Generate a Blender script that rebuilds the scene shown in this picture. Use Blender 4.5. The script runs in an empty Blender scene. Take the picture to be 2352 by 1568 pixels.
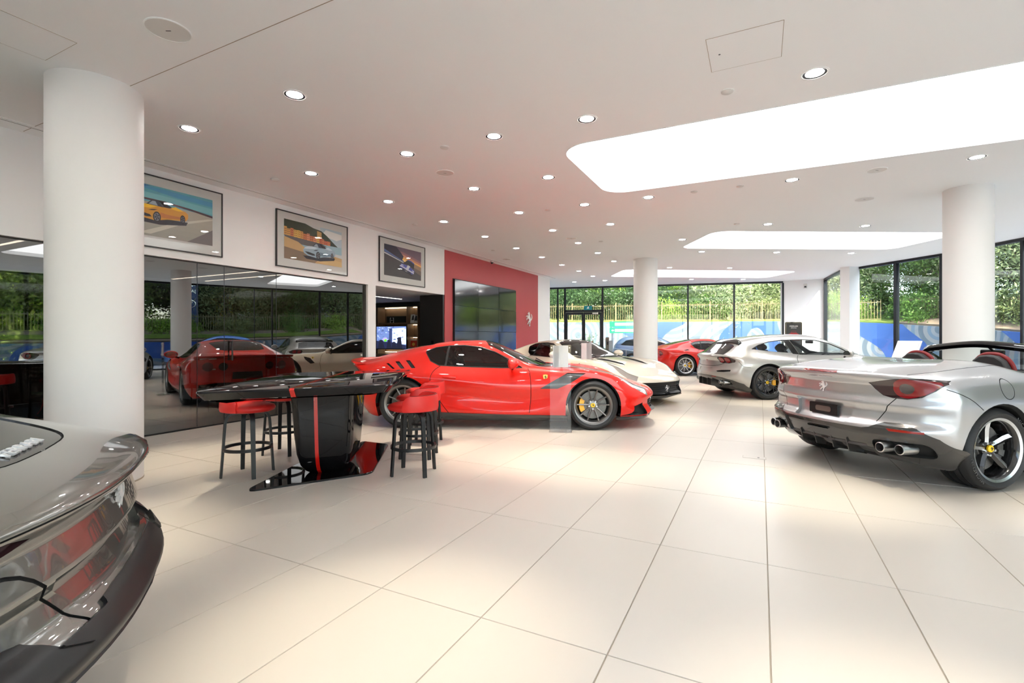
import bpy, bmesh, math, random
import numpy as np
from mathutils import Vector, Matrix
from mathutils.bvhtree import BVHTree
R = math.radians
PI = math.pi
random.seed(7)
rng = np.random.default_rng(7)
C = bpy.context.scene.collection
SC = bpy.context.scene

# ------------------------------------------------------------------ camera
cam_d = bpy.data.cameras.new('camera')
cam = bpy.data.objects.new('camera', cam_d)
C.objects.link(cam)
cam.location = (0, 0, 1.30)
cam.rotation_euler = (R(90), 0, R(26.8))
cam_d.sensor_width = 36.0
cam_d.lens = 36.0 * 1130.0 / 2352.0
cam_d.shift_y = -9.0 / 2352.0
cam_d.clip_start = 0.02
cam_d.clip_end = 400
SC.camera = cam
# ------------------------------------------------------------------ world, sun, exposure
w = bpy.data.worlds.new('world'); SC.world = w; w.use_nodes = True
nt = w.node_tree
bg = nt.nodes['Background']
sky = nt.nodes.new('ShaderNodeTexSky')
sky.sky_type = 'NISHITA'; sky.sun_disc = False
sky.sun_elevation = R(48); sky.sun_rotation = R(135); sky.air_density = 1.0; sky.dust_density = 2.0; sky.ozone_density = 1.0
nt.links.new(sky.outputs[0], bg.inputs[0])
bg.inputs[1].default_value = 0.40
sun_d = bpy.data.lights.new('sun', 'SUN')
sun_d.energy = 12.5; sun_d.angle = R(0.6); sun_d.color = (1.0, 0.95, 0.86)
sun = bpy.data.objects.new('sun', sun_d); C.objects.link(sun)
sun.rotation_euler = Vector((0.52, -0.52, 0.72)).to_track_quat('Z', 'Y').to_euler()
sun.location = (20, -10, 30)
SC.view_settings.view_transform = 'Standard'
SC.view_settings.look = 'None'
SC.view_settings.gamma = 1.0
SC.view_settings.use_curve_mapping = False
SC.view_settings.exposure = 1.16
SC.cycles.use_denoising = True
SC.cycles.max_bounces = 8
SC.cycles.diffuse_bounces = 6
SC.cycles.glossy_bounces = 4
SC.cycles.transmission_bounces = 8
SC.cycles.transparent_max_bounces = 14
SC.cycles.sample_clamp_indirect = 6.0
SC.cycles.caustics_reflective = False
SC.cycles.caustics_refractive = False
SC.cycles.blur_glossy = 0.5
SC.cycles.use_adaptive_sampling = True
SC.cycles.adaptive_threshold = 0.03
SC.cycles.use_light_tree = False

# ------------------------------------------------------------------ materials
M = {}
def srgb(r, g, b):
    f = lambda c: c / 12.92 if c <= 0.04045 else ((c + 0.055) / 1.055) ** 2.4
    return (f(r / 255), f(g / 255), f(b / 255))
def mat(name, col, rough=0.5, metal=0.0, coat=0.0, spec=0.5, emit=None, estr=0.0, trans=0.0, ior=1.45, sheen=0.0, noise=None, bump=None, coatrough=0.03):
    m = bpy.data.materials.new(name); m.use_nodes = True
    t = m.node_tree; p = t.nodes['Principled BSDF']
    p.inputs['Base Color'].default_value = (*col, 1)
    p.inputs['Roughness'].default_value = rough
    p.inputs['Metallic'].default_value = metal
    p.inputs['Coat Weight'].default_value = coat
    p.inputs['Coat Roughness'].default_value = coatrough
    p.inputs['Specular IOR Level'].default_value = spec
    p.inputs['Transmission Weight'].default_value = trans
    p.inputs['IOR'].default_value = ior
    if emit is not None:
        p.inputs['Emission Color'].default_value = (*emit, 1)
        p.inputs['Emission Strength'].default_value = estr
    if noise:      # (scale, amount, detail): value variation of the base colour
        tc = t.nodes.new('ShaderNodeTexCoord'); n = t.nodes.new('ShaderNodeTexNoise')
        n.inputs['Scale'].default_value = noise[0]; n.inputs['Detail'].default_value = noise[2] if len(noise) > 2 else 4
        mx = t.nodes.new('ShaderNodeMix'); mx.data_type = 'RGBA'
        a = noise[1]
        mx.inputs[6].default_value = (*[c * (1 - a) for c in col], 1); mx.inputs[7].default_value = (*[min(1, c * (1 + a)) for c in col], 1)
        t.links.new(tc.outputs['Object'], n.inputs['Vector']); t.links.new(n.outputs['Fac'], mx.inputs[0]); t.links.new(mx.outputs[2], p.inputs['Base Color'])
    if bump:       # (scale, strength)
        tc = t.nodes.new('ShaderNodeTexCoord'); n = t.nodes.new('ShaderNodeTexNoise'); b = t.nodes.new('ShaderNodeBump')
        n.inputs['Scale'].default_value = bump[0]; n.inputs['Detail'].default_value = 3
        b.inputs['Strength'].default_value = bump[1]; b.inputs['Distance'].default_value = 0.01
        t.links.new(tc.outputs['Object'], n.inputs['Vector']); t.links.new(n.outputs['Fac'], b.inputs['Height']); t.links.new(b.outputs[0], p.inputs['Normal'])
    M[name] = m
    return m
def emis(name, col, strength):
    m = bpy.data.materials.new(name); m.use_nodes = True; t = m.node_tree
    t.nodes.remove(t.nodes['Principled BSDF'])
    e = t.nodes.new('ShaderNodeEmission'); e.inputs[0].default_value = (*col, 1); e.inputs[1].default_value = strength
    t.links.new(e.outputs[0], t.nodes['Material Output'].inputs[0]); M[name] = m
    return m
def glass(name, tint=(1, 1, 1), refl=1.0, rough=0.0, base=0.0, ior=1.5):
    """thin pane: see-through tint plus a fresnel mirror; base = extra mirror share of a coated pane"""
    m = bpy.data.materials.new(name); m.use_nodes = True; t = m.node_tree
    t.nodes.remove(t.nodes['Principled BSDF'])
    tr = t.nodes.new('ShaderNodeBsdfTransparent'); tr.inputs[0].default_value = (*tint, 1)
    gl = t.nodes.new('ShaderNodeBsdfGlossy'); gl.inputs['Roughness'].default_value = rough; gl.inputs[0].default_value = (1, 1, 1, 1)
    geo = t.nodes.new('ShaderNodeNewGeometry'); dt = t.nodes.new('ShaderNodeVectorMath'); dt.operation = 'DOT_PRODUCT'
    def mth(op, a, b=None, c=None):
        n = t.nodes.new('ShaderNodeMath'); n.operation = op
        for k, v in enumerate((a, b, c)):
            if v is None: continue
            if isinstance(v, (int, float)): n.inputs[k].default_value = v
            else: t.links.new(v, n.inputs[k])
        return n.outputs[0]
    t.links.new(geo.outputs['Incoming'], dt.inputs[0]); t.links.new(geo.outputs['Normal'], dt.inputs[1])
    f5 = mth('POWER', mth('SUBTRACT', 1.0, mth('ABSOLUTE', dt.outputs['Value'])), 5.0)
    f = mth('MULTIPLY_ADD', f5, .96, .04); f = mth('MULTIPLY_ADD', f, refl, base); f = mth('MINIMUM', f, 1.0)
    mx = t.nodes.new('ShaderNodeMixShader')
    t.links.new(f, mx.inputs[0])
    t.links.new(tr.outputs[0], mx.inputs[1]); t.links.new(gl.outputs[0], mx.inputs[2])
    t.links.new(mx.outputs[0], t.nodes['Material Output'].inputs[0]); M[name] = m
    return m
def vcol(name, rough=0.4, emit=0.0, spec=0.5):
    """flat print: colour comes from the mesh's colour attribute 'ink'"""
    m = bpy.data.materials.new(name); m.use_nodes = True; t = m.node_tree; p = t.nodes['Principled BSDF']
    a = t.nodes.new('ShaderNodeVertexColor'); a.layer_name = 'ink'
    t.links.new(a.outputs[0], p.inputs['Base Color']); p.inputs['Roughness'].default_value = rough
    p.inputs['Specular IOR Level'].default_value = spec
    if emit:
        t.links.new(a.outputs[0], p.inputs['Emission Color']); p.inputs['Emission Strength'].default_value = emit
    M[name] = m
    return m
mat('white_paint', (0.915, 0.93, 0.93), 0.55, noise=(1.5, 0.015))
mat('ceiling_paint', (0.925, 0.94, 0.945), 0.75, noise=(0.8, 0.012))
mat('column_paint', (0.82, 0.82, 0.81), 0.6)
mat('red_wall', srgb(176, 74, 78), 0.45, noise=(2, 0.03))
mat('grout', (0.36, 0.31, 0.25), 0.8)
mat('tile', (0.58, 0.53, 0.465), 0.30, noise=(0.9, 0.03, 5), bump=(160, 0.015))
mat('dark_room', (0.10, 0.095, 0.09), 0.6)
mat('dark_floor', (0.09, 0.085, 0.08), 0.45)
mat('black_panel', (0.012, 0.012, 0.013), 0.35)
mat('black_metal', (0.010, 0.011, 0.013), 0.38)
mat('black_gloss', (0.004, 0.004, 0.005), 0.03)
mat('dark_screen', (0.02, 0.019, 0.018), 0.06, spec=0.35)
mat('black_plastic', (0.012, 0.012, 0.013), 0.36, spec=0.35)
mat('carbon', (0.028, 0.027, 0.026), 0.22, coat=0.7)
mat('rubber', (0.015, 0.015, 0.016), 0.55, bump=(90, 0.12))
mat('rubber_print', (0.05, 0.05, 0.052), 0.5)
mat('liner', (0.006, 0.006, 0.006), 0.9)
mat('chrome', (0.85, 0.85, 0.86), 0.08, 1.0)
mat('brushed', (0.62, 0.62, 0.62), 0.28, 1.0)
mat('rim_dark', (0.22, 0.215, 0.21), 0.30, 0.9)
mat('rim_silver', (0.62, 0.63, 0.64), 0.25, 0.9)
mat('rim_black', (0.012, 0.012, 0.013), 0.18, coat=0.6)
mat('disc', (0.17, 0.165, 0.16), 0.5, 0.6, noise=(90, 0.4))
mat('caliper', srgb(240, 176, 30), 0.35, coat=0.5)
mat('yellow', srgb(250, 205, 40), 0.35)
mat('shield_yellow', srgb(246, 220, 110), 0.35)
mat('red_paint', srgb(214, 24, 12), 0.36, coat=0.8, spec=0.25, metal=0.0)
mat('far_red_paint', srgb(200, 26, 16), 0.36, coat=0.8, spec=0.25)
mat('white_car_paint', srgb(224, 214, 196), 0.30, coat=1.0, metal=0.15)
mat('silver_paint', (0.46, 0.46, 0.47), 0.30, 0.72, coat=1.0)
mat('lusso_paint', (0.50, 0.49, 0.47), 0.30, 0.70, coat=1.0)
mat('grey_paint', (0.15, 0.15, 0.138), 0.24, 0.55, coat=1.0)
mat('red_leather', srgb(206, 40, 36), 0.42, bump=(220, 0.08))
mat('dark_red_leather', srgb(120, 22, 24), 0.5)
mat('grey_leather', (0.035, 0.033, 0.033), 0.55)
mat('lamp_red', srgb(122, 4, 14), 0.08, coat=1.0)
mat('lamp_dark', (0.03, 0.012, 0.014), 0.12, coat=1.0)
mat('lamp_clear', (0.42, 0.41, 0.40), 0.15, 0.6, coat=1.0)
mat('lamp_core', (0.10, 0.085, 0.085), 0.15, 0.4, coat=1.0)
mat('reflector', srgb(140, 26, 12), 0.2, coat=0.6)
mat('stripe_red', srgb(190, 22, 14), 0.12, coat=1.0)
mat('white_sheet', (0.92, 0.92, 0.92), 0.6)
mat('emblem_silver', (0.88, 0.88, 0.88), 0.3, 0.25)
mat('mat_board', srgb(205, 208, 205), 0.35, coat=0.25)
mat('frame_dark', (0.03, 0.028, 0.026), 0.35)
mat('frame_bronze', (0.02, 0.023, 0.028), 0.35, 0.4)
mat('wood_taupe', srgb(120, 100, 80), 0.5, noise=(6, 0.08))
mat('display_black', (0.006, 0.007, 0.008), 0.10, spec=0.9, coat=0.6, coatrough=0.05)
mat('lectern_metal', (0.70, 0.69, 0.67), 0.35, 0.3)
mat('switch_white', (0.70, 0.69, 0.67), 0.5)
mat('pale_concrete', (0.58, 0.575, 0.565), 0.9, noise=(3, 0.15))  # outdoor ground, lightened so the sun bounces off it onto the ceiling
mat('paving', (0.42, 0.40, 0.37), 0.85, noise=(2, 0.1))
mat('sand', srgb(132, 112, 90), 0.9, noise=(3, 0.12))
mat('grass', srgb(112, 130, 50), 0.9, noise=(8, 0.35))
mat('fence_steel', srgb(118, 105, 68), 0.6)
mat('concrete', (0.17, 0.168, 0.165), 0.85, noise=(1.2, 0.12))
mat('shade_glass', (0.04, 0.05, 0.06), 0.15)
mat('building_white', (0.40, 0.40, 0.39), 0.7)
mat('bark', srgb(112, 98, 84), 0.9, noise=(14, 0.3))
mat('blue_panel', srgb(44, 66, 104), 0.3)
mat('sign_green', srgb(20, 120, 84), 0.4)
mat('sign_teal', srgb(20, 130, 140), 0.4)
mat('sign_blue', srgb(26, 72, 150), 0.4)
mat('sign_red', srgb(206, 30, 34), 0.4)
mat('sign_yellow', srgb(245, 225, 20), 0.45)
mat('outside_car_paint', srgb(60, 76, 96), 0.3, 0.4, coat=1.0)
mat('outside_blue_paint', srgb(96, 134, 190), 0.3, 0.5, coat=1.0)
for nm, c in (('leaf_mid', (98, 130, 54)), ('leaf_dark', (62, 88, 44)), ('leaf_pale', (156, 168, 118)), ('leaf_lime', (138, 168, 62)), ('leaf_olive', (122, 132, 78))):
    m = mat(nm, srgb(*c), 0.6, noise=(1.2, 0.35))
    p = m.node_tree.nodes['Principled BSDF']; p.inputs['Subsurface Weight'].default_value = 0.0
    t = m.node_tree; tl = t.nodes.new('ShaderNodeBsdfTranslucent'); tl.inputs[0].default_value = (*[min(1, x * 1.3) for x in srgb(*c)], 1)
    ms = t.nodes.new('ShaderNodeMixShader'); ms.inputs[0].default_value = 0.35
    t.links.new(p.outputs[0], ms.inputs[1]); t.links.new(tl.outputs[0], ms.inputs[2]); t.links.new(ms.outputs[0], t.nodes['Material Output'].inputs[0])
glass('window_glass', (0.95, 0.98, 0.97), 0.55)
glass('office_glass', (0.36, 0.345, 0.32), 1.0, base=0.16)
glass('car_glass', (0.16, 0.17, 0.17), 1.0, base=0.02)
glass('car_glass_clear', (0.80, 0.84, 0.83), 0.9, base=0.01)
glass('acrylic', (0.985, 0.985, 0.985), 0.8, base=0.0)
vcol('print', 0.35); vcol('print_matte', 0.7); vcol('screen', 0.3, emit=1.0)
emis('well_light', (0.98, 0.995, 1.0), 2.0)
emis('lamp_glow', (1.0, 0.975, 0.94), 54.0)
emis('strip_glow', (1.0, 0.93, 0.84), 5.0)
emis('shelf_glow', (1.0, 0.80, 0.55), 6.0)

# ------------------------------------------------------------------ mesh helpers
class MB:
    """collects shapes into one mesh"""
    def __init__(s): s.v = []; s.f = []; s.mi = []; s.mats = []
    def add(s, vs, fs, mi=0):
        o = len(s.v); s.v += [tuple(v) for v in vs]; s.f += [tuple(i + o for i in f) for f in fs]; s.mi += [mi] * len(fs); return s
    def box(s, x0, x1, y0, y1, z0, z1, mi=0):
        return s.add([(x0, y0, z0), (x1, y0, z0), (x1, y1, z0), (x0, y1, z0), (x0, y0, z1), (x1, y0, z1), (x1, y1, z1), (x0, y1, z1)],
                     [(3, 2, 1, 0), (4, 5, 6, 7), (0, 1, 5, 4), (1, 2, 6, 5), (2, 3, 7, 6), (3, 0, 4, 7)], mi)
    def prism(s, poly, z0, z1, mi=0, fn=None):
        """polygon (a,b) extruded from z0 to z1; fn maps (a,b,z) to xyz"""
        fn = fn or (lambda a, b, z: (a, b, z)); n = len(poly)
        if sum(poly[i][0] * poly[(i + 1) % n][1] - poly[(i + 1) % n][0] * poly[i][1] for i in range(n)) < 0: poly = poly[::-1]
        return s.add([fn(a, b, z0) for a, b in poly] + [fn(a, b, z1) for a, b in poly],
                     [tuple(range(n))[::-1], tuple(range(n, 2 * n))] + [(i, (i + 1) % n, n + (i + 1) % n, n + i) for i in range(n)], mi)
    def tube(s, pts, r, n=8, mi=0, cap=True, closed=False):
        pts = [Vector(p) for p in pts]; m = len(pts); rs = r if isinstance(r, (list, tuple)) else [r] * m
        up = Vector((0, 0, 1)); vs = []; prev = None
        for i, p in enumerate(pts):
            if closed: d = pts[(i + 1) % m] - pts[i - 1]
            else: d = pts[min(i + 1, m - 1)] - pts[max(i - 1, 0)]
            d.normalize()
            a = (prev - d * prev.dot(d)) if prev is not None else d.cross(up if abs(d.z) < 0.95 else Vector((1, 0, 0)))
            a.normalize(); prev = a; b = d.cross(a)
            vs += [p + (a * math.cos(2 * PI * k / n) + b * math.sin(2 * PI * k / n)) * rs[i] for k in range(n)]
        fs = []
        for i in range(m if closed else m - 1):
            j = (i + 1) % m
            fs += [(i * n + k, i * n + (k + 1) % n, j * n + (k + 1) % n, j * n + k) for k in range(n)]
        if cap and not closed: fs += [tuple(range(n))[::-1], tuple(range((m - 1) * n, m * n))]
        return s.add(vs, fs, mi)
    def lathe(s, prof, n=32, mi=0, axis='z', a0=0.0, a1=2 * PI, o=(0, 0, 0)):
        """profile (r, h) turned about an axis"""
        full = abs(a1 - a0 - 2 * PI) < 1e-6; k = n if full else n + 1; vs = []; m = len(prof)
        for i in range(k):
            a = a0 + (a1 - a0) * i / n
            for r, h in prof:
                c, d = r * math.cos(a), r * math.sin(a)
                vs.append((c + o[0], d + o[1], h + o[2]) if axis == 'z' else (c + o[0], h + o[1], d + o[2]) if axis == 'y' else (h + o[0], c + o[1], d + o[2]))
        fs = []
        for i in range(n):
            j = (i + 1) % k
            for q in range(m - 1):
                f = (i * m + q, j * m + q, j * m + q + 1, i * m + q + 1)
                fs.append(f if axis != 'y' else f[::-1])
        return s.add(vs, fs, mi)
    def grid(s, fn, nu, nv, mi=0):
        vs = [fn(u / nu, v / nv) for u in range(nu + 1) for v in range(nv + 1)]
        return s.add(vs, [(u * (nv + 1) + v, (u + 1) * (nv + 1) + v, (u + 1) * (nv + 1) + v + 1, u * (nv + 1) + v + 1) for u in range(nu) for v in range(nv)], mi)
    def mesh(s, name, mats):
        me = bpy.data.meshes.new(name); me.from_pydata(s.v, [], s.f)
        for m in (mats if isinstance(mats, (list, tuple)) else [mats]): me.materials.append(M[m] if isinstance(m, str) else m)
        if any(s.mi): me.polygons.foreach_set('material_index', s.mi)
        return me
    def build(s, name, mats, parent=None, smooth=None, loc=None, bevel=0, rot=None, fix=True, seg=2):
        me = s.mesh(name, mats)
        if fix or smooth:
            bm = bmesh.new(); bm.from_mesh(me)
            if fix: bmesh.ops.recalc_face_normals(bm, faces=bm.faces)
            bm.to_mesh(me); bm.free()
        o = bpy.data.objects.new(name, me); C.objects.link(o); o.parent = parent
        if loc is not None: o.location = loc
        if rot is not None: o.rotation_euler = rot
        if bevel:
            b = o.modifiers.new('bevel', 'BEVEL'); b.width = bevel; b.segments = seg; b.limit_method = 'ANGLE'; b.angle_limit = R(35); b.harden_normals = False
        if smooth: shade(me, smooth)
        elif bevel: shade(me, 35)
        return o
def shade(me, ang=40):
    me.polygons.foreach_set('use_smooth', [True] * len(me.polygons))
    if ang < 180: me.set_sharp_from_angle(angle=R(ang))
def thing(name, label, cat, loc=(0, 0, 0), rz=0.0, group=None):
    o = bpy.data.objects.new(name, None); C.objects.link(o); o.empty_display_size = 0.1
    o.location = loc; o.rotation_euler = (0, 0, rz); tag(o, label, cat, group); return o
def tag(o, label=None, cat=None, group=None, kind=None):
    if label: o['label'] = label
    if cat: o['category'] = cat
    if group: o['group'] = group
    if kind: o['kind'] = kind
    return o
def struct(o, label=None, cat=None): return tag(o, label, cat, None, 'structure')
def sub(name, parent):
    o = bpy.data.objects.new(name, None); C.objects.link(o); o.parent = parent; o.empty_display_size = 0.05; return o
def copy_tree(o, parent=None):
    c = o.copy(); C.objects.link(c); c.parent = parent
    for ch in list(o.children): copy_tree(ch, c)
    return c
def spot(name, loc, energy, size=60, blend=0.6, col=(1.0, 0.86, 0.66), radius=0.05, parent=None):
    d = bpy.data.lights.new(name, 'SPOT'); d.energy = energy; d.spot_size = R(size); d.spot_blend = blend; d.color = col; d.shadow_soft_size = radius
    o = bpy.data.objects.new(name, d); C.objects.link(o); o.location = loc; o.parent = parent; return o
def text(name, body, size, mtl, parent=None, loc=(0, 0, 0), rot=(0, 0, 0), ext=0.002, align='CENTER', shear=0.0, sx=1.0, offset=0.0, spacing=1.0):
    c = bpy.data.curves.new(name, 'FONT'); c.body = body; c.size = size; c.extrude = ext; c.align_x = align; c.align_y = 'CENTER'; c.shear = shear; c.offset = offset; c.space_character = spacing
    c.materials.append(M[mtl]); c.resolution_u = 3
    o = bpy.data.objects.new(name, c); me = bpy.data.meshes.new_from_object(o); bpy.data.objects.remove(o)
    o = bpy.data.objects.new(name, me); C.objects.link(o); o.parent = parent; o.location = loc; o.rotation_euler = rot; o.scale = (sx, 1, 1); return o
def catmull(pts, n=6, closed=False):
    pts = [np.array(p, float) for p in pts]; m = len(pts); out = []
    for i in range(m if closed else m - 1):
        p1, p2 = pts[i], pts[(i + 1) % m]
        p0 = pts[i - 1] if (i > 0 or closed) else 2 * p1 - p2
        p3 = pts[(i + 2) % m] if (i + 2 < m or closed) else 2 * p2 - p1
        for k in range(n):
            t = k / n
            out.append(tuple(0.5 * ((2 * p1) + (-p0 + p2) * t + (2 * p0 - 5 * p1 + 4 * p2 - p3) * t * t + (-p0 + 3 * p1 - 3 * p2 + p3) * t ** 3)))
    if not closed: out.append(tuple(pts[-1]))
    return out
def rrect(x0, x1, y0, y1, r, n=6):
    out = []
    for cx, cy, a in ((x1 - r, y1 - r, 0), (x0 + r, y1 - r, 90), (x0 + r, y0 + r, 180), (x1 - r, y0 + r, 270)):
        out += [(cx + r * math.cos(R(a + 90 * k / n)), cy + r * math.sin(R(a + 90 * k / n))) for k in range(n + 1)]
    return out
def print_mesh(name, parent, polys, fn, mtl='print', step=None):
    """flat print: a stack of coloured outlines (colour, [(u,v)...]) laid on a board by fn(u, v, height)"""
    vs, fs, cols = [], [], []; step = step or min(.0004, .005 / len(polys))
    for i, (c, poly) in enumerate(polys):
        o = len(vs); vs += [fn(u, v, step * (i + 1)) for u, v in poly]; fs.append(tuple(range(o, o + len(poly)))); cols.append(c)
    me = bpy.data.meshes.new(name); me.from_pydata(vs, [], fs)
    at = me.color_attributes.new('ink', 'FLOAT_COLOR', 'CORNER')
    data = []
    for p, c in zip(me.polygons, cols):
        l = srgb(*c)
        for _ in p.loop_indices: data += [*l, 1.0]
    at.data.foreach_set('color', data)
    me.materials.append(M[mtl]); o = bpy.data.objects.new(name, me); C.objects.link(o); o.parent = parent
    return o
HORSE = [(.50,1.0),(.44,.96),(.33,.885),(.295,.845),(.345,.815),(.43,.84),(.40,.75),(.36,.69),(.24,.745),(.12,.725),(.05,.645),(.10,.62),(.16,.665),(.25,.67),(.33,.61),(.22,.585),(.135,.505),(.155,.415),(.215,.43),(.20,.49),(.28,.535),(.38,.54),(.47,.485),(.52,.44),(.44,.37),(.355,.305),(.335,.225),(.235,.165),(.255,.115),(.365,.15),(.405,.22),(.465,.285),(.565,.335),(.60,.265),(.56,.185),(.575,.085),(.50,.025),(.52,0),(.645,.015),(.645,.10),(.635,.18),(.705,.28),(.745,.385),(.845,.42),(.935,.50),(.985,.62),(.955,.76),(.865,.865),(.825,.835),(.885,.74),(.90,.63),(.86,.545),(.78,.505),(.725,.54),(.685,.64),(.625,.72),(.605,.82),(.585,.90),(.545,.96)]
def horse(name, parent, h, fn, mtl, t=0.004):
    """rampant horse outline of height h; fn(u, v, depth) to xyz"""
    mb = MB(); mb.prism([((u - .45) * h, (v - .5) * h) for u, v in HORSE], 0, t, fn=fn)
    return mb.build(name, mtl, parent)
# ================================================================== THE SETTING
CZ = 3.54
WX = -7.2
ROOM = [(-7.2, -4.0), (-7.2, 17.47), (-9.4, 17.47), (-9.4, 20.35), (0.79, 22.35), (2.2, 22.1), (2.72, 19.16), (4.35, 16.9), (5.28, 15.05), (6.6, 12.0), (7.8, 8.5), (8.6, 5.0), (9.0, 1.0), (9.0, -4.0)]
from mathutils.geometry import tessellate_polygon
def poly_plate(name, outer, holes, z0, z1, mtl, parent=None):
    loops = [[Vector((x, y, 0)) for x, y in outer]] + [[Vector((x, y, 0)) for x, y in h] for h in holes]
    flat = [p for l in loops for p in l]; tris = tessellate_polygon(loops); n = len(flat)
    mb = MB(); mb.v = [(p.x, p.y, z0) for p in flat] + [(p.x, p.y, z1) for p in flat]
    mb.f = [tuple(t) for t in tris] + [tuple(i + n for i in t) for t in tris]; o = 0
    for l in loops:
        k = len(l); mb.f += [(o + i, o + (i + 1) % k, n + o + (i + 1) % k, n + o + i) for i in range(k)]; o += k
    mb.mi = [0] * len(mb.f)
    return mb.build(name, mtl, parent)
def clip_poly(poly, clip):
    out = poly; n = len(clip)
    ar = sum(clip[i][0] * clip[(i + 1) % n][1] - clip[(i + 1) % n][0] * clip[i][1] for i in range(n)); s = 1 if ar > 0 else -1
    for i in range(n):
        (ax, ay), (bx, by) = clip[i], clip[(i + 1) % n]; res = []
        f = lambda p: s * ((bx - ax) * (p[1] - ay) - (by - ay) * (p[0] - ax))
        for j in range(len(out)):
            p, q = out[j], out[(j + 1) % len(out)]; fp, fq = f(p), f(q)
            if fp >= 0: res.append(p)
            if (fp > 0 > fq) or (fp < 0 < fq):
                t = fp / (fp - fq); res.append((p[0] + (q[0] - p[0]) * t, p[1] + (q[1] - p[1]) * t))
        out = res
        if not out: return []
    return out
# ---- floor: screed slab, then 600 x 1200 tiles each of its own, joints recessed
HULL = [(-7.2, -4.0), (-7.2, 17.47), (-9.4, 17.47), (-9.4, 20.35), (0.79, 22.35), (2.2, 22.1), (5.28, 15.05), (7.8, 8.5), (9.0, 1.0), (9.0, -4.0)]
CONV = [(-9.4, -4.0), (-9.4, 20.35), (0.79, 22.35), (2.2, 22.1), (5.28, 15.05), (7.8, 8.5), (9.0, 1.0), (9.0, -4.0)]
fl = MB(); fl.prism(HULL, -0.12, -0.004)
floor = struct(fl.build('floor', 'grout'), 'pale cream large-format tiled showroom floor', 'floor')
TX, TY, GX, GY = 0.5975, 1.2, 0.036, 1.975
tm = MB(); hx, hy, ch = TX / 2 - 0.0022, TY / 2 - 0.0022, 0.0015
tm.add([(-hx, -hy, -0.006), (hx, -hy, -0.006), (hx, hy, -0.006), (-hx, hy, -0.006), (-hx + ch, -hy + ch, 0), (hx - ch, -hy + ch, 0), (hx - ch, hy - ch, 0), (-hx + ch, hy - ch, 0)],
       [(4, 5, 6, 7), (0, 1, 5, 4), (1, 2, 6, 5), (2, 3, 7, 6), (3, 0, 4, 7)])
tile_me = tm.mesh('floor_tile', 'tile')
ca, sa = math.cos(R(26.8)), math.sin(R(26.8))
near, far = [], MB()
for i in range(-16, 16):
    for j in range(-6, 18):
        x0, x1, y0, y1 = GX + TX * i, GX + TX * (i + 1), GY + TY * j, GY + TY * (j + 1)
        q = [(x0, y0), (x1, y0), (x1, y1), (x0, y1)]
        if y0 < 17.47 and x1 <= -7.2: continue
        c = clip_poly(q, CONV)
        if not c: continue
        if y0 < 17.4: c = clip_poly(c, [(-7.2, -9), (20, -9), (20, 40), (-7.2, 40)])
        if not c: continue
        whole = len(c) == 4 and all(abs(c[k][0] - a) < 1e-6 and abs(c[k][1] - b) < 1e-6 for k, (a, b) in enumerate(q))
        cx, cy = (x0 + x1) / 2, (y0 + y1) / 2; d = -cx * sa + cy * ca; lat = cx * ca + cy * sa
        vis = d > 0.5 and abs(lat) < d * 1.12 + 0.6
        if whole and vis and not (cx > 2.5 and cy > 17): near.append((d, cx, cy))
        elif d > -3: far.prism([(cx + (a - cx) * 0.9965, cy + (b - cy) * 0.9982) for a, b in c], -0.006, 0)
near.sort()
for k, (d, cx, cy) in enumerate(near):
    if k < 300:
        o = bpy.data.objects.new('floor_tile', tile_me); C.objects.link(o); o.parent = floor; o.location = (cx, cy, 0)
    else:
        far.box(cx - hx, cx + hx, cy - hy, cy + hy, -0.006, 0)
ft = far.build('floor_tile_field', 'tile', floor); tag(ft, kind='stuff')
# ---- ceiling with three luminous wells
def placed(poly, o, u):
    v = (-u[1], u[0]); return [(o[0] + a * u[0] + b * v[0], o[1] + a * u[1] + b * v[1]) for a, b in poly]
W1 = rrect(-2.15, 3.4, 5.42, 7.56, 0.36, 8)
W2 = placed(rrect(0, 5.45, 0, 2.05, 0.34, 8), (-0.86, 11.14), (0.880, 0.475))
W3 = placed(rrect(0, 6.0, 0, 1.95, 0.34, 8), (-4.0, 16.1), (0.862, 0.507))
ceil_outer = ROOM
ceiling = struct(poly_plate('ceiling', ceil_outer, [W1, W2, W3], CZ, CZ + 0.25, 'ceiling_paint'), 'smooth pale ceiling with luminous wells and downlights', 'ceiling')
for nme, W, lab in (('a', W1, 'large near'), ('b', W2, 'middle slanted'), ('c', W3, 'far')):
    t = thing('light_well', {'a': 'large glowing white ceiling light well nearest the camera', 'b': 'glowing white ceiling light well slanting in front of the right column', 'c': 'farthest glowing white ceiling light well near the back windows'}[nme], 'ceiling light', (0, 0, 0), group='luminous ceiling wells')
    mb = MB(); n = len(W)
    mb.add([(x, y, CZ + 0.09) for x, y in W], [tuple(range(n))]); mb.build('diffuser', 'well_light', t, fix=False)
    for p in t.children[-1].data.polygons: pass
    rm = MB(); cx = sum(p[0] for p in W) / n; cy = sum(p[1] for p in W) / n
    inn = []
    for i in range(n):
        a, b, c = Vector(W[i - 1]), Vector(W[i]), Vector(W[(i + 1) % n]); dd = (c - a).normalized(); inn.append((b.x - dd.y * 0.012, b.y + dd.x * 0.012))
    rm.add([(x, y, CZ - 0.004) for x, y in W] + [(x, y, CZ - 0.004) for x, y in inn] + [(x, y, CZ + 0.09) for x, y in W] + [(x, y, CZ + 0.09) for x, y in inn],
           [(i, (i + 1) % n, n + (i + 1) % n, n + i) for i in range(n)] + [(i, (i + 1) % n, 2 * n + (i + 1) % n, 2 * n + i) for i in range(n)] + [(n + i, n + (i + 1) % n, 3 * n + (i + 1) % n, 3 * n + i) for i in range(n)])
    rm.build('edge_trim', 'white_paint', t)
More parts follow.
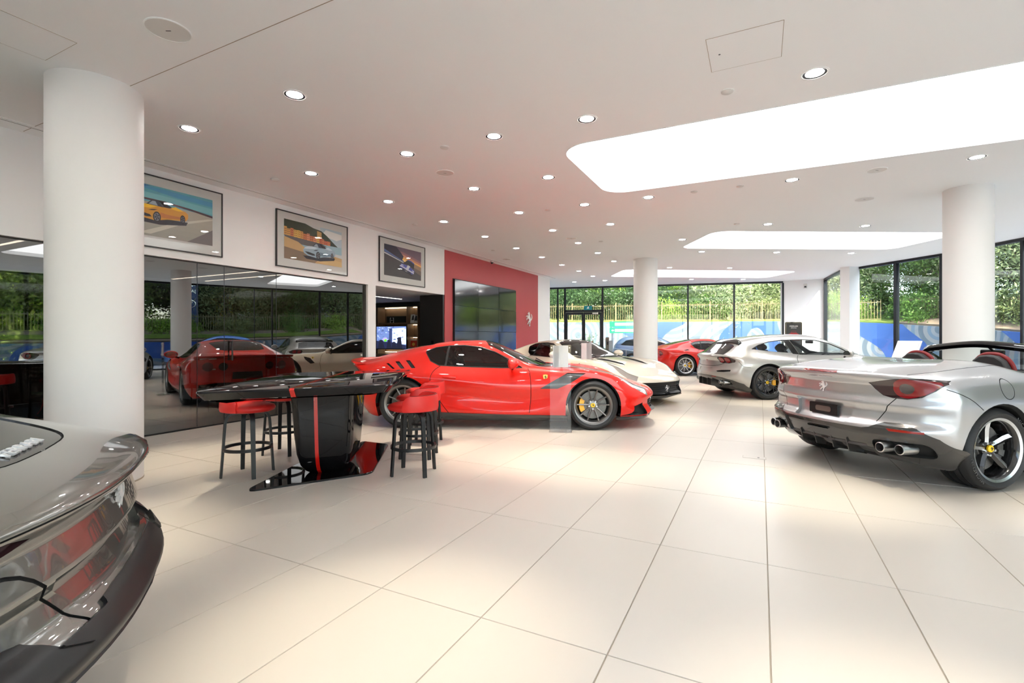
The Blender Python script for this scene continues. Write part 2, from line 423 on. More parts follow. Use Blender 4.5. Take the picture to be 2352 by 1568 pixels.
# ceiling joints, slot along the wall, access panels
sl = MB(); sl.box(-6.955, -6.935, -4, 17.4, CZ - 0.002, CZ + 0.02); sl.box(-6.905, -6.895, -4, 17.4, CZ - 0.002, CZ + 0.02)
struct(sl.build('trim_1', 'frame_dark'), 'thin dark air slot along the ceiling above the picture wall', 'ceiling slot')
sl = MB(); sl.box(-6.93, -6.91, -4, 17.4, CZ - 0.006, CZ); sl.box(-6.89, -6.875, -4, 17.4, CZ - 0.006, CZ); sl.build('slot_lip', 'white_paint', bpy.data.objects['trim_1'])
j = MB(); j.box(-7.15, 8.8, 2.375, 2.381, CZ - 0.001, CZ + 0.01)
struct(j.build('trim_2', 'grout'), 'fine joint line running across the ceiling', 'ceiling joint')
for k, (x0, x1, y0, y1, lab) in enumerate(((-0.37, 0.15, 3.96, 4.47, 'square access panel in the ceiling near the light well'), (-5.16, -4.64, 1.2, 1.85, 'square access panel in the ceiling at top left'))):
    t = thing('access_panel', lab, 'access panel', ((x0 + x1) / 2, (y0 + y1) / 2, CZ), group='ceiling access panels')
    a, b = (x1 - x0) / 2, (y1 - y0) / 2
    MB().box(-a + .004, a - .004, -b + .004, b - .004, -0.002, 0.01).build('panel', 'ceiling_paint', t)
    g = MB(); g.box(-a, a, -b, -b + .004, -0.0015, .01); g.box(-a, a, b - .004, b, -0.0015, .01); g.box(-a, -a + .004, -b, b, -0.0015, .01); g.box(a - .004, a, -b, b, -0.0015, .01); g.build('gap', 'grout', t)
    MB().lathe([(0, -0.003), (0.008, -0.003), (0.008, 0)], 10).build('lock', 'black_metal', t, loc=(-a + 0.08, 0, 0))
# ---- walls
def wall(name, mb, mtl, lab): return struct(mb.build(name, mtl), lab, 'wall')
wl = MB()
wl.box(WX - .16, WX, -4, 10.43, 2.39, CZ); wl.box(WX - .16, WX, 7.687, 7.918, 0, 2.39)
wall_left = wall('wall_left', wl, 'white_paint', 'white band of wall above the dark glass offices')
wl = MB(); wl.box(WX - .16, WX, 16.316, 17.47, 0, CZ); wl.box(-9.5, WX - .16, 17.35, 17.47, 0, CZ)
wall('wall_left_end', wl, 'white_paint', 'white end of the left wall beside the glass entrance')
wl = MB(); wl.box(WX - .16, WX + .012, 10.43, 16.316, 0, CZ)
wall('wall_left_red', wl, 'red_wall', 'dusty red feature wall behind the video screens')
wl = MB(); wl.box(-9.5, -1.5, -4.15, -4, 0, CZ); wall('wall_back', wl, 'white_paint', 'white wall behind the camera')
wl = MB(); wl.box(-9.55, -9.4, 17.47, 20.5, 0, CZ); wall('wall_lobby', wl, 'white_paint', 'white wall closing the entrance lobby')
bb = MB(); bb.box(WX, WX + .012, 16.32, 17.47, 0, .09); struct(bb.build('baseboard_left', 'white_paint'), 'low white skirting at the end of the left wall', 'skirting')
def seg_wall(name, a, b, z0, z1, th, mtl, parent=None, bevel=0):
    a, b = Vector((*a, 0)), Vector((*b, 0)); d = (b - a).normalized(); nrm = Vector((-d.y, d.x, 0)) * th / 2
    mb = MB(); mb.prism([tuple((a + nrm).xy), tuple((b + nrm).xy), tuple((b - nrm).xy), tuple((a - nrm).xy)], z0, z1)
    return mb.build(name, mtl, parent, bevel=bevel)
struct(seg_wall('wall_far', (0.72, 22.42), (2.25, 22.17), 0, CZ, 0.14, 'white_paint'), 'white wall between the back windows and the corner glass', 'wall')
pier = MB(); pier.prism([(2.58, 19.1), (2.28, 18.85), (2.50, 18.62), (2.80, 18.87)], 0, CZ)
struct(pier.build('wall_pier', 'white_paint'), 'square white pier between the corner glass and the right windows', 'pier')
# ---- columns
for k, (x, y, r, lab) in enumerate(((-5.69, 3.95 - 1.02, .345, 'thick white round column at the left beside the offices'), (-2.94, 14.3, .335, 'white round column in the middle behind the white coupe'), (2.79, 9.72, .292, 'white round column at the right behind the silver convertible'))):
    if k == 0:
        ang = R(-40.2) - R(26.8); x, y = 5.8 * math.sin(ang), 5.8 * math.cos(ang)
    t = thing('round_column', lab, 'column', (x, y, 0), group='round white columns')
    t['kind'] = 'structure'
    mb = MB(); mb.lathe([(r, 0.0), (r, CZ)], 64); mb.build('shaft', 'column_paint', t, smooth=60)
    mb = MB(); mb.lathe([(r + .002, 0), (r + .002, .012), (r, .014)], 64); mb.build('foot_joint', 'grout', t, smooth=60)
# ---- facades: frames, mullions and panes
def facade(name, a, b, cuts, lab, z0=0.0, head=0.07, sill=0.06, mw=0.06, md=0.11, transom=None):
    """one window bay from a to b with mullions at the given fractions"""
    A_, B_ = Vector((*a, 0)), Vector((*b, 0)); L = (B_ - A_).length; ang = math.atan2(B_.y - A_.y, B_.x - A_.x)
    t = thing(name, lab, 'window', (a[0], a[1], 0), ang); t['kind'] = 'structure'
    MB().box(0, L, -md / 2, md / 2, CZ - head, CZ).build('head_frame', 'frame_bronze', t)
    MB().box(0, L, -md / 2, md / 2, z0, z0 + sill).build('sill_frame', 'frame_bronze', t)
    xs = [c * L for c in cuts]
    for x in xs: MB().box(x - mw / 2, x + mw / 2, -md / 2, md / 2, z0 + sill, CZ - head).build('mullion', 'frame_bronze', t)
    ed = sorted(set([0] + xs + [L]))
    for p, q in zip(ed[:-1], ed[1:]):
        if q - p > .1: MB().box(p + mw / 2, q - mw / 2, -.006, .006, z0 + sill, CZ - head).build('pane', 'window_glass', t)
    return t
def onray(px, a, b):
    """fraction along a-b where the sight line through picture column px meets it"""
    th = math.atan((px - 1176) / 1130) - R(26.8); dx, dy = math.sin(th), math.cos(th)
    ex, ey = b[0] - a[0], b[1] - a[1]
    return (a[0] * dy - a[1] * dx) / (dx * ey - dy * ex)
FA, FB = (-9.4, 20.35), (0.79, 22.35)
lerp = lambda a, b, t: (a[0] + (b[0] - a[0]) * t, a[1] + (b[1] - a[1]) * t)
d0, d1 = onray(1296, FA, FB), onray(1386, FA, FB)
P0, P1 = lerp(FA, FB, d0), lerp(FA, FB, d1)
facade('window_1', FA, P0, [0.0, 0.5, 0.82], 'dark framed glass beside the entrance doors')
facade('window_2', P1, FB, [onray(x, P1, FB) for x in (1475, 1580, 1686)] + [1.0], 'row of tall dark framed windows along the back facing the mural')
# entrance: transom with fixed light and two glazed leaves
A_, B_ = Vector((*P0, 0)), Vector((*P1, 0)); L = (B_ - A_).length; ang = math.atan2(B_.y - A_.y, B_.x - A_.x)
dr = thing('door_1', 'black framed double glass entrance doors', 'door', (P0[0], P0[1], 0), ang); dr['kind'] = 'structure'
fm = MB(); fm.box(0, L, -.06, .06, CZ - .07, CZ); fm.box(0, L, -.06, .06, 2.42, 2.52); fm.box(0, .08, -.06, .06, 0, CZ - .07); fm.box(L - .08, L, -.06, .06, 0, CZ - .07); fm.build('door_frame', 'frame_bronze', dr)
MB().box(.08, L - .08, -.005, .005, 2.52, CZ - .07).build('transom_pane', 'window_glass', dr)
for k in range(2):
    lf = sub('door_leaf', dr); lf.location = (.08 + k * (L - .16) / 2, 0, 0); wd = (L - .16) / 2 - .004
    f2 = MB(); f2.box(0, .07, -.03, .03, 0.01, 2.41); f2.box(wd - .07, wd, -.03, .03, 0.01, 2.41); f2.box(.07, wd - .07, -.03, .03, 2.31, 2.41); f2.box(.07, wd - .07, -.03, .03, 0.01, .14); f2.build('leaf_frame', 'frame_bronze', lf)
    MB().box(.07, wd - .07, -.005, .005, .14, 2.31).build('leaf_pane', 'window_glass', lf)
    hx_ = wd - .12 if k == 0 else .12
    h = MB(); h.tube([(hx_, -.09, .85), (hx_, -.09, 1.35)], .014, 8); h.tube([(hx_, -.09, .9), (hx_, -.03, .9)], .01, 6); h.tube([(hx_, -.09, 1.3), (hx_, -.03, 1.3)], .01, 6); h.build('door_handle', 'brushed', lf)
ex = sub('exit_sign', dr); ex.location = (L * .62, -.10, 2.60)
MB().box(-.17, .17, -.02, .02, -.09, .09).build('sign_panel', 'sign_teal', ex)
mb = MB(); mb.prism([(-.05, -.06), (.0, -.01), (.05, -.06), (.03, .0), (.05, .02), (.0, .03), (-.04, .01)], -.022, -.0205, fn=lambda a, b, z: (a, z, b)); mb.lathe([(0, -.022), (.016, -.022)], 10, axis='y', o=(0.01, 0, .05)); mb.build('running_figure', 'white_sheet', ex)
MB().box(-.012, .012, -.012, .012, .09, .2).build('sign_bracket', 'black_metal', ex)
cm = sub('door_closer', dr); cm.location = (L * .8, -.07, 2.36); MB().box(-.12, .12, -.03, .03, -.03, .03).build('closer_body', 'brushed', cm)
facade('window_3', (2.2, 22.1), (2.44, 19.02), [0.0, 0.02, 1.0], 'narrow strip of glass in the far corner beside the pier')
R0, R1, R2 = (2.72, 19.02), (4.35, 16.9), (5.28, 15.05)
facade('window_4', R0, R1, [0.02, onray(2059, R0, R1), 0.995], 'tall dark framed window between pier and right column', mw=.09)
facade('window_5', R1, R2, [1.0], 'tall window hidden partly by the right column')
facade('window_6', R2, (6.6, 12.0), [0.22, 1.0], 'tall frameless jointed window at the right edge', mw=.02)
facade('window_7', (6.6, 12.0), (7.8, 8.5), [.5, 1.0], 'tall side window past the right edge of the view')
facade('window_8', (7.8, 8.5), (8.6, 5.0), [.5, 1.0], 'tall side window beside the convertible')
facade('window_9', (8.6, 5.0), (9.0, 1.0), [.5, 1.0], 'tall side window behind the viewer on the right')
facade('window_10', (9.0, 1.0), (9.0, -4.0), [.5, 1.0], 'last side window behind the viewer')
facade('window_13', (9.0, -4.06), (-1.5, -4.06), [0, .25, .5, .75, 1.0], 'added wall of tall windows behind the camera for fill daylight')  # unseen glazing added so daylight brightens the near ceiling and the convertible
# pelmet line above the right windows
for a, b in ((R0, R1), (R1, R2), (R2, (6.6, 12.0))):
    pass
# ---- office behind dark reflective glass
PANES = [-4.0, -1.4, 0.6, 3.05, 4.299, 4.701, 5.602, 7.66]
og = thing('window_11', 'long partition of dark reflective office glass below the pictures', 'glass partition', (WX - .08, 0, 0)); og['kind'] = 'structure'
for a, b in zip(PANES[:-1], PANES[1:]):
    if abs(a - 4.701) < .01: continue
    MB().box(-.006, .006, a + .004, b - .004, .012, 2.385).build('pane', 'office_glass', og)
gd = sub('glass_door', og); MB().box(-.006, .006, 4.705, 5.598, .012, 2.385).build('door_pane', 'office_glass', gd)
h = MB(); h.tube([(.05, 4.80, .95), (.05, 4.80, 1.25)], .012, 8); h.tube([(.05, 4.80, .97), (0, 4.80, .97)], .008, 6); h.tube([(.05, 4.80, 1.23), (0, 4.80, 1.23)], .008, 6); h.build('door_handle', 'black_metal', gd)
MB().box(-.02, .02, -4, 7.687, 0, .012).build('floor_channel', 'frame_dark', og)
MB().box(-.02, .02, -4, 7.687, 2.375, 2.392).build('head_channel', 'frame_dark', og)
MB().box(-.03, .03, 7.64, 7.687, 0, 2.39).build('end_post', 'frame_dark', og)
for y in PANES[1:-1]: MB().box(-.0065, .0065, y - .004, y + .004, .012, 2.385).build('silicone_joint', 'black_metal', og)
of = MB(); of.box(-12.9, WX - .16, -4, 7.75, -.12, -.002); struct(of.build('floor_office', 'dark_floor'), 'dark carpeted office floor behind the glass', 'floor')
of = MB(); of.box(-12.9, WX - .16, -4, 7.75, 2.72, 2.80); struct(of.build('ceiling_office', 'dark_room'), 'dim office ceiling behind the glass', 'ceiling')
of = MB(); of.box(-13.05, -12.9, -4, .4, 0, 2.8); of.box(-13.05, -12.9, .4, 6.3, 0, .86); of.box(-13.05, -12.9, .4, 6.3, 2.62, 2.8); of.box(-13.05, -12.9, 6.3, 7.75, 0, 2.8)
struct(of.build('wall_office_back', 'dark_room'), 'dark back wall of the office around its window', 'wall')
of = MB(); of.box(-12.9, WX - .16, 7.75, 7.87, 0, 2.8); struct(of.build('wall_office_end', 'wood_taupe'), 'end wall between office and lounge', 'wall')
of = MB(); of.box(-12.9, WX - .16, -4.15, -4, 0, 2.8); struct(of.build('wall_office_near', 'dark_room'), 'near end wall of the office', 'wall')
ow = thing('window_12', 'office window with green garden trees behind it', 'window', (-12.97, 0, 0)); ow['kind'] = 'structure'
MB().box(-.005, .005, .4, 6.3, .86, 2.62).build('pane', 'window_glass', ow)
for y in (.4, 2.36, 4.33, 6.26): MB().box(-.04, .04, y, y + .05, .86, 2.62).build('mullion', 'frame_bronze', ow)
MB().box(-.05, .09, .3, 6.4, .82, .86).build('sill', 'frame_dark', ow)
# ---- lounge
lo = MB(); lo.box(-13.3, WX - .16, 7.87, 12.7, -.12, -.002); struct(lo.build('floor_lounge', 'dark_floor'), 'dark floor of the lounge behind the opening', 'floor')
lo = MB(); lo.box(-13.3, WX - .16, 7.87, 12.7, 2.40, 2.52); struct(lo.build('ceiling_lounge', 'ceiling_paint'), 'low lounge ceiling with strip lights', 'ceiling')
lo = MB(); lo.box(-13.4, -13.3, 7.87, 12.7, 0, 2.52); struct(lo.build('wall_lounge_side', 'wood_taupe'), 'taupe side wall of the lounge', 'wall')
lo = MB(); lo.box(-13.3, WX - .16, 12.52, 12.7, 0, 2.52); struct(lo.build('wall_lounge_back', 'wood_taupe'), 'taupe back wall of the lounge behind the shelves', 'wall')
bp = MB(); bp.box(-7.92, WX - .002, 10.36, 10.425, 0, 2.39)
blk = struct(bp.build('wall_lounge_black', 'black_panel'), 'matt black wall panel beside the lounge opening', 'wall panel')
MB().box(-.035, .035, -.008, 0, -.055, .055).build('light_switch', 'black_gloss', blk, loc=(-7.52, 10.36, 1.16))
# ================================================================== CEILING FITTINGS
DL = [(-3.84, 3.15), (-5.47, 3.15), (-5.48, 4.76), (0.41, 4.88), (2.4, 8.06), (-1.59, 4.85), (-2.65, 4.8), (-3.85, 4.78), (-2.65, 6.37), (-3.85, 6.35), (-5.48, 6.32), (-3.87, 7.94), (-5.47, 7.9), (-2.65, 7.96), (-1.6, 8.0), (-2.65, 9.56), (-3.88, 9.57), (-5.46, 9.48), (-3.86, 11.12), (-5.47, 11.07), (-3.85, 12.66), (-5.45, 12.62), (-5.48, 14.25), (-3.85, 14.26), (-5.46, 15.81), (-5.46, 17.36), (-5.46, 18.89), (-6.71, 18.85), (-1.6, 11.8), (-1.37, 13.7), (0.4, 8.04), (0.13, 10.97), (1.88, 12.01), (0.38, 14.7), (2.15, 15.73), (-2.6, 16.34), (-0.89, 17.33), (-2.38, 20.04), (-0.6, 20.94),
      (-1.45, 1.62), (-3.84, 1.5), (0.55, 1.7), (2.4, 4.88), (4.2, 4.88), (-5.47, 1.0), (2.4, 1.7), (4.3, 8.1), (-5.47, -.7), (-3.84, 0), (-1.5, -.1), (-5.47, -2.4), (-3.0, -1.8), (.55, -.2)]  # rows at and behind the camera are added to brighten the near room
def downlight_master():
    t = thing('downlight', 'round recessed ceiling downlight with a dark inner rim', 'downlight')
    mb = MB(); mb.lathe([(.108, 0), (.108, -.004), (.096, -.006), (.09, -.003), (.09, 0)], 28); mb.build('trim_ring', 'white_paint', t, smooth=40)
    mb = MB(); mb.lathe([(.09, -.004), (.070, -.001)], 28); mb.build('dark_baffle', 'black_metal', t, smooth=40)
    mb = MB(); mb.lathe([(0, -.0045), (.05, -.0035), (.070, -.001)], 28); mb.build('lamp_lens', 'lamp_glow', t, smooth=60)
    spot('lamp', (0, 0, -.02), 190, 36, 1.0, (1.0, .89, .70), .045, t)
    return t
dl0 = downlight_master()
ROWN = {}
def tilt_of(i): return (0, 0)
def where(x, y):
    d = -x * sa + y * ca; lat = x * ca + y * sa
    return d, lat
for i, (x, y) in enumerate(DL):
    o = dl0 if i == 0 else copy_tree(dl0)
    o.location = (x, y, CZ); o['group'] = 'recessed ceiling downlights'
DL_LABELS = {0: 'recessed downlight nearest the ceiling joint above the bar table', 1: 'recessed downlight right beside the top of the thick left column', 2: 'recessed downlight above the yellow car picture', 3: 'large downlight nearest the camera beside the big light well', 4: 'downlight behind the big light well towards the right column', 5: 'downlight at the left end of the big light well, near its corner', 6: 'downlight second from the light well in the nearest full row', 7: 'downlight third from the light well in the nearest full row'}
for i, o in enumerate([o for o in bpy.data.objects if o.name.startswith('downlight')]):
    pass
cols_ = {}
ordered = [o for o in bpy.data.objects if o.name.split('.')[0] == 'downlight' and o.type == 'EMPTY']
for o in ordered:
    x, y = o.location.x, o.location.y
    k = min(range(len(DL)), key=lambda q: (DL[q][0] - x) ** 2 + (DL[q][1] - y) ** 2)
    if k in DL_LABELS: o['label'] = DL_LABELS[k]; continue
    d, lat = where(x, y); px, py = 1176 + 1130 * lat / d if d > .3 else -1, 775 - 1130 * 2.24 / d if d > .3 else -1
    row = 'added rearmost' if y < -1.2 else 'added overhead' if y < .5 else 'first' if y < 2 else 'nearest' if y < 3.5 else 'second' if y < 5.4 else 'third' if y < 7 else 'fourth' if y < 8.8 else 'fifth' if y < 10.3 else 'sixth' if y < 11.9 else 'seventh' if y < 13.5 else 'eighth' if y < 15 else 'ninth' if y < 16.8 else 'tenth' if y < 18 else 'last'
    col = 'by the picture wall' if x < -4.6 else 'in the second line from the wall' if x < -3.2 else 'in the third line from the wall' if x < -2.0 else 'in line with the centre of the room' if x < -.4 else 'towards the right windows'
    o['label'] = f'small recessed downlight {col}, {row} row from the camera' + (', nearest the doors' if x < -6.2 else '')
    if not (0 < px < 2352 and 0 < py): o['label'] = f'recessed downlight outside the view, {row} row' + (', far left' if x < -5 else ', left of camera' if x < -2 else ', ahead to the left' if x < -.5 else ', ahead to the right' if x < 1 else ', right of camera' if x < 3 else ', nearest the side windows')
SPK = [(-3.85, 2.07, .14, 'large round ceiling speaker above the thick left column'), (-3.83, 5.56, .115, 'round ceiling speaker between the downlight rows over the red coupe'), (-3.81, 10.51, .11, 'round ceiling speaker in front of the middle column'), (-6.48, 12.48, .12, 'round ceiling speaker above the video screens'), (1.39, 8.07, .11, 'round ceiling speaker beside the big light well edge'), (1.5, 9.67, .13, 'round ceiling speaker before the right column')]
for x, y, r, lab in SPK:
    t = thing('ceiling_speaker', lab, 'speaker', (x, y, CZ), group='round ceiling speakers')
    mb = MB(); mb.lathe([(r + .008, 0), (r + .008, -.006), (r, -.008), (r, -.004)], 32); mb.build('rim', 'white_paint', t, smooth=40)
    mb = MB(); mb.lathe([(0, -.007), (r, -.005)], 32); mb.build('grille', 'switch_white', t, smooth=60)
    MB().box(-.018, .018, -.003, .003, -.0085, -.0065).build('slot', 'black_metal', t, rot=(0, 0, .5))
DET = [(-3.32, 4.81), (-3.33, 7.98), (-6.12, 7.83), (-6.11, 11.02), (-3.31, 11.13), (-0.91, 8.0), (-0.27, 8.01), (-0.27, 4.88), (-6.14, 4.71), (-0.42, 10.65)]
DN = ['over the red coupe', 'in the middle of the ceiling', 'above the sunset picture', 'above the red wall', 'before the middle column', 'just behind the big light well', 'behind the big light well, right of its neighbour', 'near the square access panel', 'above the harbour picture', 'before the slanted light well']
for (x, y), n in zip(DET, DN):
    t = thing('smoke_detector', 'small round white ceiling sensor ' + n, 'sensor', (x, y, CZ), group='small ceiling sensors')
    mb = MB(); mb.lathe([(.052, 0), (.052, -.008), (.04, -.016), (0, -.018)], 20); mb.build('cover', 'switch_white', t, smooth=40)
    mb = MB(); mb.lathe([(.058, 0), (.058, -.003), (.05, -.003)], 20); mb.build('base_ring', 'white_paint', t, smooth=40)
# security camera by the red wall, box sensor on the far wall
t = thing('security_camera', 'small white dome security camera above the red wall', 'camera', (-7.02, 12.6, CZ), group=None)
MB().lathe([(.055, 0), (.055, -.02), (.045, -.04)], 20).build('housing', 'switch_white', t, smooth=50)
MB().lathe([(.04, -.04), (.035, -.065), (.02, -.08), (0, -.084)], 20).build('dome', 'black_gloss', t, smooth=60)
t = thing('motion_sensor', 'small white box sensor high on the far white wall', 'sensor', (1.55, 22.2, 3.3), 0)
MB().box(-.06, .06, -.05, 0, -.09, .09).build('housing', 'switch_white', t, bevel=.015); MB().box(-.035, .035, -.054, -.05, -.06, .0).build('lens', 'frame_dark', t)
# office and lounge strip lights
for x0, x1, y, z, lab in ((-12.4, -9.2, 6.75, 2.70, 'slim bright linear office light, left of the pair'), (-12.1, -9.1, 7.35, 2.70, 'slim bright linear office light, right of the pair'), (-12.4, -8.2, 3.1, 2.70, 'slim bright linear office light behind the left column'), (-11.0, -8.6, 1.9, 2.70, 'short linear office light at the left edge')):
    t = thing('linear_light', lab, 'light', ((x0 + x1) / 2, y, z), group='linear office lights'); l = (x1 - x0) / 2
    MB().box(-l, l, -.03, .03, -.02, .02).build('channel', 'black_metal', t); MB().box(-l + .01, l - .01, -.024, .024, -.026, -.02).build('diffuser', 'strip_glow', t)
for x, y0, y1, lab in ((-9.1, 8.6, 11.05, 'long bright strip light in the lounge ceiling'), (-10.1, 8.8, 10.75, 'shorter strip light deeper in the lounge ceiling')):
    t = thing('linear_light', lab, 'light', (x, (y0 + y1) / 2, 2.40), group='lounge strip lights'); l = (y1 - y0) / 2
    MB().box(-.03, .03, -l, l, -.01, .0).build('channel', 'white_paint', t); MB().box(-.024, .024, -l + .01, l - .01, -.014, -.01).build('diffuser', 'strip_glow', t)
# ================================================================== CAR BUILDER
def pchip(x, y, xq):
    x = np.asarray(x, float); y = np.asarray(y, float); h = np.diff(x); dl = np.diff(y) / h; n = len(x); d = np.zeros(n)
    for k in range(1, n - 1):
        if dl[k - 1] * dl[k] > 0:
            w1, w2 = 2 * h[k] + h[k - 1], h[k] + 2 * h[k - 1]; d[k] = (w1 + w2) / (w1 / dl[k - 1] + w2 / dl[k])
    d[0], d[-1] = dl[0], dl[-1]
    i = np.clip(np.searchsorted(x, xq) - 1, 0, n - 2); t = (xq - x[i]) / h[i]
    return ((1 + 2 * t) * (1 - t) ** 2) * y[i] + t * (1 - t) ** 2 * h[i] * d[i] + t * t * (3 - 2 * t) * y[i + 1] + t * t * (t - 1) * h[i] * d[i + 1]
def smooth_interp(x, y, xq):
    """cubic (catmull-rom on uneven knots), a touch softer than pchip"""
    x = np.asarray(x, float); y = np.asarray(y, float); n = len(x); d = np.zeros(n)
    d[1:-1] = ((y[1:-1] - y[:-2]) / (x[1:-1] - x[:-2]) * (x[2:] - x[1:-1]) + (y[2:] - y[1:-1]) / (x[2:] - x[1:-1]) * (x[1:-1] - x[:-2])) / (x[2:] - x[:-2])
    d[0], d[-1] = (y[1] - y[0]) / (x[1] - x[0]), (y[-1] - y[-2]) / (x[-1] - x[-2]); h = np.diff(x)
    i = np.clip(np.searchsorted(x, xq) - 1, 0, n - 2); t = (xq - x[i]) / h[i]
    return ((1 + 2 * t) * (1 - t) ** 2) * y[i] + t * (1 - t) ** 2 * h[i] * d[i] + t * t * (3 - 2 * t) * y[i + 1] + t * t * (t - 1) * h[i] * d[i + 1]
def in_poly(p, poly):
    x, y = p; c = False; n = len(poly); j = n - 1
    for i in range(n):
        xi, yi = poly[i]; xj, yj = poly[j]
        if (yi > y) != (yj > y) and x < (xj - xi) * (y - yi) / (yj - yi) + xi: c = not c
        j = i
    return c
AX = {'side': (0, 2), 'rear': (1, 2), 'front': (1, 2), 'top': (0, 1)}
DIRV = {'side': Vector((0, 1, 0)), 'rear': Vector((1, 0, 0)), 'front': Vector((1, 0, 0)), 'top': Vector((0, 0, 1))}
class Car:
    """body skin lofted through sections: x forward from the rear axle, y left, z up from the ground"""
    def __init__(s, name, label, paint, stations, rear_prof, front_prof, rear_plan, front_plan, group=None, nx=104, per=6, fil=(0.09, 0.10), color=None):
        s.root = thing(name, label, 'car', group=group); s.paint = paint
        S = np.array([[q[0], q[1], q[2], *q[3], *q[4], *q[5], *q[6], *q[7], q[8]] for q in stations], float)
        S = S[np.argsort(S[:, 0])]; x0, x1 = S[0, 0], S[-1, 0]
        xs = np.concatenate([x0 + fil[0] * (1 - np.cos(np.linspace(0, PI / 2, 7)))[:-1], np.linspace(x0 + fil[0], x1 - fil[1], nx), x1 - fil[1] * (1 - np.sin(np.linspace(0, PI / 2, 7)))[::1][1:]])
        cols = [smooth_interp(S[:, 0], S[:, k], np.clip(xs, x0, x1)) for k in range(1, S.shape[1])]
        rows = []
        for i, x in enumerate(xs):
            zb, yb, y2, z2, y3, z3, y4, z4, y5, z5, y6, z6, zc = [c[i] for c in cols]
            ctl = [(yb, zb), (y2, z2), (y3, z3), (y4, z4), (y5, z5), (y6, z6), (0, zc), (-y6, z6)]
            pts = catmull([(2 * yb - y2, zb)] + ctl, per)[per:-per]
            # end fillet
            ins = 0.0
            if x < x0 + fil[0]: ins = fil[0] - math.sqrt(max(0, fil[0] ** 2 - (x0 + fil[0] - x) ** 2))
            if x > x1 - fil[1]: ins = fil[1] - math.sqrt(max(0, fil[1] ** 2 - (x - x1 + fil[1]) ** 2))
            if ins > 0:
                ym = max(p[0] for p in pts); zm, zt = (zb + zc) / 2, (zc - zb) / 2
                ky, kz = 1 - ins / ym, 1 - 0.75 * ins / zt
                pts = [(p[0] * ky, zm + (p[1] - zm) * kz) for p in pts]
            half = [(y, z) for y, z in pts]
            full = [(0.0, half[0][1])] + half + [(-y, z) for y, z in half[-2::-1]]
            rows.append((x, full))
        bm = bmesh.new(); n = len(rows[0][1]); s.x0, s.x1 = x0, x1
        def warp(x, y, z):
            wr = max(0.0, min(1.0, (x0 + rear_plan[2] - x) / rear_plan[2])) ** 1.6
            wf = max(0.0, min(1.0, (x - x1 + front_plan[2]) / front_plan[2])) ** 1.6
            a = abs(y)
            x += wr * (rear_plan[0] * (a / 0.95) ** rear_plan[1] + np.interp(z, [p[0] for p in rear_prof], [p[1] for p in rear_prof]))
            x -= wf * (front_plan[0] * (a / 0.95) ** front_plan[1] + np.interp(z, [p[0] for p in front_prof], [p[1] for p in front_prof]))
            return (x, y, z)
        V = [[bm.verts.new(warp(x, y, z)) for y, z in full] for x, full in rows]
        for a, b in zip(V[:-1], V[1:]):
            for k in range(n): bm.faces.new((a[k], a[(k + 1) % n], b[(k + 1) % n], b[k]))
        h = (n - 1) // 2   # index of the crown point is h+... ; caps as rows from side to side
        for E, (xe, full), flip in ((V[0], rows[0], False), (V[-1], rows[-1], True)):
            m = (n - 1) // 2
            # full[0]=bottom centre, full[1..m+?]=right half up to crown, then mirrored down
            top = max(range(n), key=lambda q: (abs(full[q][0]) < 1e-9 and q > 0) * 10 + full[q][1])
            left = list(range(1, top)); cs = 17; grid = []
            for q in left:
                mir = n - q
                ya, za = full[q]; rowv = [E[q]]
                for c in range(1, cs - 1):
                    t = 1 - 2 * c / (cs - 1); yy = ya * t
                    rowv.append(bm.verts.new(warp(xe, yy, za)))
                rowv.append(E[mir]); grid.append(rowv)
            for ra, rb in zip(grid[:-1], grid[1:]):
                for c in range(cs - 1):
                    f = (ra[c], ra[c + 1], rb[c + 1], rb[c])
                    bm.faces.new(f if not flip else f[::-1])
            for rw, tip in ((grid[-1], E[top]), (grid[0], E[0])):
                for c in range(cs - 1):
                    try: bm.faces.new((rw[c], rw[c + 1], tip))
                    except ValueError: pass
        bmesh.ops.recalc_face_normals(bm, faces=bm.faces)
        bm.normal_update()
        s.sn = bm.verts.layers.float_vector.new('sn')
        for v in bm.verts: v[s.sn] = v.normal
        s.bm = bm; s.tree = BVHTree.FromBMesh(bm); s.objs = {}
    def hit(s, view, a, b, side=1):
        """point on the skin seen in a view at plane coordinates a, b"""
        if view == 'side': o, d = Vector((a, side * 3, b)), Vector((0, -side, 0))
        elif view == 'rear': o, d = Vector((-6, a, b)), Vector((1, 0, 0))
        elif view == 'front': o, d = Vector((9, a, b)), Vector((-1, 0, 0))
        else: o, d = Vector((a, b, 4)), Vector((0, 0, -1))
        p, nn, i, dist = s.tree.ray_cast(o, d)
        return (p, nn) if p is not None else (o + d * 5, -d)
    def carve(s, view, poly, side=0, lim=None):
        """cuts the outline into the skin and returns the faces inside it"""
        i0, i1 = AX[view]; bm = s.bm; dv = DIRV[view]
        lo0, hi0 = min(p[0] for p in poly) - .02, max(p[0] for p in poly) + .02; lo1, hi1 = min(p[1] for p in poly) - .02, max(p[1] for p in poly) + .02
        def ok(f):
            c = f.calc_center_median(); nn = f.normal
            if view == 'side':
                if c.y * side < 0.12 or nn.y * side < -0.05: return False
            elif view == 'rear':
                if nn.x > -0.12 or c.x > (lim if lim is not None else s.x0 + .7): return False
            elif view == 'front':
                if nn.x < 0.08 or c.x < (lim if lim is not None else s.x1 - .9): return False
            elif nn.z < 0.1 or c.z < (lim if lim is not None else 0.5): return False
            if lim is not None and view == 'side' and c.z < lim: return False
            return True
        cand = set()
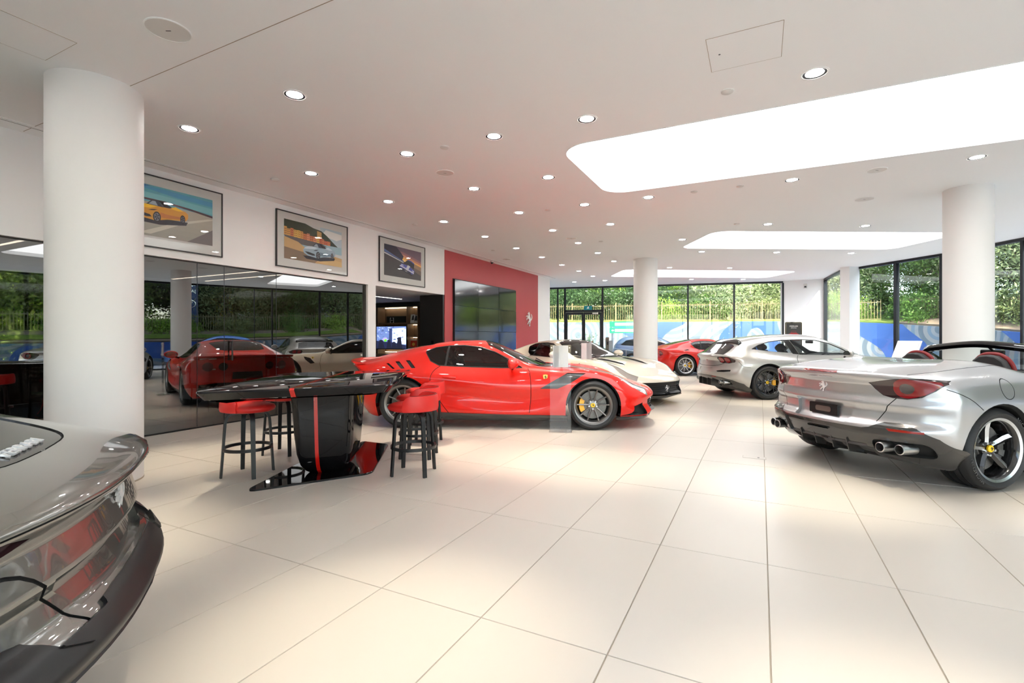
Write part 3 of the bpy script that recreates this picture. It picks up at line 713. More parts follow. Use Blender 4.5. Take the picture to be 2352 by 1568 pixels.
        for f in bm.faces:
            c0 = f.verts[0].co
            if c0[i0] < lo0 - .2 or c0[i0] > hi0 + .2 or c0[i1] < lo1 - .2 or c0[i1] > hi1 + .2: continue
            a = [v.co[i0] for v in f.verts]; b = [v.co[i1] for v in f.verts]
            if max(a) < lo0 or min(a) > hi0 or max(b) < lo1 or min(b) > hi1: continue
            if ok(f): cand.add(f)
        n = len(poly)
        for k in range(n):
            p, q = poly[k], poly[(k + 1) % n]
            e0, e1 = min(p[0], q[0]) - 1e-4, max(p[0], q[0]) + 1e-4; g0, g1 = min(p[1], q[1]) - 1e-4, max(p[1], q[1]) + 1e-4
            sel = []
            for f in cand:
                a = [v.co[i0] for v in f.verts]; b = [v.co[i1] for v in f.verts]
                if max(a) < e0 or min(a) > e1 or max(b) < g0 or min(b) > g1: continue
                sel.append(f)
            if not sel: continue
            pc = [0, 0, 0]; pc[i0], pc[i1] = p
            dd = [0, 0, 0]; dd[i0], dd[i1] = q[0] - p[0], q[1] - p[1]
            no = Vector(dd).cross(dv)
            if no.length < 1e-7: continue
            geom = list(sel) + list({e for f in sel for e in f.edges}) + list({v for f in sel for v in f.verts})
            r = bmesh.ops.bisect_plane(bm, geom=geom, plane_co=pc, plane_no=no.normalized(), dist=1e-5)
            cand = {f for f in cand if f.is_valid}
            for g in r['geom']:
                if isinstance(g, bmesh.types.BMFace) and g.is_valid: cand.add(g)
        out = []
        for f in cand:
            c = f.calc_center_median()
            if lo0 < c[i0] < hi0 and lo1 < c[i1] < hi1 and in_poly((c[i0], c[i1]), poly): out.append(f)
        return out
    def take(s, faces, name, mtl, off=0.0, parent=None, wall=True, flat=False, rim=None):
        """lifts faces out of the skin as a part of their own, pushed in or out by off with a rim"""
        if not faces: return None
        sn = s.sn; vi = {}; vs = []; ns = []; fs = []
        for f in faces:
            idx = []
            for v in f.verts:
                if v not in vi:
                    vi[v] = len(vs); nv = Vector(v[sn]); nv.normalize(); vs.append(v.co + nv * off); ns.append(nv)
                idx.append(vi[v])
            fs.append(tuple(idx))
        if off and wall:
            fset = set(faces)
            for f in faces:
                for l in f.loops:
                    e = l.edge
                    if sum(1 for g in e.link_faces if g in fset) == 1:
                        a, b = l.vert, l.link_loop_next.vert
                        na, nb = Vector(a[sn]).normalized(), Vector(b[sn]).normalized()
                        pa, pb, qa, qb = a.co, b.co, a.co + na * off, b.co + nb * off
                        nr = (pb - pa).cross(na)
                        if nr.length < 1e-9: continue
                        nr.normalize()
                        if off < 0: nr = -nr
                        o = len(vs); vs += [pa.copy(), pb.copy(), qb, qa]; ns += [nr] * 4; fs.append((o, o + 1, o + 2, o + 3))
        me = bpy.data.meshes.new(name); me.from_pydata([tuple(v) for v in vs], [], fs); me.materials.append(M[mtl] if isinstance(mtl, str) else mtl)
        me.polygons.foreach_set('use_smooth', [True] * len(fs))
        if not flat: me.normals_split_custom_set_from_vertices([tuple(n_) for n_ in ns])
        bmesh.ops.delete(s.bm, geom=faces, context='FACES')
        o = bpy.data.objects.new(name, me); C.objects.link(o); o.parent = parent or s.root
        return o
    def part(s, view, poly, name, mtl, off=0.0, sides=(1, -1), lim=None, parent=None, smooth=0, **k):
        """the named part cut from the skin on each side asked for (mirror image for rear, front and top views)"""
        if smooth: poly = catmull(poly, smooth, closed=True)
        res = []
        for sd in sides:
            if view == 'side': P = poly
            else: P = [(a if view == 'top' else sd * a, sd * b if view == 'top' else b) for a, b in poly]
            o = s.take(s.carve(view, P, sd, lim), name, mtl, off, parent, **k)
            if o: res.append(o)
        return res
    def gap(s, view, line, wid=0.007, name='panel_gap', mtl='liner', off=-0.006, sides=(1, -1), lim=None, smooth=0, parent=None):
        if smooth: line = catmull(line, smooth)
        L, Q = [], []
        for i, p in enumerate(line):
            a, b = line[max(i - 1, 0)], line[min(i + 1, len(line) - 1)]; d = np.array([b[0] - a[0], b[1] - a[1]]); d = d / (np.hypot(*d) + 1e-9)
            L.append((p[0] - d[1] * wid / 2, p[1] + d[0] * wid / 2)); Q.append((p[0] + d[1] * wid / 2, p[1] - d[0] * wid / 2))
        return s.part(view, L + Q[::-1], name, mtl, off, sides, lim, parent, wall=True)
    def arches(s, wheels, r, depth=0.5):
        """opens the wheel arches and lines them"""
        for cx, cz, rr in wheels:
            for sd in (1, -1):
                circ = [(cx + rr * math.cos(2 * PI * k / 40), cz + rr * math.sin(2 * PI * k / 40)) for k in range(40)]
                low = [(cx - rr, cz), (cx - rr, -.1), (cx + rr, -.1), (cx + rr, cz)]
                poly = [(cx + rr * math.cos(PI * k / 22), cz + rr * math.sin(PI * k / 22)) for k in range(23)] + [(cx - rr, 0.0), (cx + rr, 0.0)]
                pts = []
                for a, b in poly[:23]:
                    p, nn = s.hit('side', a, b, sd); pts.append(p)
                fc = s.carve('side', poly, sd)
                bmesh.ops.delete(s.bm, geom=fc, context='FACES')
                und = [f for f in s.bm.faces if f.calc_center_median().z < .30 and f.calc_center_median().y * sd > .5 and abs(f.calc_center_median().x - cx) < rr]
                bmesh.ops.delete(s.bm, geom=und, context='FACES')
                mb = MB(); k = len(pts)
                vs = [tuple(p) for p in pts] + [(p.x + (cx - p.x) * .05, p.y - sd * .03, p.z + (cz - p.z) * .05) for p in pts] + [(p.x, sd * .45, p.z) for p in pts]
                vs = [(x, min(abs(y), 1.02) * sd, z) for x, y, z in vs]
                mb.add(vs, [(i, i + 1, k + i + 1, k + i) for i in range(k - 1)] + [(k + i, k + i + 1, 2 * k + i + 1, 2 * k + i) for i in range(k - 1)] + [tuple(range(2 * k, 3 * k))])
                mb.build('wheel_arch_liner', 'liner', s.root)
    def finish(s, lining=True, cabin=(0.0, 2.0, 0.5)):
        sn = s.sn
        if lining:
            fs = [f for f in s.bm.faces if cabin[0] < f.calc_center_median().x < cabin[1] and f.calc_center_median().z > cabin[2]]
            vi = {}; vs = []; ff = []
            for f in fs:
                idx = []
                for v in f.verts:
                    if v not in vi: vi[v] = len(vs); vs.append(v.co - Vector(v[sn]).normalized() * .022)
                    idx.append(vi[v])
                ff.append(tuple(idx[::-1]))
            me = bpy.data.meshes.new('cabin_lining'); me.from_pydata([tuple(v) for v in vs], [], ff); me.materials.append(M['grey_leather'])
            o = bpy.data.objects.new('cabin_lining', me); C.objects.link(o); o.parent = s.root
        b = s.take(list(s.bm.faces), 'body_shell', s.paint)
        s.bm.free(); s.body = b
        return s
    def place(s, x, y, heading):
        s.root.location = (x, y, 0); s.root.rotation_euler = (0, 0, R(heading)); return s
def car_frame(p, heading):
    c, d = math.cos(R(heading)), math.sin(R(heading)); return lambda x, y: (p[0] + c * x - d * y, p[1] + d * x + c * y)

# ---- wheels
def spoke(mb, r0, r1, w0, w1, y0, y1, a, th=.03, mi=0, skew=0.0, split=None):
    """one tapering ridge from r0 to r1 at angle a in the wheel plane (x, z), face height y"""
    c, s_ = math.cos(a), math.sin(a)
    P = lambda r, t, y: (r * c - t * s_, y, r * s_ + t * c)
    k = skew
    vs = [P(r0, -w0, y0 - .006), P(r0, 0, y0), P(r0, w0, y0 - .006), P(r0, w0, y0 - th), P(r0, -w0, y0 - th), P(r1, -w1 + k, y1 - .006), P(r1, k, y1), P(r1, w1 + k, y1 - .006), P(r1, w1 + k, y1 - th), P(r1, -w1 + k, y1 - th)]
    mb.add(vs, [(0, 1, 6, 5), (1, 2, 7, 6), (2, 3, 8, 7), (3, 4, 9, 8), (4, 0, 5, 9), (0, 4, 3, 2, 1), (5, 6, 7, 8, 9)], mi)
WHEELS = {}
def wheel_master(style, rt, rr, wd):
    """tyre radius, rim radius, width; outer face towards +y"""
    key = (style, rt, rr, wd)
    if key in WHEELS: return WHEELS[key]
    t = bpy.data.objects.new('wheel', None); h = wd / 2
    mb = MB()
    tread = []
    for k in range(9):
        y = -h * .80 + k * h * 1.6 / 8
        tread += [(rt - .012 * abs(y / h) ** 3, y - .006), (rt - .012 * abs(y / h) ** 3, y + h * .2 - .020), (rt - .016 - .010 * abs(y / h) ** 3, y + h * .2 - .018), (rt - .016 - .010 * abs(y / h) ** 3, y + h * .2 - .010)] if k < 8 and k % 2 == 1 else [(rt - .012 * abs(y / h) ** 3, y)]
    tread = [(rt - .010, -h * .84)] + [(rt - .0, -h * .7), (rt, -h * .42), (rt - .011, -h * .41), (rt - .011, -h * .35), (rt, -h * .34), (rt, -.006), (rt - .011, -.004), (rt - .011, .004), (rt, .006), (rt, h * .34), (rt - .011, h * .35), (rt - .011, h * .41), (rt, h * .42), (rt - .001, h * .7), (rt - .010, h * .84)]
    prof = [(rr - .012, -h * .80), (rr + .004, -h * .92), (rr + .025, -h), ((rr + rt) / 2, -h * 1.03), (rt - .03, -h * .97)] + tread + [(rt - .03, h * .97), ((rr + rt) / 2, h * 1.03), (rr + .025, h), (rr + .004, h * .92), (rr - .012, h * .80)]
    mb.lathe(prof, 64, axis='y'); parts = [('tyre', mb, 'rubber', 30)]
    rim = MB()
    rim.lathe([(rr - .02, -h * .85), (rr - .006, -h * .8), (rr - .035, -h * .5), (rr - .045, 0), (rr - .04, h * .6), (rr - .030, h * .78), (rr - .016, h * .88), (rr + .006, h * .93), (rr + .006, h * .86), (rr - .008, h * .80)], 64, axis='y')
    disc = MB(); rd = rr * .74
    disc.lathe([(rd, -.02 + h * .05), (rd, .012 + h * .05), (rd * .45, .012 + h * .05), (rd * .42, .03 + h * .05), (.07, .03 + h * .05)], 40, axis='y')
    fc = h * .80
    face = 'rim_dark'
    if style in ('ten', 'ten_silver'):
        face = 'rim_dark' if style == 'ten' else 'rim_silver'
        for k in range(5):
            for e in (-1, 1):
                a = 2 * PI * k / 5 + R(90) + e * R(15.5 if True else 0)
                a0 = 2 * PI * k / 5 + R(90) + e * R(10)
                spoke(rim, .045, rr - .022, .013, .0075, fc - .055, fc - .005, a, .028)
        rim.lathe([(.072, fc - .08), (.072, fc - .06), (.055, fc - .052), (.0, fc - .05)], 30, axis='y')
    elif style == 'star5':
        face = 'rim_black'
        for k in range(5):
            a = 2 * PI * k / 5 + R(81)
            c, s_ = math.cos(a), math.sin(a); P = lambda r, tt, y: (r * c - tt * s_, y, r * s_ + tt * c)
            prof = [(.045, -.026, .026, .0), (.10, -.022, .030, .004), (.17, -.026, .034, .004), (.215, -.022, .030, .008), (rr - .02, -.012, .026, .016)]
            for (r0, l0, q0, m0), (r1, l1, q1, m1) in zip(prof[:-1], prof[1:]):
                y0, y1 = fc - .05 + .04 * (r0 / rr) ** 2, fc - .05 + .04 * (r1 / rr) ** 2
                rim.add([P(r0, l0, y0 - .012), P(r0, m0, y0), P(r0, q0, y0 - .014), P(r1, l1, y1 - .012), P(r1, m1, y1), P(r1, q1, y1 - .014), P(r0, q0, y0 - .05), P(r1, q1, y1 - .05), P(r0, l0, y0 - .05), P(r1, l1, y1 - .05)],
                        [(0, 1, 4, 3)], 1)
                rim.add([P(r0, m0, y0), P(r0, q0, y0 - .014), P(r1, m1, y1), P(r1, q1, y1 - .014), P(r0, q0, y0 - .05), P(r1, q1, y1 - .05), P(r0, l0, y0 - .05), P(r1, l1, y1 - .05), P(r0, l0, y0 - .012), P(r1, l1, y1 - .012)],
                        [(0, 1, 3, 2), (1, 4, 5, 3), (6, 8, 9, 7), (4, 6, 7, 5)], 0)
        rim.lathe([(rr - .018, h * .885), (rr + .004, h * .938)], 64, 1, 'y')
        rim.lathe([(.068, fc - .09), (.068, fc - .062), (.05, fc - .055), (.0, fc - .053)], 30, axis='y')
    else:
        face = 'rim_black'
        for k in range(5):
            a = 2 * PI * k / 5 + R(90)
            for e in (-1, 1):
                spoke(rim, .05, rr * .56, .012, .011, fc - .05, fc - .028, a + e * R(7), .03)
                P0 = rr * .54
                c, s_ = math.cos(a + e * R(7)), math.sin(a + e * R(7))
                for b in (R(4), R(24)):
                    a2 = a + e * b
                    p0 = Vector((P0 * c, fc - .03, P0 * s_)); p1 = Vector(((rr - .02) * math.cos(a2), fc - .006, (rr - .02) * math.sin(a2)))
                    rim.tube([p0, p1], [.011, .008], 5)
        rim.lathe([(.075, fc - .08), (.075, fc - .058), (.055, fc - .05), (.0, fc - .048)], 30, axis='y')
    parts += [('rim', rim, [face, 'rim_silver'], 35), ('brake_disc', disc, 'disc', 40)]
    nuts = MB()
    for k in range(5):
        a = 2 * PI * k / 5 + R(54); nuts.lathe([(0, fc - .034), (.010, fc - .036), (.0115, fc - .06)], 10, axis='y', o=(.056 * math.cos(a), 0, .056 * math.sin(a)))
    parts.append(('wheel_nuts', nuts, 'brushed', 40))
    cap = MB(); cap.lathe([(.0, fc - .030), (.026, fc - .031), (.031, fc - .036), (.031, fc - .05)], 24, axis='y'); parts.append(('hub_cap', cap, 'yellow', 40))
    hz = MB(); hz.prism([((u - .45) * .036, (v - .5) * .036) for u, v in HORSE], fc - .031, fc - .029, fn=lambda a, b, z: (-a, z, b)); parts.append(('hub_emblem', hz, 'black_metal', 0))
    cal = MB(); ra, rb = rd * .62, rd * 1.06
    for k in range(8):
        a, b = R(148 + 8 * k), R(148 + 8 * (k + 1))
        q = lambda r, an, y: (r * math.cos(an), y, r * math.sin(an))
        bulge = .012 if k in (1, 2, 5, 6) else 0
        cal.add([q(ra, a, -.04), q(rb, a, -.04), q(rb, b, -.04), q(ra, b, -.04), q(ra + .008, a, .05 + bulge), q(rb - .012, a, .05 + bulge), q(rb - .012, b, .05 + bulge), q(ra + .008, b, .05 + bulge)], [(3, 2, 1, 0), (4, 5, 6, 7), (0, 1, 5, 4), (1, 2, 6, 5), (2, 3, 7, 6), (3, 0, 4, 7)])
    parts.append(('brake_caliper', cal, 'caliper', 0))
    bk = MB(); bk.lathe([(rr - .03, -h * .2), (.0, -h * .3)], 32, axis='y'); parts.append(('inner_barrel', bk, 'liner', 0))
    WHEELS[key] = [(n, m.build(n, mt, None, smooth=a or None).data) for n, m, mt, a in parts]
    for o in list(bpy.data.objects):
        if o.parent is None and o.name.split('.')[0] in [p[0] for p in parts] and o.type == 'MESH' and 'label' not in o.keys(): bpy.data.objects.remove(o)
    return WHEELS[key]
def put_wheels(car, style, wheels, caliper=None, spin=(0, 0, 0, 0), skip=(), lettering=None):
    """wheels: (x, z, tyre radius, rim radius, width, outer face y)"""
    i = 0
    for (x, rt, rr, wd, yo) in wheels:
        for sd in (1, -1):
            e = sub('wheel', car.root); e.location = (x, sd * (yo - wd / 2), rt); e.rotation_euler = (0, 0, 0 if sd > 0 else PI)
            for n, me in wheel_master(style, rt, rr, wd):
                if n in skip: continue
                o = bpy.data.objects.new(n, me); C.objects.link(o); o.parent = e
                if n == 'rim' or n in ('wheel_nuts', 'hub_cap', 'hub_emblem'): o.rotation_euler = (0, spin[i % len(spin)], 0)
                if n == 'brake_caliper' and caliper:
                    if o.data.users < 3 and o.data.materials[0].name == 'caliper' : pass
                    o.data = o.data.copy(); o.data.materials[0] = M[caliper]
                if n == 'brake_caliper': o.rotation_euler = (0, PI if (sd > 0) == (x < 1.0) else 0, 0)
            if lettering:
                for a0 in (R(-32), R(148)):
                    tx = text('sidewall_lettering', lettering, .052, 'rubber_print', e, ext=.0, spacing=1.1); rm_ = (rr + rt) / 2 + .002
                    for v in tx.data.vertices:
                        an, ra = a0 + v.co.x / rm_, rm_ + v.co.y; v.co = (ra * math.cos(an), wd / 2 * 1.03 + .0015 - abs(v.co.y) * .05, ra * math.sin(an))
        i += 1
def mirror_cap(car, x, y, z, mtl, sz=(.10, .115, .075), arm='black_plastic'):
    for sd in (1, -1):
        t = sub('door_mirror', car.root); t.location = (x, sd * y, z)
        a, b, c = sz
        def sp(u, v):
            th, ph = PI * u, 2 * PI * v
            return (a * math.sin(th) * math.cos(ph) * (1 if math.cos(ph) > 0 else .35), sd * (b * math.cos(th)), c * math.sin(th) * math.sin(ph))
        mb = MB(); mb.grid(sp, 12, 20); mb.build('mirror_shell', mtl, t, smooth=180)
        MB().grid(lambda u, v: (-a * .37, sd * b * .82 * (2 * u - 1) , c * .8 * (2 * v - 1) * math.sqrt(max(0.05, 1 - (2 * u - 1) ** 2))), 8, 4).build('mirror_glass', 'chrome', t)
        MB().tube([(0.0, -sd * b * .5, -c * .55), (.03, -sd * (b + .06), -c * 1.25)], [.022, .018], 8).build('mirror_arm', arm, t)
def shield(car, x, z, sd, h=.085):
    p, nn = car.hit('side', x, z, sd)
    t = sub('fender_shield', car.root)
    out = [(-.5, .42), (-.3, .47), (0, .5), (.3, .47), (.5, .42), (.48, .1), (.38, -.2), (.2, -.42), (0, -.55), (-.2, -.42), (-.38, -.2), (-.48, .1)]
    k = sd
    fn = lambda a, b, d: (p.x + (-k) * a * .78, p.y + k * (d + .002), p.z + b)
    MB().prism([(a * h, b * h) for a, b in out], 0, .004, fn=fn).build('shield_plate', 'shield_yellow', t)
    MB().prism([((u - .45) * h * .62, (v - .46) * h * .62) for u, v in HORSE], .004, .006, fn=fn).build('shield_horse', 'black_metal', t)
def seat(parent, x, y, z, mtl, mtl2, name='seat'):
    t = sub(name, parent); t.location = (x, y, z)
    mb = MB(); mb.grid(lambda u, v: (-.06 + .5 * u, .23 * (2 * v - 1), .06 + .05 * (abs(2 * v - 1) ** 3) + .03 * u), 6, 10); mb.grid(lambda u, v: (-.10 - .22 * u, .22 * (2 * v - 1) * (1 - .25 * u * u), .08 + .60 * u + .0 * v), 8, 10)
    mb.grid(lambda u, v: (-.20 - .22 * u, .22 * (2 * v - 1) * (1 - .25 * u * u), .06 + .60 * u), 8, 10)
    mb.build('seat_cushion', mtl, t, smooth=60)
    hr = MB(); hr.grid(lambda u, v: (-.37 + .055 * math.cos(2 * PI * v), .13 * (2 * u - 1), .74 + .10 * math.sin(2 * PI * v) * (1 - .5 * abs(2 * u - 1) ** 3)), 10, 14); hr.build('head_rest', mtl2, t, smooth=60)
    return t
def steering(parent, x, y, z):
    t = sub('steering_wheel', parent); t.location = (x, y, z); t.rotation_euler = (0, R(-65), 0)
    mb = MB(); mb.tube([(.17 * math.cos(2 * PI * k / 28), .17 * math.sin(2 * PI * k / 28), 0) for k in range(28)], .015, 8, closed=True); mb.build('steering_rim', 'grey_leather', t, smooth=60)
    mb = MB(); mb.lathe([(0, .02), (.05, .015), (.055, -.02)], 16); mb.box(-.02, .02, -.16, .16, -.01, .01); mb.box(-.16, 0, -.02, .02, -.01, .01); mb.build('steering_hub', 'black_plastic', t)
def interior(car, x0, x1, yw, zf, zd, dash_x, seats, sm, sm2, wheel_y=-.36, seat_z=.28):
    """tub, dashboard, seats and wheel (right-hand drive)"""
    tub = MB(); tub.box(x0, x1, -yw, yw, zf - .02, zf); tub.box(x0 - .02, x0, -yw, yw, zf, zd - .05); tub.box(x0, x1, -.12, .12, zf, zf + .32)
    for sd in (1, -1): tub.box(x0, x1 - .2, sd * yw - .02, sd * yw + .02, zf, zd - .03)
    tub.build('cabin_tub', 'grey_leather', car.root)
    d = MB(); d.grid(lambda u, v: (dash_x + .38 * u, yw * (2 * v - 1) * .98, zd - .16 * (1 - u) ** 3 + .02 * math.sin(PI * u) + .02 * math.sin(PI * v)), 8, 14); d.grid(lambda u, v: (dash_x, yw * (2 * v - 1) * .98, zd - .16 - .3 * u), 2, 4); d.build('dashboard', 'grey_leather', car.root, smooth=60)
    bn = MB(); bn.grid(lambda u, v: (dash_x - .02 + .12 * u, wheel_y + .17 * (2 * v - 1), zd - .08 + .075 * math.sin(PI * v)), 4, 10); bn.build('instrument_binnacle', 'black_plastic', car.root, smooth=60)
    for (sx, sy) in seats: seat(car.root, sx, sy, seat_z, sm, sm2)
    steering(car.root, dash_x - .18, wheel_y, zd - .10)
# ================================================================== CARS
def V12(name, label, paint, win='car_glass', tdf=False):
    st = [
        (-.93, .34, .66, (.78, .44), (.85, .58), (.86, .74), (.82, .895), (.46, .935), .945),
        (-.75, .24, .74, (.88, .38), (.935, .56), (.93, .74), (.845, .90), (.46, .95), .96),
        (-.55, .17, .80, (.935, .36), (.97, .56), (.96, .745), (.86, .905), (.48, .99), 1.005),
        (-.3, .14, .84, (.965, .34), (.985, .57), (.975, .765), (.86, .92), (.51, 1.05), 1.08),
        (0, .13, .86, (.975, .34), (.985, .58), (.972, .785), (.83, .925), (.54, 1.115), 1.155),
        (.4, .12, .86, (.945, .29), (.935, .53), (.955, .74), (.80, .912), (.555, 1.175), 1.225),
        (.8, .12, .86, (.925, .26), (.895, .47), (.945, .69), (.80, .895), (.56, 1.195), 1.255),
        (1.2, .12, .86, (.92, .24), (.87, .42), (.942, .635), (.81, .88), (.55, 1.175), 1.238),
        (1.6, .12, .86, (.925, .24), (.868, .39), (.945, .60), (.83, .862), (.57, 1.02), 1.075),
        (1.95, .12, .86, (.94, .25), (.905, .42), (.95, .61), (.845, .85), (.60, .885), .915),
        (2.3, .12, .86, (.965, .30), (.965, .50), (.968, .68), (.85, .845), (.56, .855), .865),
        (2.72, .13, .86, (.975, .32), (.982, .52), (.972, .68), (.83, .825), (.5, .80), .81),
        (3.1, .14, .84, (.955, .29), (.962, .46), (.945, .61), (.78, .745), (.45, .725), .73),
        (3.4, .15, .80, (.92, .27), (.93, .41), (.90, .53), (.72, .645), (.42, .64), .645),
        (3.72, .16, .70, (.84, .25), (.86, .36), (.82, .45), (.64, .535), (.36, .55), .555)]
    rear_prof = [(.3, .10), (.45, .02), (.58, .03), (.72, .10), (.82, .07), (.90, -.02), (1.0, -.03)]
    front_prof = [(.14, -.02), (.22, -.03), (.34, .03), (.46, .0), (.55, .04), (.62, .10)]
    c = Car(name, label, paint, st, rear_prof, front_prof, (.26, 2.6, .55), (.46, 2.4, .75))
    rf, rr_ = .345, .352
    # glass
    side_win = [(.28, 1.09), (.42, 1.145), (.62, 1.172), (.85, 1.178), (1.08, 1.155), (1.3, 1.085), (1.52, .975), (1.72, .868), (1.4, .868), (1.0, .878), (.72, .888), (.50, .898), (.37, .96)]
    c.gap('side', [(.595, .895), (.615, 1.168)], .032, 'window_pillar', 'black_plastic', .001)
    c.part('side', side_win, 'side_window', win, -.004)
    c.gap('side', [(side_win[0])] + side_win[1:] + [side_win[0]], .022, 'window_trim', 'black_plastic', .003)
    ws = [(2.06, 0), (2.03, .3), (1.95, .52), (1.80, .685), (1.6, .64), (1.36, .575), (1.2, .535), (1.13, .3), (1.11, 0)]
    c.part('top', ws + [(a, -b) for a, b in ws[::-1][1:-1]], 'windscreen', win, -.004, sides=(1,), lim=.7)
    rw = [(-.42, 0), (-.40, .30), (-.30, .42), (.1, .46), (.34, .47), (.40, .2), (.41, 0)]
    c.part('top', rw + [(a, -b) for a, b in rw[::-1][1:-1]], 'rear_window', win, -.004, sides=(1,), lim=.7)
    cowl = [(2.07, 0), (2.04, .3), (1.96, .52), (1.84, .69), (1.98, .70), (2.12, .5), (2.18, .3), (2.20, 0)]
    c.part('top', cowl + [(a, -b) for a, b in cowl[::-1][1:-1]], 'wiper_cowl', 'black_plastic', -.012, sides=(1,), lim=.6)
    # panel gaps
    c.gap('side', [(.52, .885), (.44, .82), (.40, .70), (.43, .55), (.56, .36), (.66, .225)], .008, smooth=4)
    c.gap('side', [(1.80, .855), (1.83, .78), (1.845, .6), (1.84, .4), (1.82, .23)], .008, smooth=4)
    # sills
    c.part('side', [(.38, .05), (.40, .235), (.9, .218), (1.5, .205), (2.36, .20), (2.38, .05)], 'side_skirt', 'carbon', .012, wall=True)
    # front apron and splitter
    c.part('front', [(-1.0, .05), (1.0, .05), (1.0, .185), (.7, .19), (-.7, .19), (-1.0, .185)], 'front_splitter', 'carbon', .02, sides=(1,), lim=2.9)
    g = c.part('front', [(-.56, .23), (.56, .23), (.62, .40), (.50, .43), (-.50, .43), (-.62, .40)] if tdf else [(-.66, .195), (.66, .195), (.72, .42), (.56, .455), (-.56, .455), (-.72, .42)], 'grille_opening', 'black_plastic', -.06, sides=(1,), lim=2.9)
    if tdf: c.part('front', [(.70, .20), (.90, .20), (.88, .33), (.74, .37)], 'side_intake', 'black_plastic', -.04, lim=2.9)
    # head lamps run up the wing
    hl = [(3.52, .50), (3.36, .66), (3.10, .735), (2.92, .745), (3.08, .70), (3.30, .585), (3.44, .46)]
    hl = [(3.50, .56), (3.30, .66), (3.02, .74), (2.88, .765), (2.96, .80), (3.16, .80), (3.40, .745), (3.54, .66)]
    c.part('top', [(x, y) for x, y in hl], 'head_lamp', 'lamp_clear', -.006, lim=.40)
    if tdf: c.part('front', [(-.56, .425), (.56, .425), (.56, .42), (-.56, .42)], 'grille_lip', 'chrome', .004, sides=(1,), lim=2.9)
    # tail: lamps, diffuser
    for yy in ((.64,) if True else ()):
        circ = [(yy + .085 * math.cos(2 * PI * k / 24), .755 + .085 * math.sin(2 * PI * k / 24)) for k in range(24)]
        c.part('rear', circ, 'tail_lamp', 'lamp_red', .006)
    c.part('rear', [(.40 + .075 * math.cos(2 * PI * k / 24), .755 + .075 * math.sin(2 * PI * k / 24)) for k in range(24)], 'tail_lamp', 'lamp_dark', .004)
    c.part('rear', [(-.80, .20), (.80, .20), (.78, .42), (.5, .46), (-.5, .46), (-.78, .42)], 'rear_diffuser', 'carbon', -.02, sides=(1,))
    c.part('rear', [(-.27, .52), (.27, .52), (.25, .65), (-.25, .65)], 'number_plate_recess', 'black_plastic', -.012, sides=(1,))
    for sd in (1, -1):
        for q in (.50, .62):
            ex = MB(); ex.lathe([(.030, -.02), (.030, .12), (.042, .12), (.044, 0), (.044, -.02)], 20, axis='x'); ex.build('exhaust_tip', 'brushed', c.root, loc=(-.86, sd * q, .36), smooth=40)
    if tdf:
        # wing-side vent, louvres on the rear wing, tail stripe
        c.part('side', [(1.97, .575), (2.22, .58), (2.40, .66), (2.62, .795), (2.36, .80), (2.18, .70)], 'fender_vent', 'carbon', -.014)
        for k, (a, b, z0, z1) in enumerate(((.02, .10, .86, .965), (-.13, -.05, .855, .95), (-.25, -.19, .852, .925))):
            c.part('side', [(a - .02, z1), (b - .04, z1), (b + .07, z0), (a + .10, z0 - .005)], 'wing_louvre', 'black_plastic', -.012, lim=.7)
        c.part('top', [(-.98, .52), (-.72, .52), (-.66, .60), (-.80, .82), (-.98, .82)], 'tail_stripe', 'white_sheet', .0015, lim=.7)
        c.part('top', [(-.98, .58), (-.76, .58), (-.72, .61), (-.82, .75), (-.98, .75)], 'tail_stripe_dark', 'carbon', .002, lim=.7)
        c.part('top', [(.55, .10), (1.05, .10), (1.05, -.10), (.55, -.10)], 'roof_stripe', 'carbon', .001, sides=(1,), lim=1.0)
        c.part('top', [(2.24, .18), (3.1, .14), (3.1, -.14), (2.24, -.18)], 'hood_stripe', 'rim_dark', .001, sides=(1,), lim=.5)
        lip = MB()
        pts = []
        for k in range(25):
            y = -.86 + 1.72 * k / 24; p, nn = c.hit('top', -.86, y); 
            e = abs(y) / .86
            pts.append((-.93 + .20 * e ** 3, y, .945 - .02 * e ** 2))
        vs = []
        for x, y, z in pts: vs += [(x + .16, y, z - .005), (x + .02, y, z + .022), (x - .03, y, z + .026), (x - .035, y, z + .008), (x + .02, y, z - .02)]
        lip.add(vs, [(i * 5 + q, i * 5 + (q + 1) % 5, i * 5 + 5 + (q + 1) % 5, i * 5 + 5 + q) for i in range(24) for q in range(5)] + [(0, 1, 2, 3, 4), tuple(120 + q for q in range(5))])
        lip.build('tail_spoiler', paint, c.root, smooth=50)
    else:
        c.part('top', [(2.30, .30), (2.85, .26), (2.98, .34), (2.75, .44), (2.45, .50), (2.25, .46)], 'hood_vent', 'black_plastic', -.014, lim=.5)
        c.part('side', [(1.98, .60), (2.10, .58), (2.25, .70), (2.30, .78), (2.12, .74)], 'fender_vent', 'black_plastic', -.02)
        c.part('side', [(-.05, .87), (.10, .90), (.16, .875), (.02, .855)], 'wing_louvre', 'black_plastic', -.015, lim=.7)
    c.arches([(0, rr_, .392), (2.72, rf, .385)], 0)
    c.finish(cabin=(-.4, 2.1, .55))
    interior(c, .3, 2.0, .68, .2, .86, 1.62, [(.95, .36), (.95, -.36)], 'grey_leather', 'grey_leather')
    put_wheels(c, 'ten' if tdf else 'ten_silver', [(0, rr_, .262, .31, .972), (2.72, rf, .262, .27, .972)], spin=(.15, .0))
    mirror_cap(c, 1.56, .99, .935, paint, (.12, .13, .08))
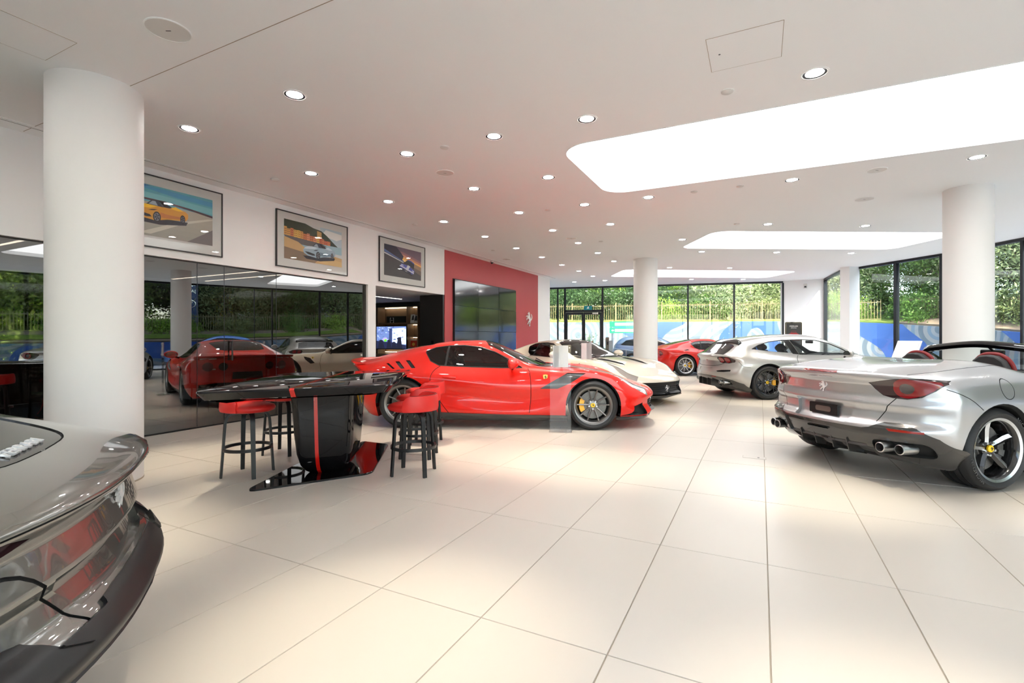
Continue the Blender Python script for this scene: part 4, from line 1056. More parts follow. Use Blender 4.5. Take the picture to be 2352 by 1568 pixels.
    for sd in (1, -1):
        shield(c, 2.05, .735, sd)
        p, nn = c.hit('side', .60, .735, sd)
        hd = MB(); hd.tube([(p.x - .02, p.y + sd * .002, p.z), (p.x + .03, p.y + sd * .026, p.z), (p.x + .12, p.y + sd * .026, p.z - .004), (p.x + .17, p.y + sd * .002, p.z - .008)], [.012, .018, .016, .010], 8); hd.build('door_handle', paint, c.root, smooth=60)
        wp = MB(); wp.tube([(2.05, sd * .12 - .1, .895), (1.9, sd * .3 - .05, .96)], .008, 6); wp.build('wiper', 'black_plastic', c.root)
    p, nn = c.hit('front', 0, .335); 
    horse('grille_horse', c.root, .13, lambda a, b, d: (p.x + .01 + d, a, p.z + b), 'chrome', .006)
    for q in range(4):
        bar = MB(); z = .26 + q * .04; ln = .50 + q * .02
        bar.tube([(p.x - .02 - .45 * .9 * (abs(y) / .95) ** 2.4, y, z) for y in np.linspace(-ln, ln, 9)], .004, 5); bar.build('grille_bar', 'black_metal', c.root)
    return c
def circ(y, z, r, n=26): return [(y + r * math.cos(2 * PI * k / n), z + r * math.sin(2 * PI * k / n)) for k in range(n)]
def both(p): return p + [(a, -b) for a, b in p[::-1]]
def symm(p): return p + [(-a, b) for a, b in p[::-1]]
def tip(car, x, y, z, r=.044, ln=.14, mtl='brushed'):
    t = sub('exhaust_tip', car.root); t.location = (x, y, z)
    MB().lathe([(r * .80, ln), (r * .80, .012), (r * .86, .0), (r, .004), (r * 1.02, .03), (r * 1.02, ln)], 28, axis='x').build('tip_tube', mtl, t, smooth=40)
    MB().lathe([(0, .07), (r * .8, .07)], 24, axis='x').build('tip_bore', 'liner', t)
def LUSSO(name, label, paint):
    st = [
        (-.93, .30, .66, (.80, .42), (.88, .56), (.88, .73), (.82, .865), (.5, .915), .925),
        (-.75, .22, .76, (.90, .38), (.945, .56), (.95, .75), (.86, .905), (.52, .985), 1.0),
        (-.55, .18, .82, (.95, .36), (.97, .57), (.965, .77), (.86, .945), (.55, 1.10), 1.13),
        (-.42, .15, .84, (.965, .35), (.98, .57), (.97, .785), (.855, .965), (.575, 1.185), 1.225),
        (-.2, .14, .86, (.975, .34), (.985, .58), (.97, .79), (.84, .97), (.60, 1.235), 1.28),
        (.2, .13, .87, (.97, .33), (.98, .58), (.965, .79), (.82, .955), (.615, 1.275), 1.335),
        (.6, .12, .87, (.945, .29), (.945, .54), (.95, .76), (.815, .935), (.625, 1.295), 1.368),
        (1.0, .12, .87, (.93, .26), (.92, .50), (.94, .73), (.815, .92), (.62, 1.29), 1.378),
        (1.4, .12, .87, (.93, .26), (.915, .48), (.935, .72), (.82, .91), (.61, 1.25), 1.345),
        (1.8, .12, .87, (.935, .26), (.92, .47), (.94, .71), (.83, .90), (.61, 1.11), 1.18),
        (2.15, .12, .87, (.945, .27), (.94, .47), (.95, .70), (.845, .885), (.62, .95), .99),
        (2.5, .12, .87, (.965, .30), (.965, .50), (.965, .69), (.84, .865), (.56, .885), .90),
        (2.99, .13, .86, (.975, .32), (.985, .52), (.97, .68), (.82, .82), (.5, .81), .82),
        (3.4, .14, .83, (.95, .29), (.955, .46), (.93, .60), (.76, .735), (.45, .725), .73),
        (3.7, .15, .78, (.90, .27), (.91, .40), (.88, .51), (.70, .62), (.42, .625), .63),
        (3.98, .16, .68, (.82, .25), (.84, .35), (.80, .44), (.62, .52), (.36, .545), .55)]
    c = Car(name, label, paint, st, [(.3, .10), (.42, .0), (.55, -.02), (.66, .02), (.80, .05), (.90, -.03), (1.0, -.02)], [(.14, -.02), (.22, -.03), (.34, .03), (.46, 0), (.55, .04), (.62, .1)], (.28, 2.4, .6), (.44, 2.4, .75))
    quarter = [(-.27, 1.055), (-.10, 1.135), (.14, 1.20), (.45, 1.238), (.60, .972), (.30, .992), (-.05, 1.028)]
    door = [(.60, 1.243), (.9, 1.252), (1.2, 1.235), (1.5, 1.165), (1.75, 1.055), (1.95, .93), (1.4, .925), (.76, .938)]
    c.part('side', quarter, 'quarter_window', 'car_glass_clear', -.004)
    c.part('side', door, 'door_window', 'car_glass_clear', -.004)
    c.part('side', [(.455, 1.237), (.595, 1.241), (.755, .94), (.61, .955)], 'window_pillar', 'black_plastic', -.003)
    band = [(-.27, 1.055), (-.10, 1.137), (.14, 1.204), (.45, 1.244), (.9, 1.257), (1.2, 1.24), (1.5, 1.17), (1.75, 1.06), (1.96, .928)]
    c.gap('side', band, .018, 'window_trim', 'black_plastic', .003)
    ws = [(2.30, 0), (2.27, .35), (2.16, .58), (2.02, .70), (1.8, .64), (1.5, .585), (1.38, .54), (1.33, .3), (1.32, 0)]
    c.part('top', both(ws), 'windscreen', 'car_glass_clear', -.004, sides=(1,), lim=.7)
    c.part('top', both([(-.36, 0), (-.37, .36), (-.40, .60), (-.47, .60), (-.485, .36), (-.49, 0)]), 'roof_spoiler', 'black_gloss', .022, sides=(1,), lim=.9)
    c.part('top', both([(-.50, 0), (-.505, .36), (-.52, .54), (-.80, .60), (-.86, .40), (-.87, 0)]), 'rear_window', 'car_glass', -.004, sides=(1,), lim=.85)
    # tail
    for y in (.565, .705):
        for p in c.part('rear', circ(y, .822, .058), 'tail_lamp', 'lamp_red', .008): pass
    c.part('rear', [(.46, .845), (.50, .885), (.62, .892), (.76, .885), (.86, .83), (.84, .775), (.74, .752), (.58, .752), (.49, .775)], 'lamp_housing', 'lamp_dark', -.006)
    c.part('rear', [(.46, .58), (.60, .605), (.80, .62), (.80, .585), (.66, .565), (.50, .562)], 'bumper_slot', 'black_plastic', -.02)
    c.part('rear', symm([(.0, .64), (.30, .64), (.26, .50), (.0, .50)])[:3] + [(-.26, .50), (-.30, .64)][:0] + [(-.26, .50), (-.30, .64)], 'number_plate_recess', paint, -.02, sides=(1,))
    c.part('rear', [(.30, .462), (.46, .462), (.46, .445), (.30, .445)], 'rear_reflector', 'reflector', .004)
    c.part('rear', [(.44, .39), (.74, .385), (.74, .30), (.46, .29)], 'exhaust_recess', 'liner', -.05)
    c.part('rear', [(-.92, .15), (-.92, .33), (-.80, .40), (-.62, .45), (-.3, .475), (.3, .475), (.62, .45), (.80, .40), (.92, .33), (.92, .15)], 'rear_diffuser', 'carbon', .006, sides=(1,))
    c.part('side', [(-.95, .1), (-.95, .36), (-.70, .31), (-.42, .25), (-.42, .1)], 'bumper_corner', 'carbon', .006)
    c.gap('rear', [(-.62, .745), (-.40, .69), (0, .675), (.40, .69), (.62, .745)], .008, sides=(1,), smooth=3)
    c.gap('side', [(.72, .93), (.66, .84), (.64, .70), (.70, .45), (.78, .23)], .008, smooth=4)
    c.gap('side', [(2.02, .90), (2.05, .7), (2.04, .4), (2.02, .22)], .008, smooth=4)
    c.gap('side', [(-.62, .80), (-.55, .70), (-.40, .675)], .006, smooth=3)
    c.part('side', [(.42, .05), (.44, .225), (1.0, .21), (2.55, .20), (2.56, .05)], 'side_skirt', 'carbon', .01)
    c.part('front', [(-.56, .24), (.56, .24), (.6, .42), (-.6, .42)], 'grille_opening', 'black_plastic', -.05, sides=(1,), lim=3.2)
    c.part('front', [(-1.0, .05), (1.0, .05), (1.0, .18), (-1.0, .18)], 'front_splitter', 'carbon', .015, sides=(1,), lim=3.1)
    c.part('top', [(3.76, .54), (3.55, .64), (3.28, .72), (3.14, .75), (3.22, .79), (3.44, .78), (3.68, .71), (3.80, .62)], 'head_lamp', 'lamp_clear', -.006, lim=.4)
    c.arches([(0, .358, .40), (2.99, .352, .393)], 0)
    c.finish(cabin=(-.55, 2.3, .6))
    interior(c, -.2, 2.2, .70, .2, .90, 1.78, [(.98, .37), (.98, -.37), (.10, .34), (.10, -.34)], 'grey_leather', 'grey_leather', seat_z=.33)
    put_wheels(c, 'y5', [(0, .358, .27, .31, .975), (2.99, .352, .265, .27, .975)], spin=(.3, 0))
    mirror_cap(c, 1.70, .985, .965, paint)
    rm = MB(); rm.box(-.02, .02, -.12, .12, -.035, .035); rm.build('inner_mirror', 'black_plastic', c.root, loc=(1.52, 0, 1.20), bevel=.012)
    for sd in (1, -1):
        for q in (.53, .65): tip(c, -.86 if q < .6 else -.82, sd * q, .345, .04)
        p, nn = c.hit('side', .86, .785, sd)
        hd = MB(); hd.tube([(p.x - .08, p.y + sd * .004, p.z), (p.x - .03, p.y + sd * .02, p.z), (p.x + .06, p.y + sd * .02, p.z), (p.x + .12, p.y + sd * .002, p.z)], [.010, .016, .014, .008], 8); hd.build('door_handle', paint, c.root, smooth=60)
        for q in (.12, .30):
            MB().add([(-.93, sd * q - .004, .25), (-.70, sd * q - .004, .20), (-.70, sd * q - .004, .36), (-.93, sd * q - .004, .40), (-.93, sd * q + .004, .25), (-.70, sd * q + .004, .20), (-.70, sd * q + .004, .36), (-.93, sd * q + .004, .40)], [(0, 1, 2, 3), (7, 6, 5, 4), (0, 4, 5, 1), (3, 2, 6, 7), (0, 3, 7, 4), (1, 5, 6, 2)]).build('diffuser_fin', 'carbon', c.root)
    p, nn = c.hit('rear', 0, .80); horse('tail_horse', c.root, .11, lambda a, b, d: (p.x - .002 - d, -a, p.z + b), 'chrome', .006)
    return c
def CABRIO(name, label, paint):
    st = [
        (-.87, .25, .62, (.74, .36), (.85, .54), (.88, .74), (.80, .925), (.45, .978), .985),
        (-.70, .21, .72, (.86, .34), (.93, .54), (.945, .77), (.85, .945), (.48, 1.0), 1.008),
        (-.40, .17, .80, (.94, .34), (.968, .56), (.97, .80), (.872, .968), (.53, 1.04), 1.045),
        (0, .15, .84, (.965, .34), (.972, .60), (.968, .83), (.87, .985), (.56, 1.068), 1.072),
        (.35, .13, .85, (.95, .30), (.955, .58), (.957, .80), (.862, .968), (.58, 1.07), 1.078),
        (.6, .12, .85, (.935, .28), (.935, .54), (.945, .775), (.86, .945), (.60, 1.0), 1.03),
        (.9, .12, .85, (.93, .27), (.915, .51), (.937, .755), (.86, .925), (.62, .95), .955),
        (1.3, .12, .85, (.925, .26), (.90, .49), (.93, .73), (.855, .91), (.62, .93), .93),
        (1.7, .12, .85, (.93, .26), (.90, .47), (.93, .71), (.852, .90), (.62, .93), .935),
        (2.05, .12, .85, (.94, .27), (.93, .47), (.945, .70), (.85, .888), (.60, .918), .93),
        (2.35, .12, .85, (.955, .30), (.955, .50), (.955, .70), (.845, .87), (.56, .88), .89),
        (2.67, .13, .85, (.97, .32), (.975, .52), (.965, .70), (.83, .85), (.5, .84), .845),
        (3.1, .14, .83, (.955, .30), (.96, .47), (.94, .63), (.78, .775), (.45, .76), .765),
        (3.45, .15, .78, (.90, .28), (.91, .41), (.88, .54), (.70, .66), (.40, .66), .665),
        (3.70, .16, .68, (.82, .26), (.84, .37), (.80, .47), (.62, .55), (.35, .565), .57)]
    c = Car(name, label, paint, st, [(.22, .10), (.34, .02), (.44, -.03), (.52, -.03), (.56, .03), (.66, .045), (.70, .02), (.78, .045), (.88, .04), (.95, -.015), (.985, -.045), (1.05, -.02)],
            [(.14, -.02), (.22, -.03), (.34, .03), (.46, 0), (.55, .04), (.62, .1)], (.30, 2.4, .62), (.44, 2.4, .75), per=8, nx=120)
    # cockpit opening
    ck = [(2.0, 0), (1.97, .45), (1.88, .70), (1.5, .735), (.9, .735), (.62, .66), (.52, .45), (.50, 0)]
    bmesh.ops.delete(c.bm, geom=c.carve('top', both(ck), 1, .6), context='FACES')
    c.gap('top', [(1.9, .71), (1.5, .745), (.9, .745), (.61, .67), (.51, .46), (.49, 0)], .022, 'cockpit_trim', 'black_plastic', .006, lim=.6)
    # tail lamps: dark leaf, red wing, round lens
    c.part('rear', circ(.715, .862, .046), 'lamp_core', 'lamp_core', -.006)
    c.part('rear', [(.715 + .082 * math.cos(a), .862 + .082 * math.sin(a)) for a in np.linspace(R(-70), R(290), 40)][:0] or circ(.715, .862, .084, 30), 'lamp_ring', 'lamp_red', .012)
    c.part('rear', [(.715, .94), (.80, .938), (.885, .925), (.90, .905), (.86, .85), (.82, .815), (.76, .788), (.715, .785)], 'lamp_wing', 'lamp_red', .004)
    c.part('rear', [(.455, .895), (.50, .84), (.555, .79), (.62, .772), (.715, .768), (.80, .79), (.87, .85), (.915, .91), (.90, .94), (.80, .952), (.65, .94), (.54, .915)], 'lamp_housing', 'lamp_dark', -.005)
    c.part('rear', [(-.20, .968), (.20, .968), (.19, .985), (-.19, .985)], 'brake_light_strip', 'lamp_red', .003, sides=(1,))
    c.part('rear', [(-.345, .685), (.345, .685), (.29, .515), (-.29, .515)], 'number_plate_recess', paint, -.035, sides=(1,))
    c.part('rear', [(.62, .512), (.84, .508), (.84, .49), (.64, .49)], 'rear_reflector', 'reflector', .003)
    c.part('rear', rrect(.50, .855, .275, .405, .05, 4), 'exhaust_recess', 'liner', -.035)
    c.part('rear', [(-.12, .435), (.12, .435), (.12, .42), (-.12, .42)], 'diffuser_slot', 'liner', -.02, sides=(1,))
    c.part('rear', [(-.46, .475), (.46, .475), (.44, .20), (-.44, .20)], 'diffuser_panel', 'carbon', -.016, sides=(1,))
    c.part('rear', symm([(.95, .12), (.95, .36), (.90, .455), (.80, .53), (.68, .558), (.58, .556), (.50, .505), (.44, .492), (.2, .492)]), 'rear_bumper_lower', 'carbon', .004, sides=(1,))
    c.part('side', [(-.95, .08), (-.95, .40), (-.80, .34), (-.60, .29), (-.37, .255), (-.37, .08)], 'bumper_corner', 'carbon', .006)
    c.gap('rear', [(.655, .785), (.60, .70), (.545, .60), (.52, .555)], .007, off=-.002, smooth=3)
    c.gap('side', [(-.52, .87), (-.36, .80), (-.22, .70)], .006, smooth=3)
    c.gap('side', [(.08 + .075 * math.cos(a), .865 + .085 * math.sin(a)) for a in np.linspace(0, 2 * PI, 24)], .006, 'fuel_flap_gap')
    c.gap('top', [(-.66, .70), (-.4, .76), (0, .74), (.40, .70)], .007, lim=.93, smooth=3)
    c.gap('side', [(.62, .95), (.55, .85), (.54, .70), (.60, .45), (.68, .22)], .008, smooth=4)
    c.gap('side', [(1.82, .895), (1.86, .7), (1.84, .4), (1.82, .22)], .008, smooth=4)
    c.part('side', [(.40, .05), (.42, .225), (1.0, .21), (2.25, .20), (2.26, .05)], 'side_skirt', 'carbon', .01)
    c.part('side', [(1.98, .60), (2.2, .56), (2.28, .64), (2.10, .70)], 'fender_vent', 'black_plastic', -.02)
    c.part('front', [(-.56, .24), (.56, .24), (.6, .42), (-.6, .42)], 'grille_opening', 'black_plastic', -.05, sides=(1,), lim=2.9)
    c.part('front', [(-1.0, .05), (1.0, .05), (1.0, .18), (-1.0, .18)], 'front_splitter', 'carbon', .015, sides=(1,), lim=2.9)
    c.part('top', [(3.50, .54), (3.28, .64), (3.02, .72), (2.88, .75), (2.96, .79), (3.18, .78), (3.42, .71), (3.54, .62)], 'head_lamp', 'lamp_clear', -.006, lim=.4)
    c.arches([(0, .352, .395), (2.67, .345, .388)], 0)
    c.finish(lining=True, cabin=(.35, 2.1, .4))
    interior(c, .52, 2.0, .74, .2, .90, 1.55, [(1.02, .36), (1.02, -.36)], 'grey_leather', 'grey_leather', seat_z=.20)
    # tall head rests seen over the deck
    for sd in (1, -1):
        hr = sub('head_rest_shell', c.root); hr.location = (.82, sd * .36, .875)
        arc = [(-.17, 0), (-.165, .12), (-.13, .20), (-.07, .245), (0, .255), (.07, .245), (.13, .20), (.165, .12), (.17, 0)]
        MB().prism(arc, -.05, .03, fn=lambda a, b, z: (z - .10 * b, a, b)).build('shell_back', 'grey_leather', hr, bevel=.018)
        MB().tube([(-.10 * b + .03, a * 1.03, b * 1.03) for a, b in catmull(arc, 3)], .020, 8).build('red_piping', 'dark_red_leather', hr, smooth=60)
        MB().box(-.075, -.06, -.02, .02, .12, .17).build('belt_slot', 'black_metal', hr)
    # windscreen, pillars, header rail
    base = catmull([(1.86, -.74, .895), (2.0, -.50, .925), (2.06, 0, .94), (2.0, .50, .925), (1.86, .74, .895)], 8)
    head = catmull([(1.26, -.60, 1.155), (1.235, -.45, 1.205), (1.215, 0, 1.25), (1.235, .45, 1.205), (1.26, .60, 1.155)], 8)
    g = MB(); n = len(base); g.grid(lambda u, v: tuple(np.array(base[int(round(v * (n - 1)))]) * (1 - u) + np.array(head[int(round(v * (n - 1)))]) * u + np.array((0, 0, .02 * math.sin(PI * u)))), 8, n - 1); g.build('windscreen', 'car_glass_clear', c.root, smooth=60)
    fr = sub('windscreen_frame', c.root)
    vs = []
    hp = catmull([(1.29, -.625, 1.125), (1.255, -.57, 1.18), (1.235, -.45, 1.212), (1.21, 0, 1.256), (1.235, .45, 1.212), (1.255, .57, 1.18), (1.29, .625, 1.125)], 8)
    for x, y, z in hp: vs += [(x + .06, y, z - .02), (x + .02, y * 1.01, z + .012), (x - .05, y * 1.01, z + .006), (x - .085, y * 1.0, z - .028), (x - .06, y * .98, z - .062), (x + .03, y * .98, z - .06)]
    m = MB(); k = len(hp); m.add(vs, [(i * 6 + q, i * 6 + (q + 1) % 6, i * 6 + 6 + (q + 1) % 6, i * 6 + 6 + q) for i in range(k - 1) for q in range(6)] + [tuple(range(6)), tuple(6 * (k - 1) + q for q in range(6))]); m.build('header_rail', 'black_gloss', fr, smooth=50)
    for sd in (1, -1):
        pp = catmull([(1.30, sd * .62, 1.13), (1.5, sd * .665, 1.06), (1.72, sd * .715, .97), (1.95, sd * .76, .885)], 5); vs = []
        for x, y, z in pp: vs += [(x + .035, y, z + .01), (x, y + sd * .02, z + .012), (x - .035, y, z - .01), (x, y - sd * .025, z - .02)]
        m = MB(); k = len(pp); m.add(vs, [(i * 4 + q, i * 4 + (q + 1) % 4, i * 4 + 4 + (q + 1) % 4, i * 4 + 4 + q) for i in range(k - 1) for q in range(4)] + [(0, 1, 2, 3), tuple(4 * (k - 1) + q for q in range(4))]); m.build('windscreen_pillar', 'black_gloss', fr, smooth=50)
    MB().box(-.015, .015, -.115, .115, -.032, .032).build('inner_mirror', 'black_plastic', c.root, loc=(1.38, 0, 1.135), bevel=.014)
    MB().tube([(1.38, 0, 1.16), (1.30, 0, 1.215)], .012, 8).build('mirror_stem', 'black_plastic', c.root)
    put_wheels(c, 'star5', [(0, .352, .268, .31, .955), (2.67, .345, .265, .27, .955)], spin=(0.0, .2), caliper='rim_dark', lettering='MICHELIN')
    mirror_cap(c, 1.62, .99, .945, paint)
    for sd in (1, -1):
        for q, xx in ((.60, -.835), (.725, -.775)): tip(c, xx, sd * q, .345, .044, .16)
        p, nn = c.hit('side', .78, .79, sd)
        hd = MB(); hd.tube([(p.x - .08, p.y + sd * .004, p.z), (p.x - .03, p.y + sd * .02, p.z), (p.x + .06, p.y + sd * .02, p.z), (p.x + .12, p.y + sd * .002, p.z)], [.010, .016, .014, .008], 8); hd.build('door_handle', paint, c.root, smooth=60)
        for q in (.10, .27):
            a, b = sd * q - .005, sd * (q + .02)
            MB().add([(-.80, a, .235), (-.60, a, .20), (-.60, a, .34), (-.84, a, .36), (-.80, a + .01, .235), (-.60, a + .01, .20), (-.60, a + .01, .34), (-.84, a + .01, .36)], [(0, 1, 2, 3), (7, 6, 5, 4), (0, 4, 5, 1), (3, 2, 6, 7), (0, 3, 7, 4), (1, 5, 6, 2)]).build('diffuser_fin', 'carbon', c.root)
    p, nn = c.hit('rear', 0, .825); horse('tail_horse', c.root, .105, lambda a, b, d: (p.x - .002 - d + .12 * (b), -a, p.z + b), 'emblem_silver', .006)
    p, nn = c.hit('rear', 0, .60)
    np_ = sub('number_plate', c.root); np_.location = (p.x + .022, 0, .60)
    MB().prism(rrect(-.165, .165, -.052, .052, .012, 3), -.012, .0, fn=lambda a, b, z: (z, a, b)).build('plate', 'black_plastic', np_)
    MB().prism(rrect(-.09, .09, -.026, .026, .02, 4), -.014, -.012, fn=lambda a, b, z: (z, a, b)).build('blurred_mark', 'rim_dark', np_)
    return c
def ROMA(name, label, paint):
    st = [
        (-.96, .385, .66, (.76, .43), (.84, .54), (.87, .68), (.80, .825), (.45, .865), .872),
        (-.80, .29, .74, (.87, .39), (.92, .54), (.93, .71), (.84, .85), (.48, .90), .908),
        (-.50, .18, .80, (.94, .35), (.965, .55), (.965, .75), (.865, .89), (.52, .98), .995),
        (-.1, .15, .84, (.975, .34), (.985, .58), (.975, .79), (.85, .92), (.54, 1.09), 1.115),
        (.3, .13, .85, (.96, .31), (.96, .56), (.96, .77), (.81, .915), (.555, 1.175), 1.215),
        (.8, .12, .85, (.93, .27), (.915, .50), (.94, .73), (.81, .90), (.57, 1.22), 1.285),
        (1.3, .12, .85, (.925, .26), (.90, .48), (.93, .71), (.815, .89), (.56, 1.18), 1.25),
        (1.7, .12, .85, (.93, .26), (.90, .47), (.93, .70), (.83, .88), (.57, 1.0), 1.06),
        (2.05, .12, .85, (.945, .27), (.93, .47), (.945, .69), (.845, .87), (.60, .89), .92),
        (2.67, .13, .85, (.975, .32), (.98, .52), (.97, .69), (.83, .83), (.5, .82), .825),
        (3.2, .14, .82, (.945, .29), (.95, .45), (.93, .60), (.76, .735), (.45, .725), .73),
        (3.68, .16, .68, (.82, .26), (.84, .37), (.80, .46), (.62, .54), (.35, .555), .56)]
    c = Car(name, label, paint, st, [(.25, .2), (.36, .08), (.43, -.02), (.48, -.045), (.54, -.01), (.57, .03), (.64, .055), (.68, .03), (.78, .06), (.83, .01), (.865, -.05), (.95, -.03)],
            [(.14, -.02), (.34, .02), (.55, .04), (.62, .1)], (.30, 2.4, .60), (.44, 2.4, .75), per=8, nx=120)
    # dark rear screen reaching down to the tail
    rw = [(.36, 0), (.34, .36), (.26, .47), (-.1, .46), (-.46, .42), (-.63, .36), (-.70, .23), (-.715, 0)]
    rws = catmull(both(rw), 4, closed=True); c.part('top', rws, 'rear_window', 'dark_screen', -.004, sides=(1,), lim=.7)
    for sd in (1, -1): c.gap('top', [(a, b) for a, b in rws if a < .1 and b * sd > -.001], .010, 'rear_window_trim', 'liner', -.003, sides=(1,), lim=.7)
    c.gap('top', [(.3, .57), (-.1, .60), (-.4, .66), (-.62, .76)], .008, lim=.7, smooth=3)
    side_win = [(.20, 1.06), (.45, 1.15), (.8, 1.19), (1.1, 1.16), (1.4, 1.06), (1.78, .885), (1.3, .895), (.7, .91), (.42, .93)]
    c.part('side', side_win, 'side_window', 'car_glass', -.004)
    ws = [(2.10, 0), (2.06, .32), (1.97, .53), (1.84, .68), (1.6, .62), (1.34, .55), (1.26, .3), (1.24, 0)]
    c.part('top', both(ws), 'windscreen', 'car_glass', -.004, sides=(1,), lim=.7)
    # slit lamps under the lip
    c.part('rear', [(.55, .822), (.62, .838), (.80, .842), (.82, .825), (.80, .80), (.62, .795)], 'tail_lamp', 'lamp_dark', -.012)
    c.part('rear', [(-.46, .68), (.46, .68), (.37, .565), (-.37, .565)], 'number_plate_recess', paint, -.018, sides=(1,))
    c.part('rear', [(-.36, .20), (.36, .20), (.36, .43), (-.36, .43)], 'diffuser_panel', 'carbon', -.02, sides=(1,))
    c.part('rear', symm([(.95, .1), (.95, .48), (.86, .55), (.74, .595), (.64, .60), (.575, .585), (.53, .53), (.46, .495), (.38, .50), (.32, .55), (.2, .555)]), 'rear_bumper_lower', 'black_plastic', .012, sides=(1,))
    c.part('side', [(-1.0, .08), (-1.0, .54), (-.82, .53), (-.66, .47), (-.60, .34), (-.40, .26), (-.40, .08)], 'bumper_corner', 'black_plastic', .02)
    c.gap('rear', [(.86, .775), (.66, .76), (.545, .73), (.475, .65), (.42, .56), (.39, .505)], .010, smooth=3)
    c.gap('rear', [(.86, .846), (.6, .85), (.3, .853), (0, .855)], .006, smooth=3)
    c.gap('side', [(.50, .905), (.44, .75), (.52, .45), (.62, .22)], .008, smooth=4)
    c.gap('side', [(1.85, .88), (1.87, .6), (1.84, .22)], .008, smooth=4)
    c.part('side', [(.42, .05), (.44, .22), (1.0, .21), (2.2, .20), (2.22, .05)], 'side_skirt', 'carbon', .01)
    c.part('front', [(-.6, .22), (.6, .22), (.66, .42), (-.66, .42)], 'grille_opening', 'black_plastic', -.04, sides=(1,), lim=2.9)
    c.part('top', [(3.46, .56), (3.24, .66), (3.02, .73), (2.92, .76), (3.0, .79), (3.2, .77), (3.42, .70), (3.5, .62)], 'head_lamp', 'lamp_clear', -.006, lim=.4)
    c.arches([(0, .352, .395), (2.67, .345, .388)], 0)
    c.finish(cabin=(-.3, 2.1, .6))
    interior(c, .4, 2.0, .68, .2, .86, 1.62, [(.95, .36), (.95, -.36)], 'grey_leather', 'grey_leather')
    put_wheels(c, 'ten_silver', [(0, .352, .262, .31, .965), (2.67, .345, .262, .27, .965)])
    mirror_cap(c, 1.6, .985, .935, paint)
    for sd in (1, -1):
        for q, xx in ((.50, -.80), (.62, -.76)): tip(c, xx, sd * q, .35, .045, .14)
    p, nn = c.hit('rear', 0, .755); horse('tail_horse', c.root, .105, lambda a, b, d: (p.x - .002 - d, -a, p.z + b), 'emblem_silver', .008)
    # script on the dark screen
    p, nn = c.hit('top', -.665, 0); pz, _ = c.hit('top', -.765, 0)
    sl_ = math.atan2(p.z - pz.z, .10)
    text('tail_lettering', 'FERRARI', .052, 'emblem_silver', c.root, (p.x, 0, p.z + .002), (sl_, 0, R(-90)), .003, sx=1.3, offset=.0006, spacing=1.1)
    return c
# ================================================================== CARS IN PLACE
car_red = V12('sports_coupe', 'bright red sports coupe in profile with black wing vents and dark ten-spoke wheels', 'red_paint', tdf=True).place(-4.97, 6.48, 23.2)
car_white = V12('sports_coupe', 'cream white sports coupe parked behind the red one, nose to the right', 'white_car_paint').place(-4.87, 11.44, -28)
car_far = V12('sports_coupe', 'red sports coupe with silver wheels far back beside the middle column', 'far_red_paint').place(-2.70, 18.42, 27)
car_lusso = LUSSO('shooting_brake', 'pale silver long-roofed shooting brake with black wheels and four round tail lamps', 'lusso_paint').place(-.32, 12.4, 30)
car_cabrio = CABRIO('convertible', 'silver open-top convertible seen from behind at the right', 'silver_paint').place(1.19, 6.27, 39.4)
car_grey = ROMA('grand_tourer', 'dark grey coupe tail close to the camera at lower left', 'grey_paint').place(-2.50, .16, 234)

# ================================================================== BAR TABLE AND STOOLS
def offset_poly(poly, d):
    n = len(poly); out = []
    for i in range(n):
        a, b, c = Vector(poly[i - 1]), Vector(poly[i]), Vector(poly[(i + 1) % n])
        n1 = Vector((-(b - a).y, (b - a).x)).normalized(); n2 = Vector((-(c - b).y, (c - b).x)).normalized(); m = (n1 + n2).normalized()
        k = d / max(.4, m.dot(n1)); out.append((b.x + m.x * k, b.y + m.y * k))
    return out
def round_poly(poly, rs, n=6):
    out = []; m = len(poly)
    for i in range(m):
        a, b, c = Vector(poly[i - 1]), Vector(poly[i]), Vector(poly[(i + 1) % m]); r = rs[i] if isinstance(rs, (list, tuple)) else rs
        p, q = b + (a - b).normalized() * r, b + (c - b).normalized() * r
        for k in range(n + 1):
            t = k / n; v = p * (1 - t) ** 2 + b * 2 * t * (1 - t) + q * t * t; out.append((v.x, v.y))
    return out
def loft(mb, rings, cap=True, mi=0):
    n = len(rings[0]); vs = [p for r in rings for p in r]
    fs = [(i * n + k, i * n + (k + 1) % n, (i + 1) * n + (k + 1) % n, (i + 1) * n + k) for i in range(len(rings) - 1) for k in range(n)]
    if cap: fs += [tuple(range(n))[::-1], tuple((len(rings) - 1) * n + k for k in range(n))]
    return mb.add(vs, fs, mi)
TC = (-3.815, 3.555)
tb = thing('bar_table', 'long glossy black bar table with a red stripe and angular pedestal', 'table', (TC[0], TC[1], 0))
rel = lambda pts: [(x - TC[0], y - TC[1]) for x, y in pts]
top = round_poly(rel([(-3.72, 2.13), (-2.82, 3.30), (-3.92, 4.97), (-4.80, 3.80)]), [.16, .12, .16, .12], 6)
r3 = lambda p, z: [(x, y, z) for x, y in p]
mb = MB(); loft(mb, [r3(offset_poly(top, .20), .80), r3(offset_poly(top, .05), .828), r3(offset_poly(top, 0), .886), r3(offset_poly(top, .004), .897), r3(offset_poly(top, .012), .90)]); mb.build('table_top', 'black_gloss', tb, smooth=30)
e1, e2 = Vector((.592, .806)), Vector((-.551, .834))
def band_on_top(w, s0, z):
    """stripe running with the long axis"""
    c0 = e1 * s0; a, b = c0 - e2 * .985, c0 + e2 * .985
    return [tuple(a - e1 * w), tuple(a + e1 * w), tuple(b + e1 * w), tuple(b - e1 * w)]
st = MB(); st.prism(band_on_top(.018, -.055, 0), .8995, .9006); st.build('top_stripe', 'stripe_red', tb)
ms = MB(); c0 = e1 * -.055
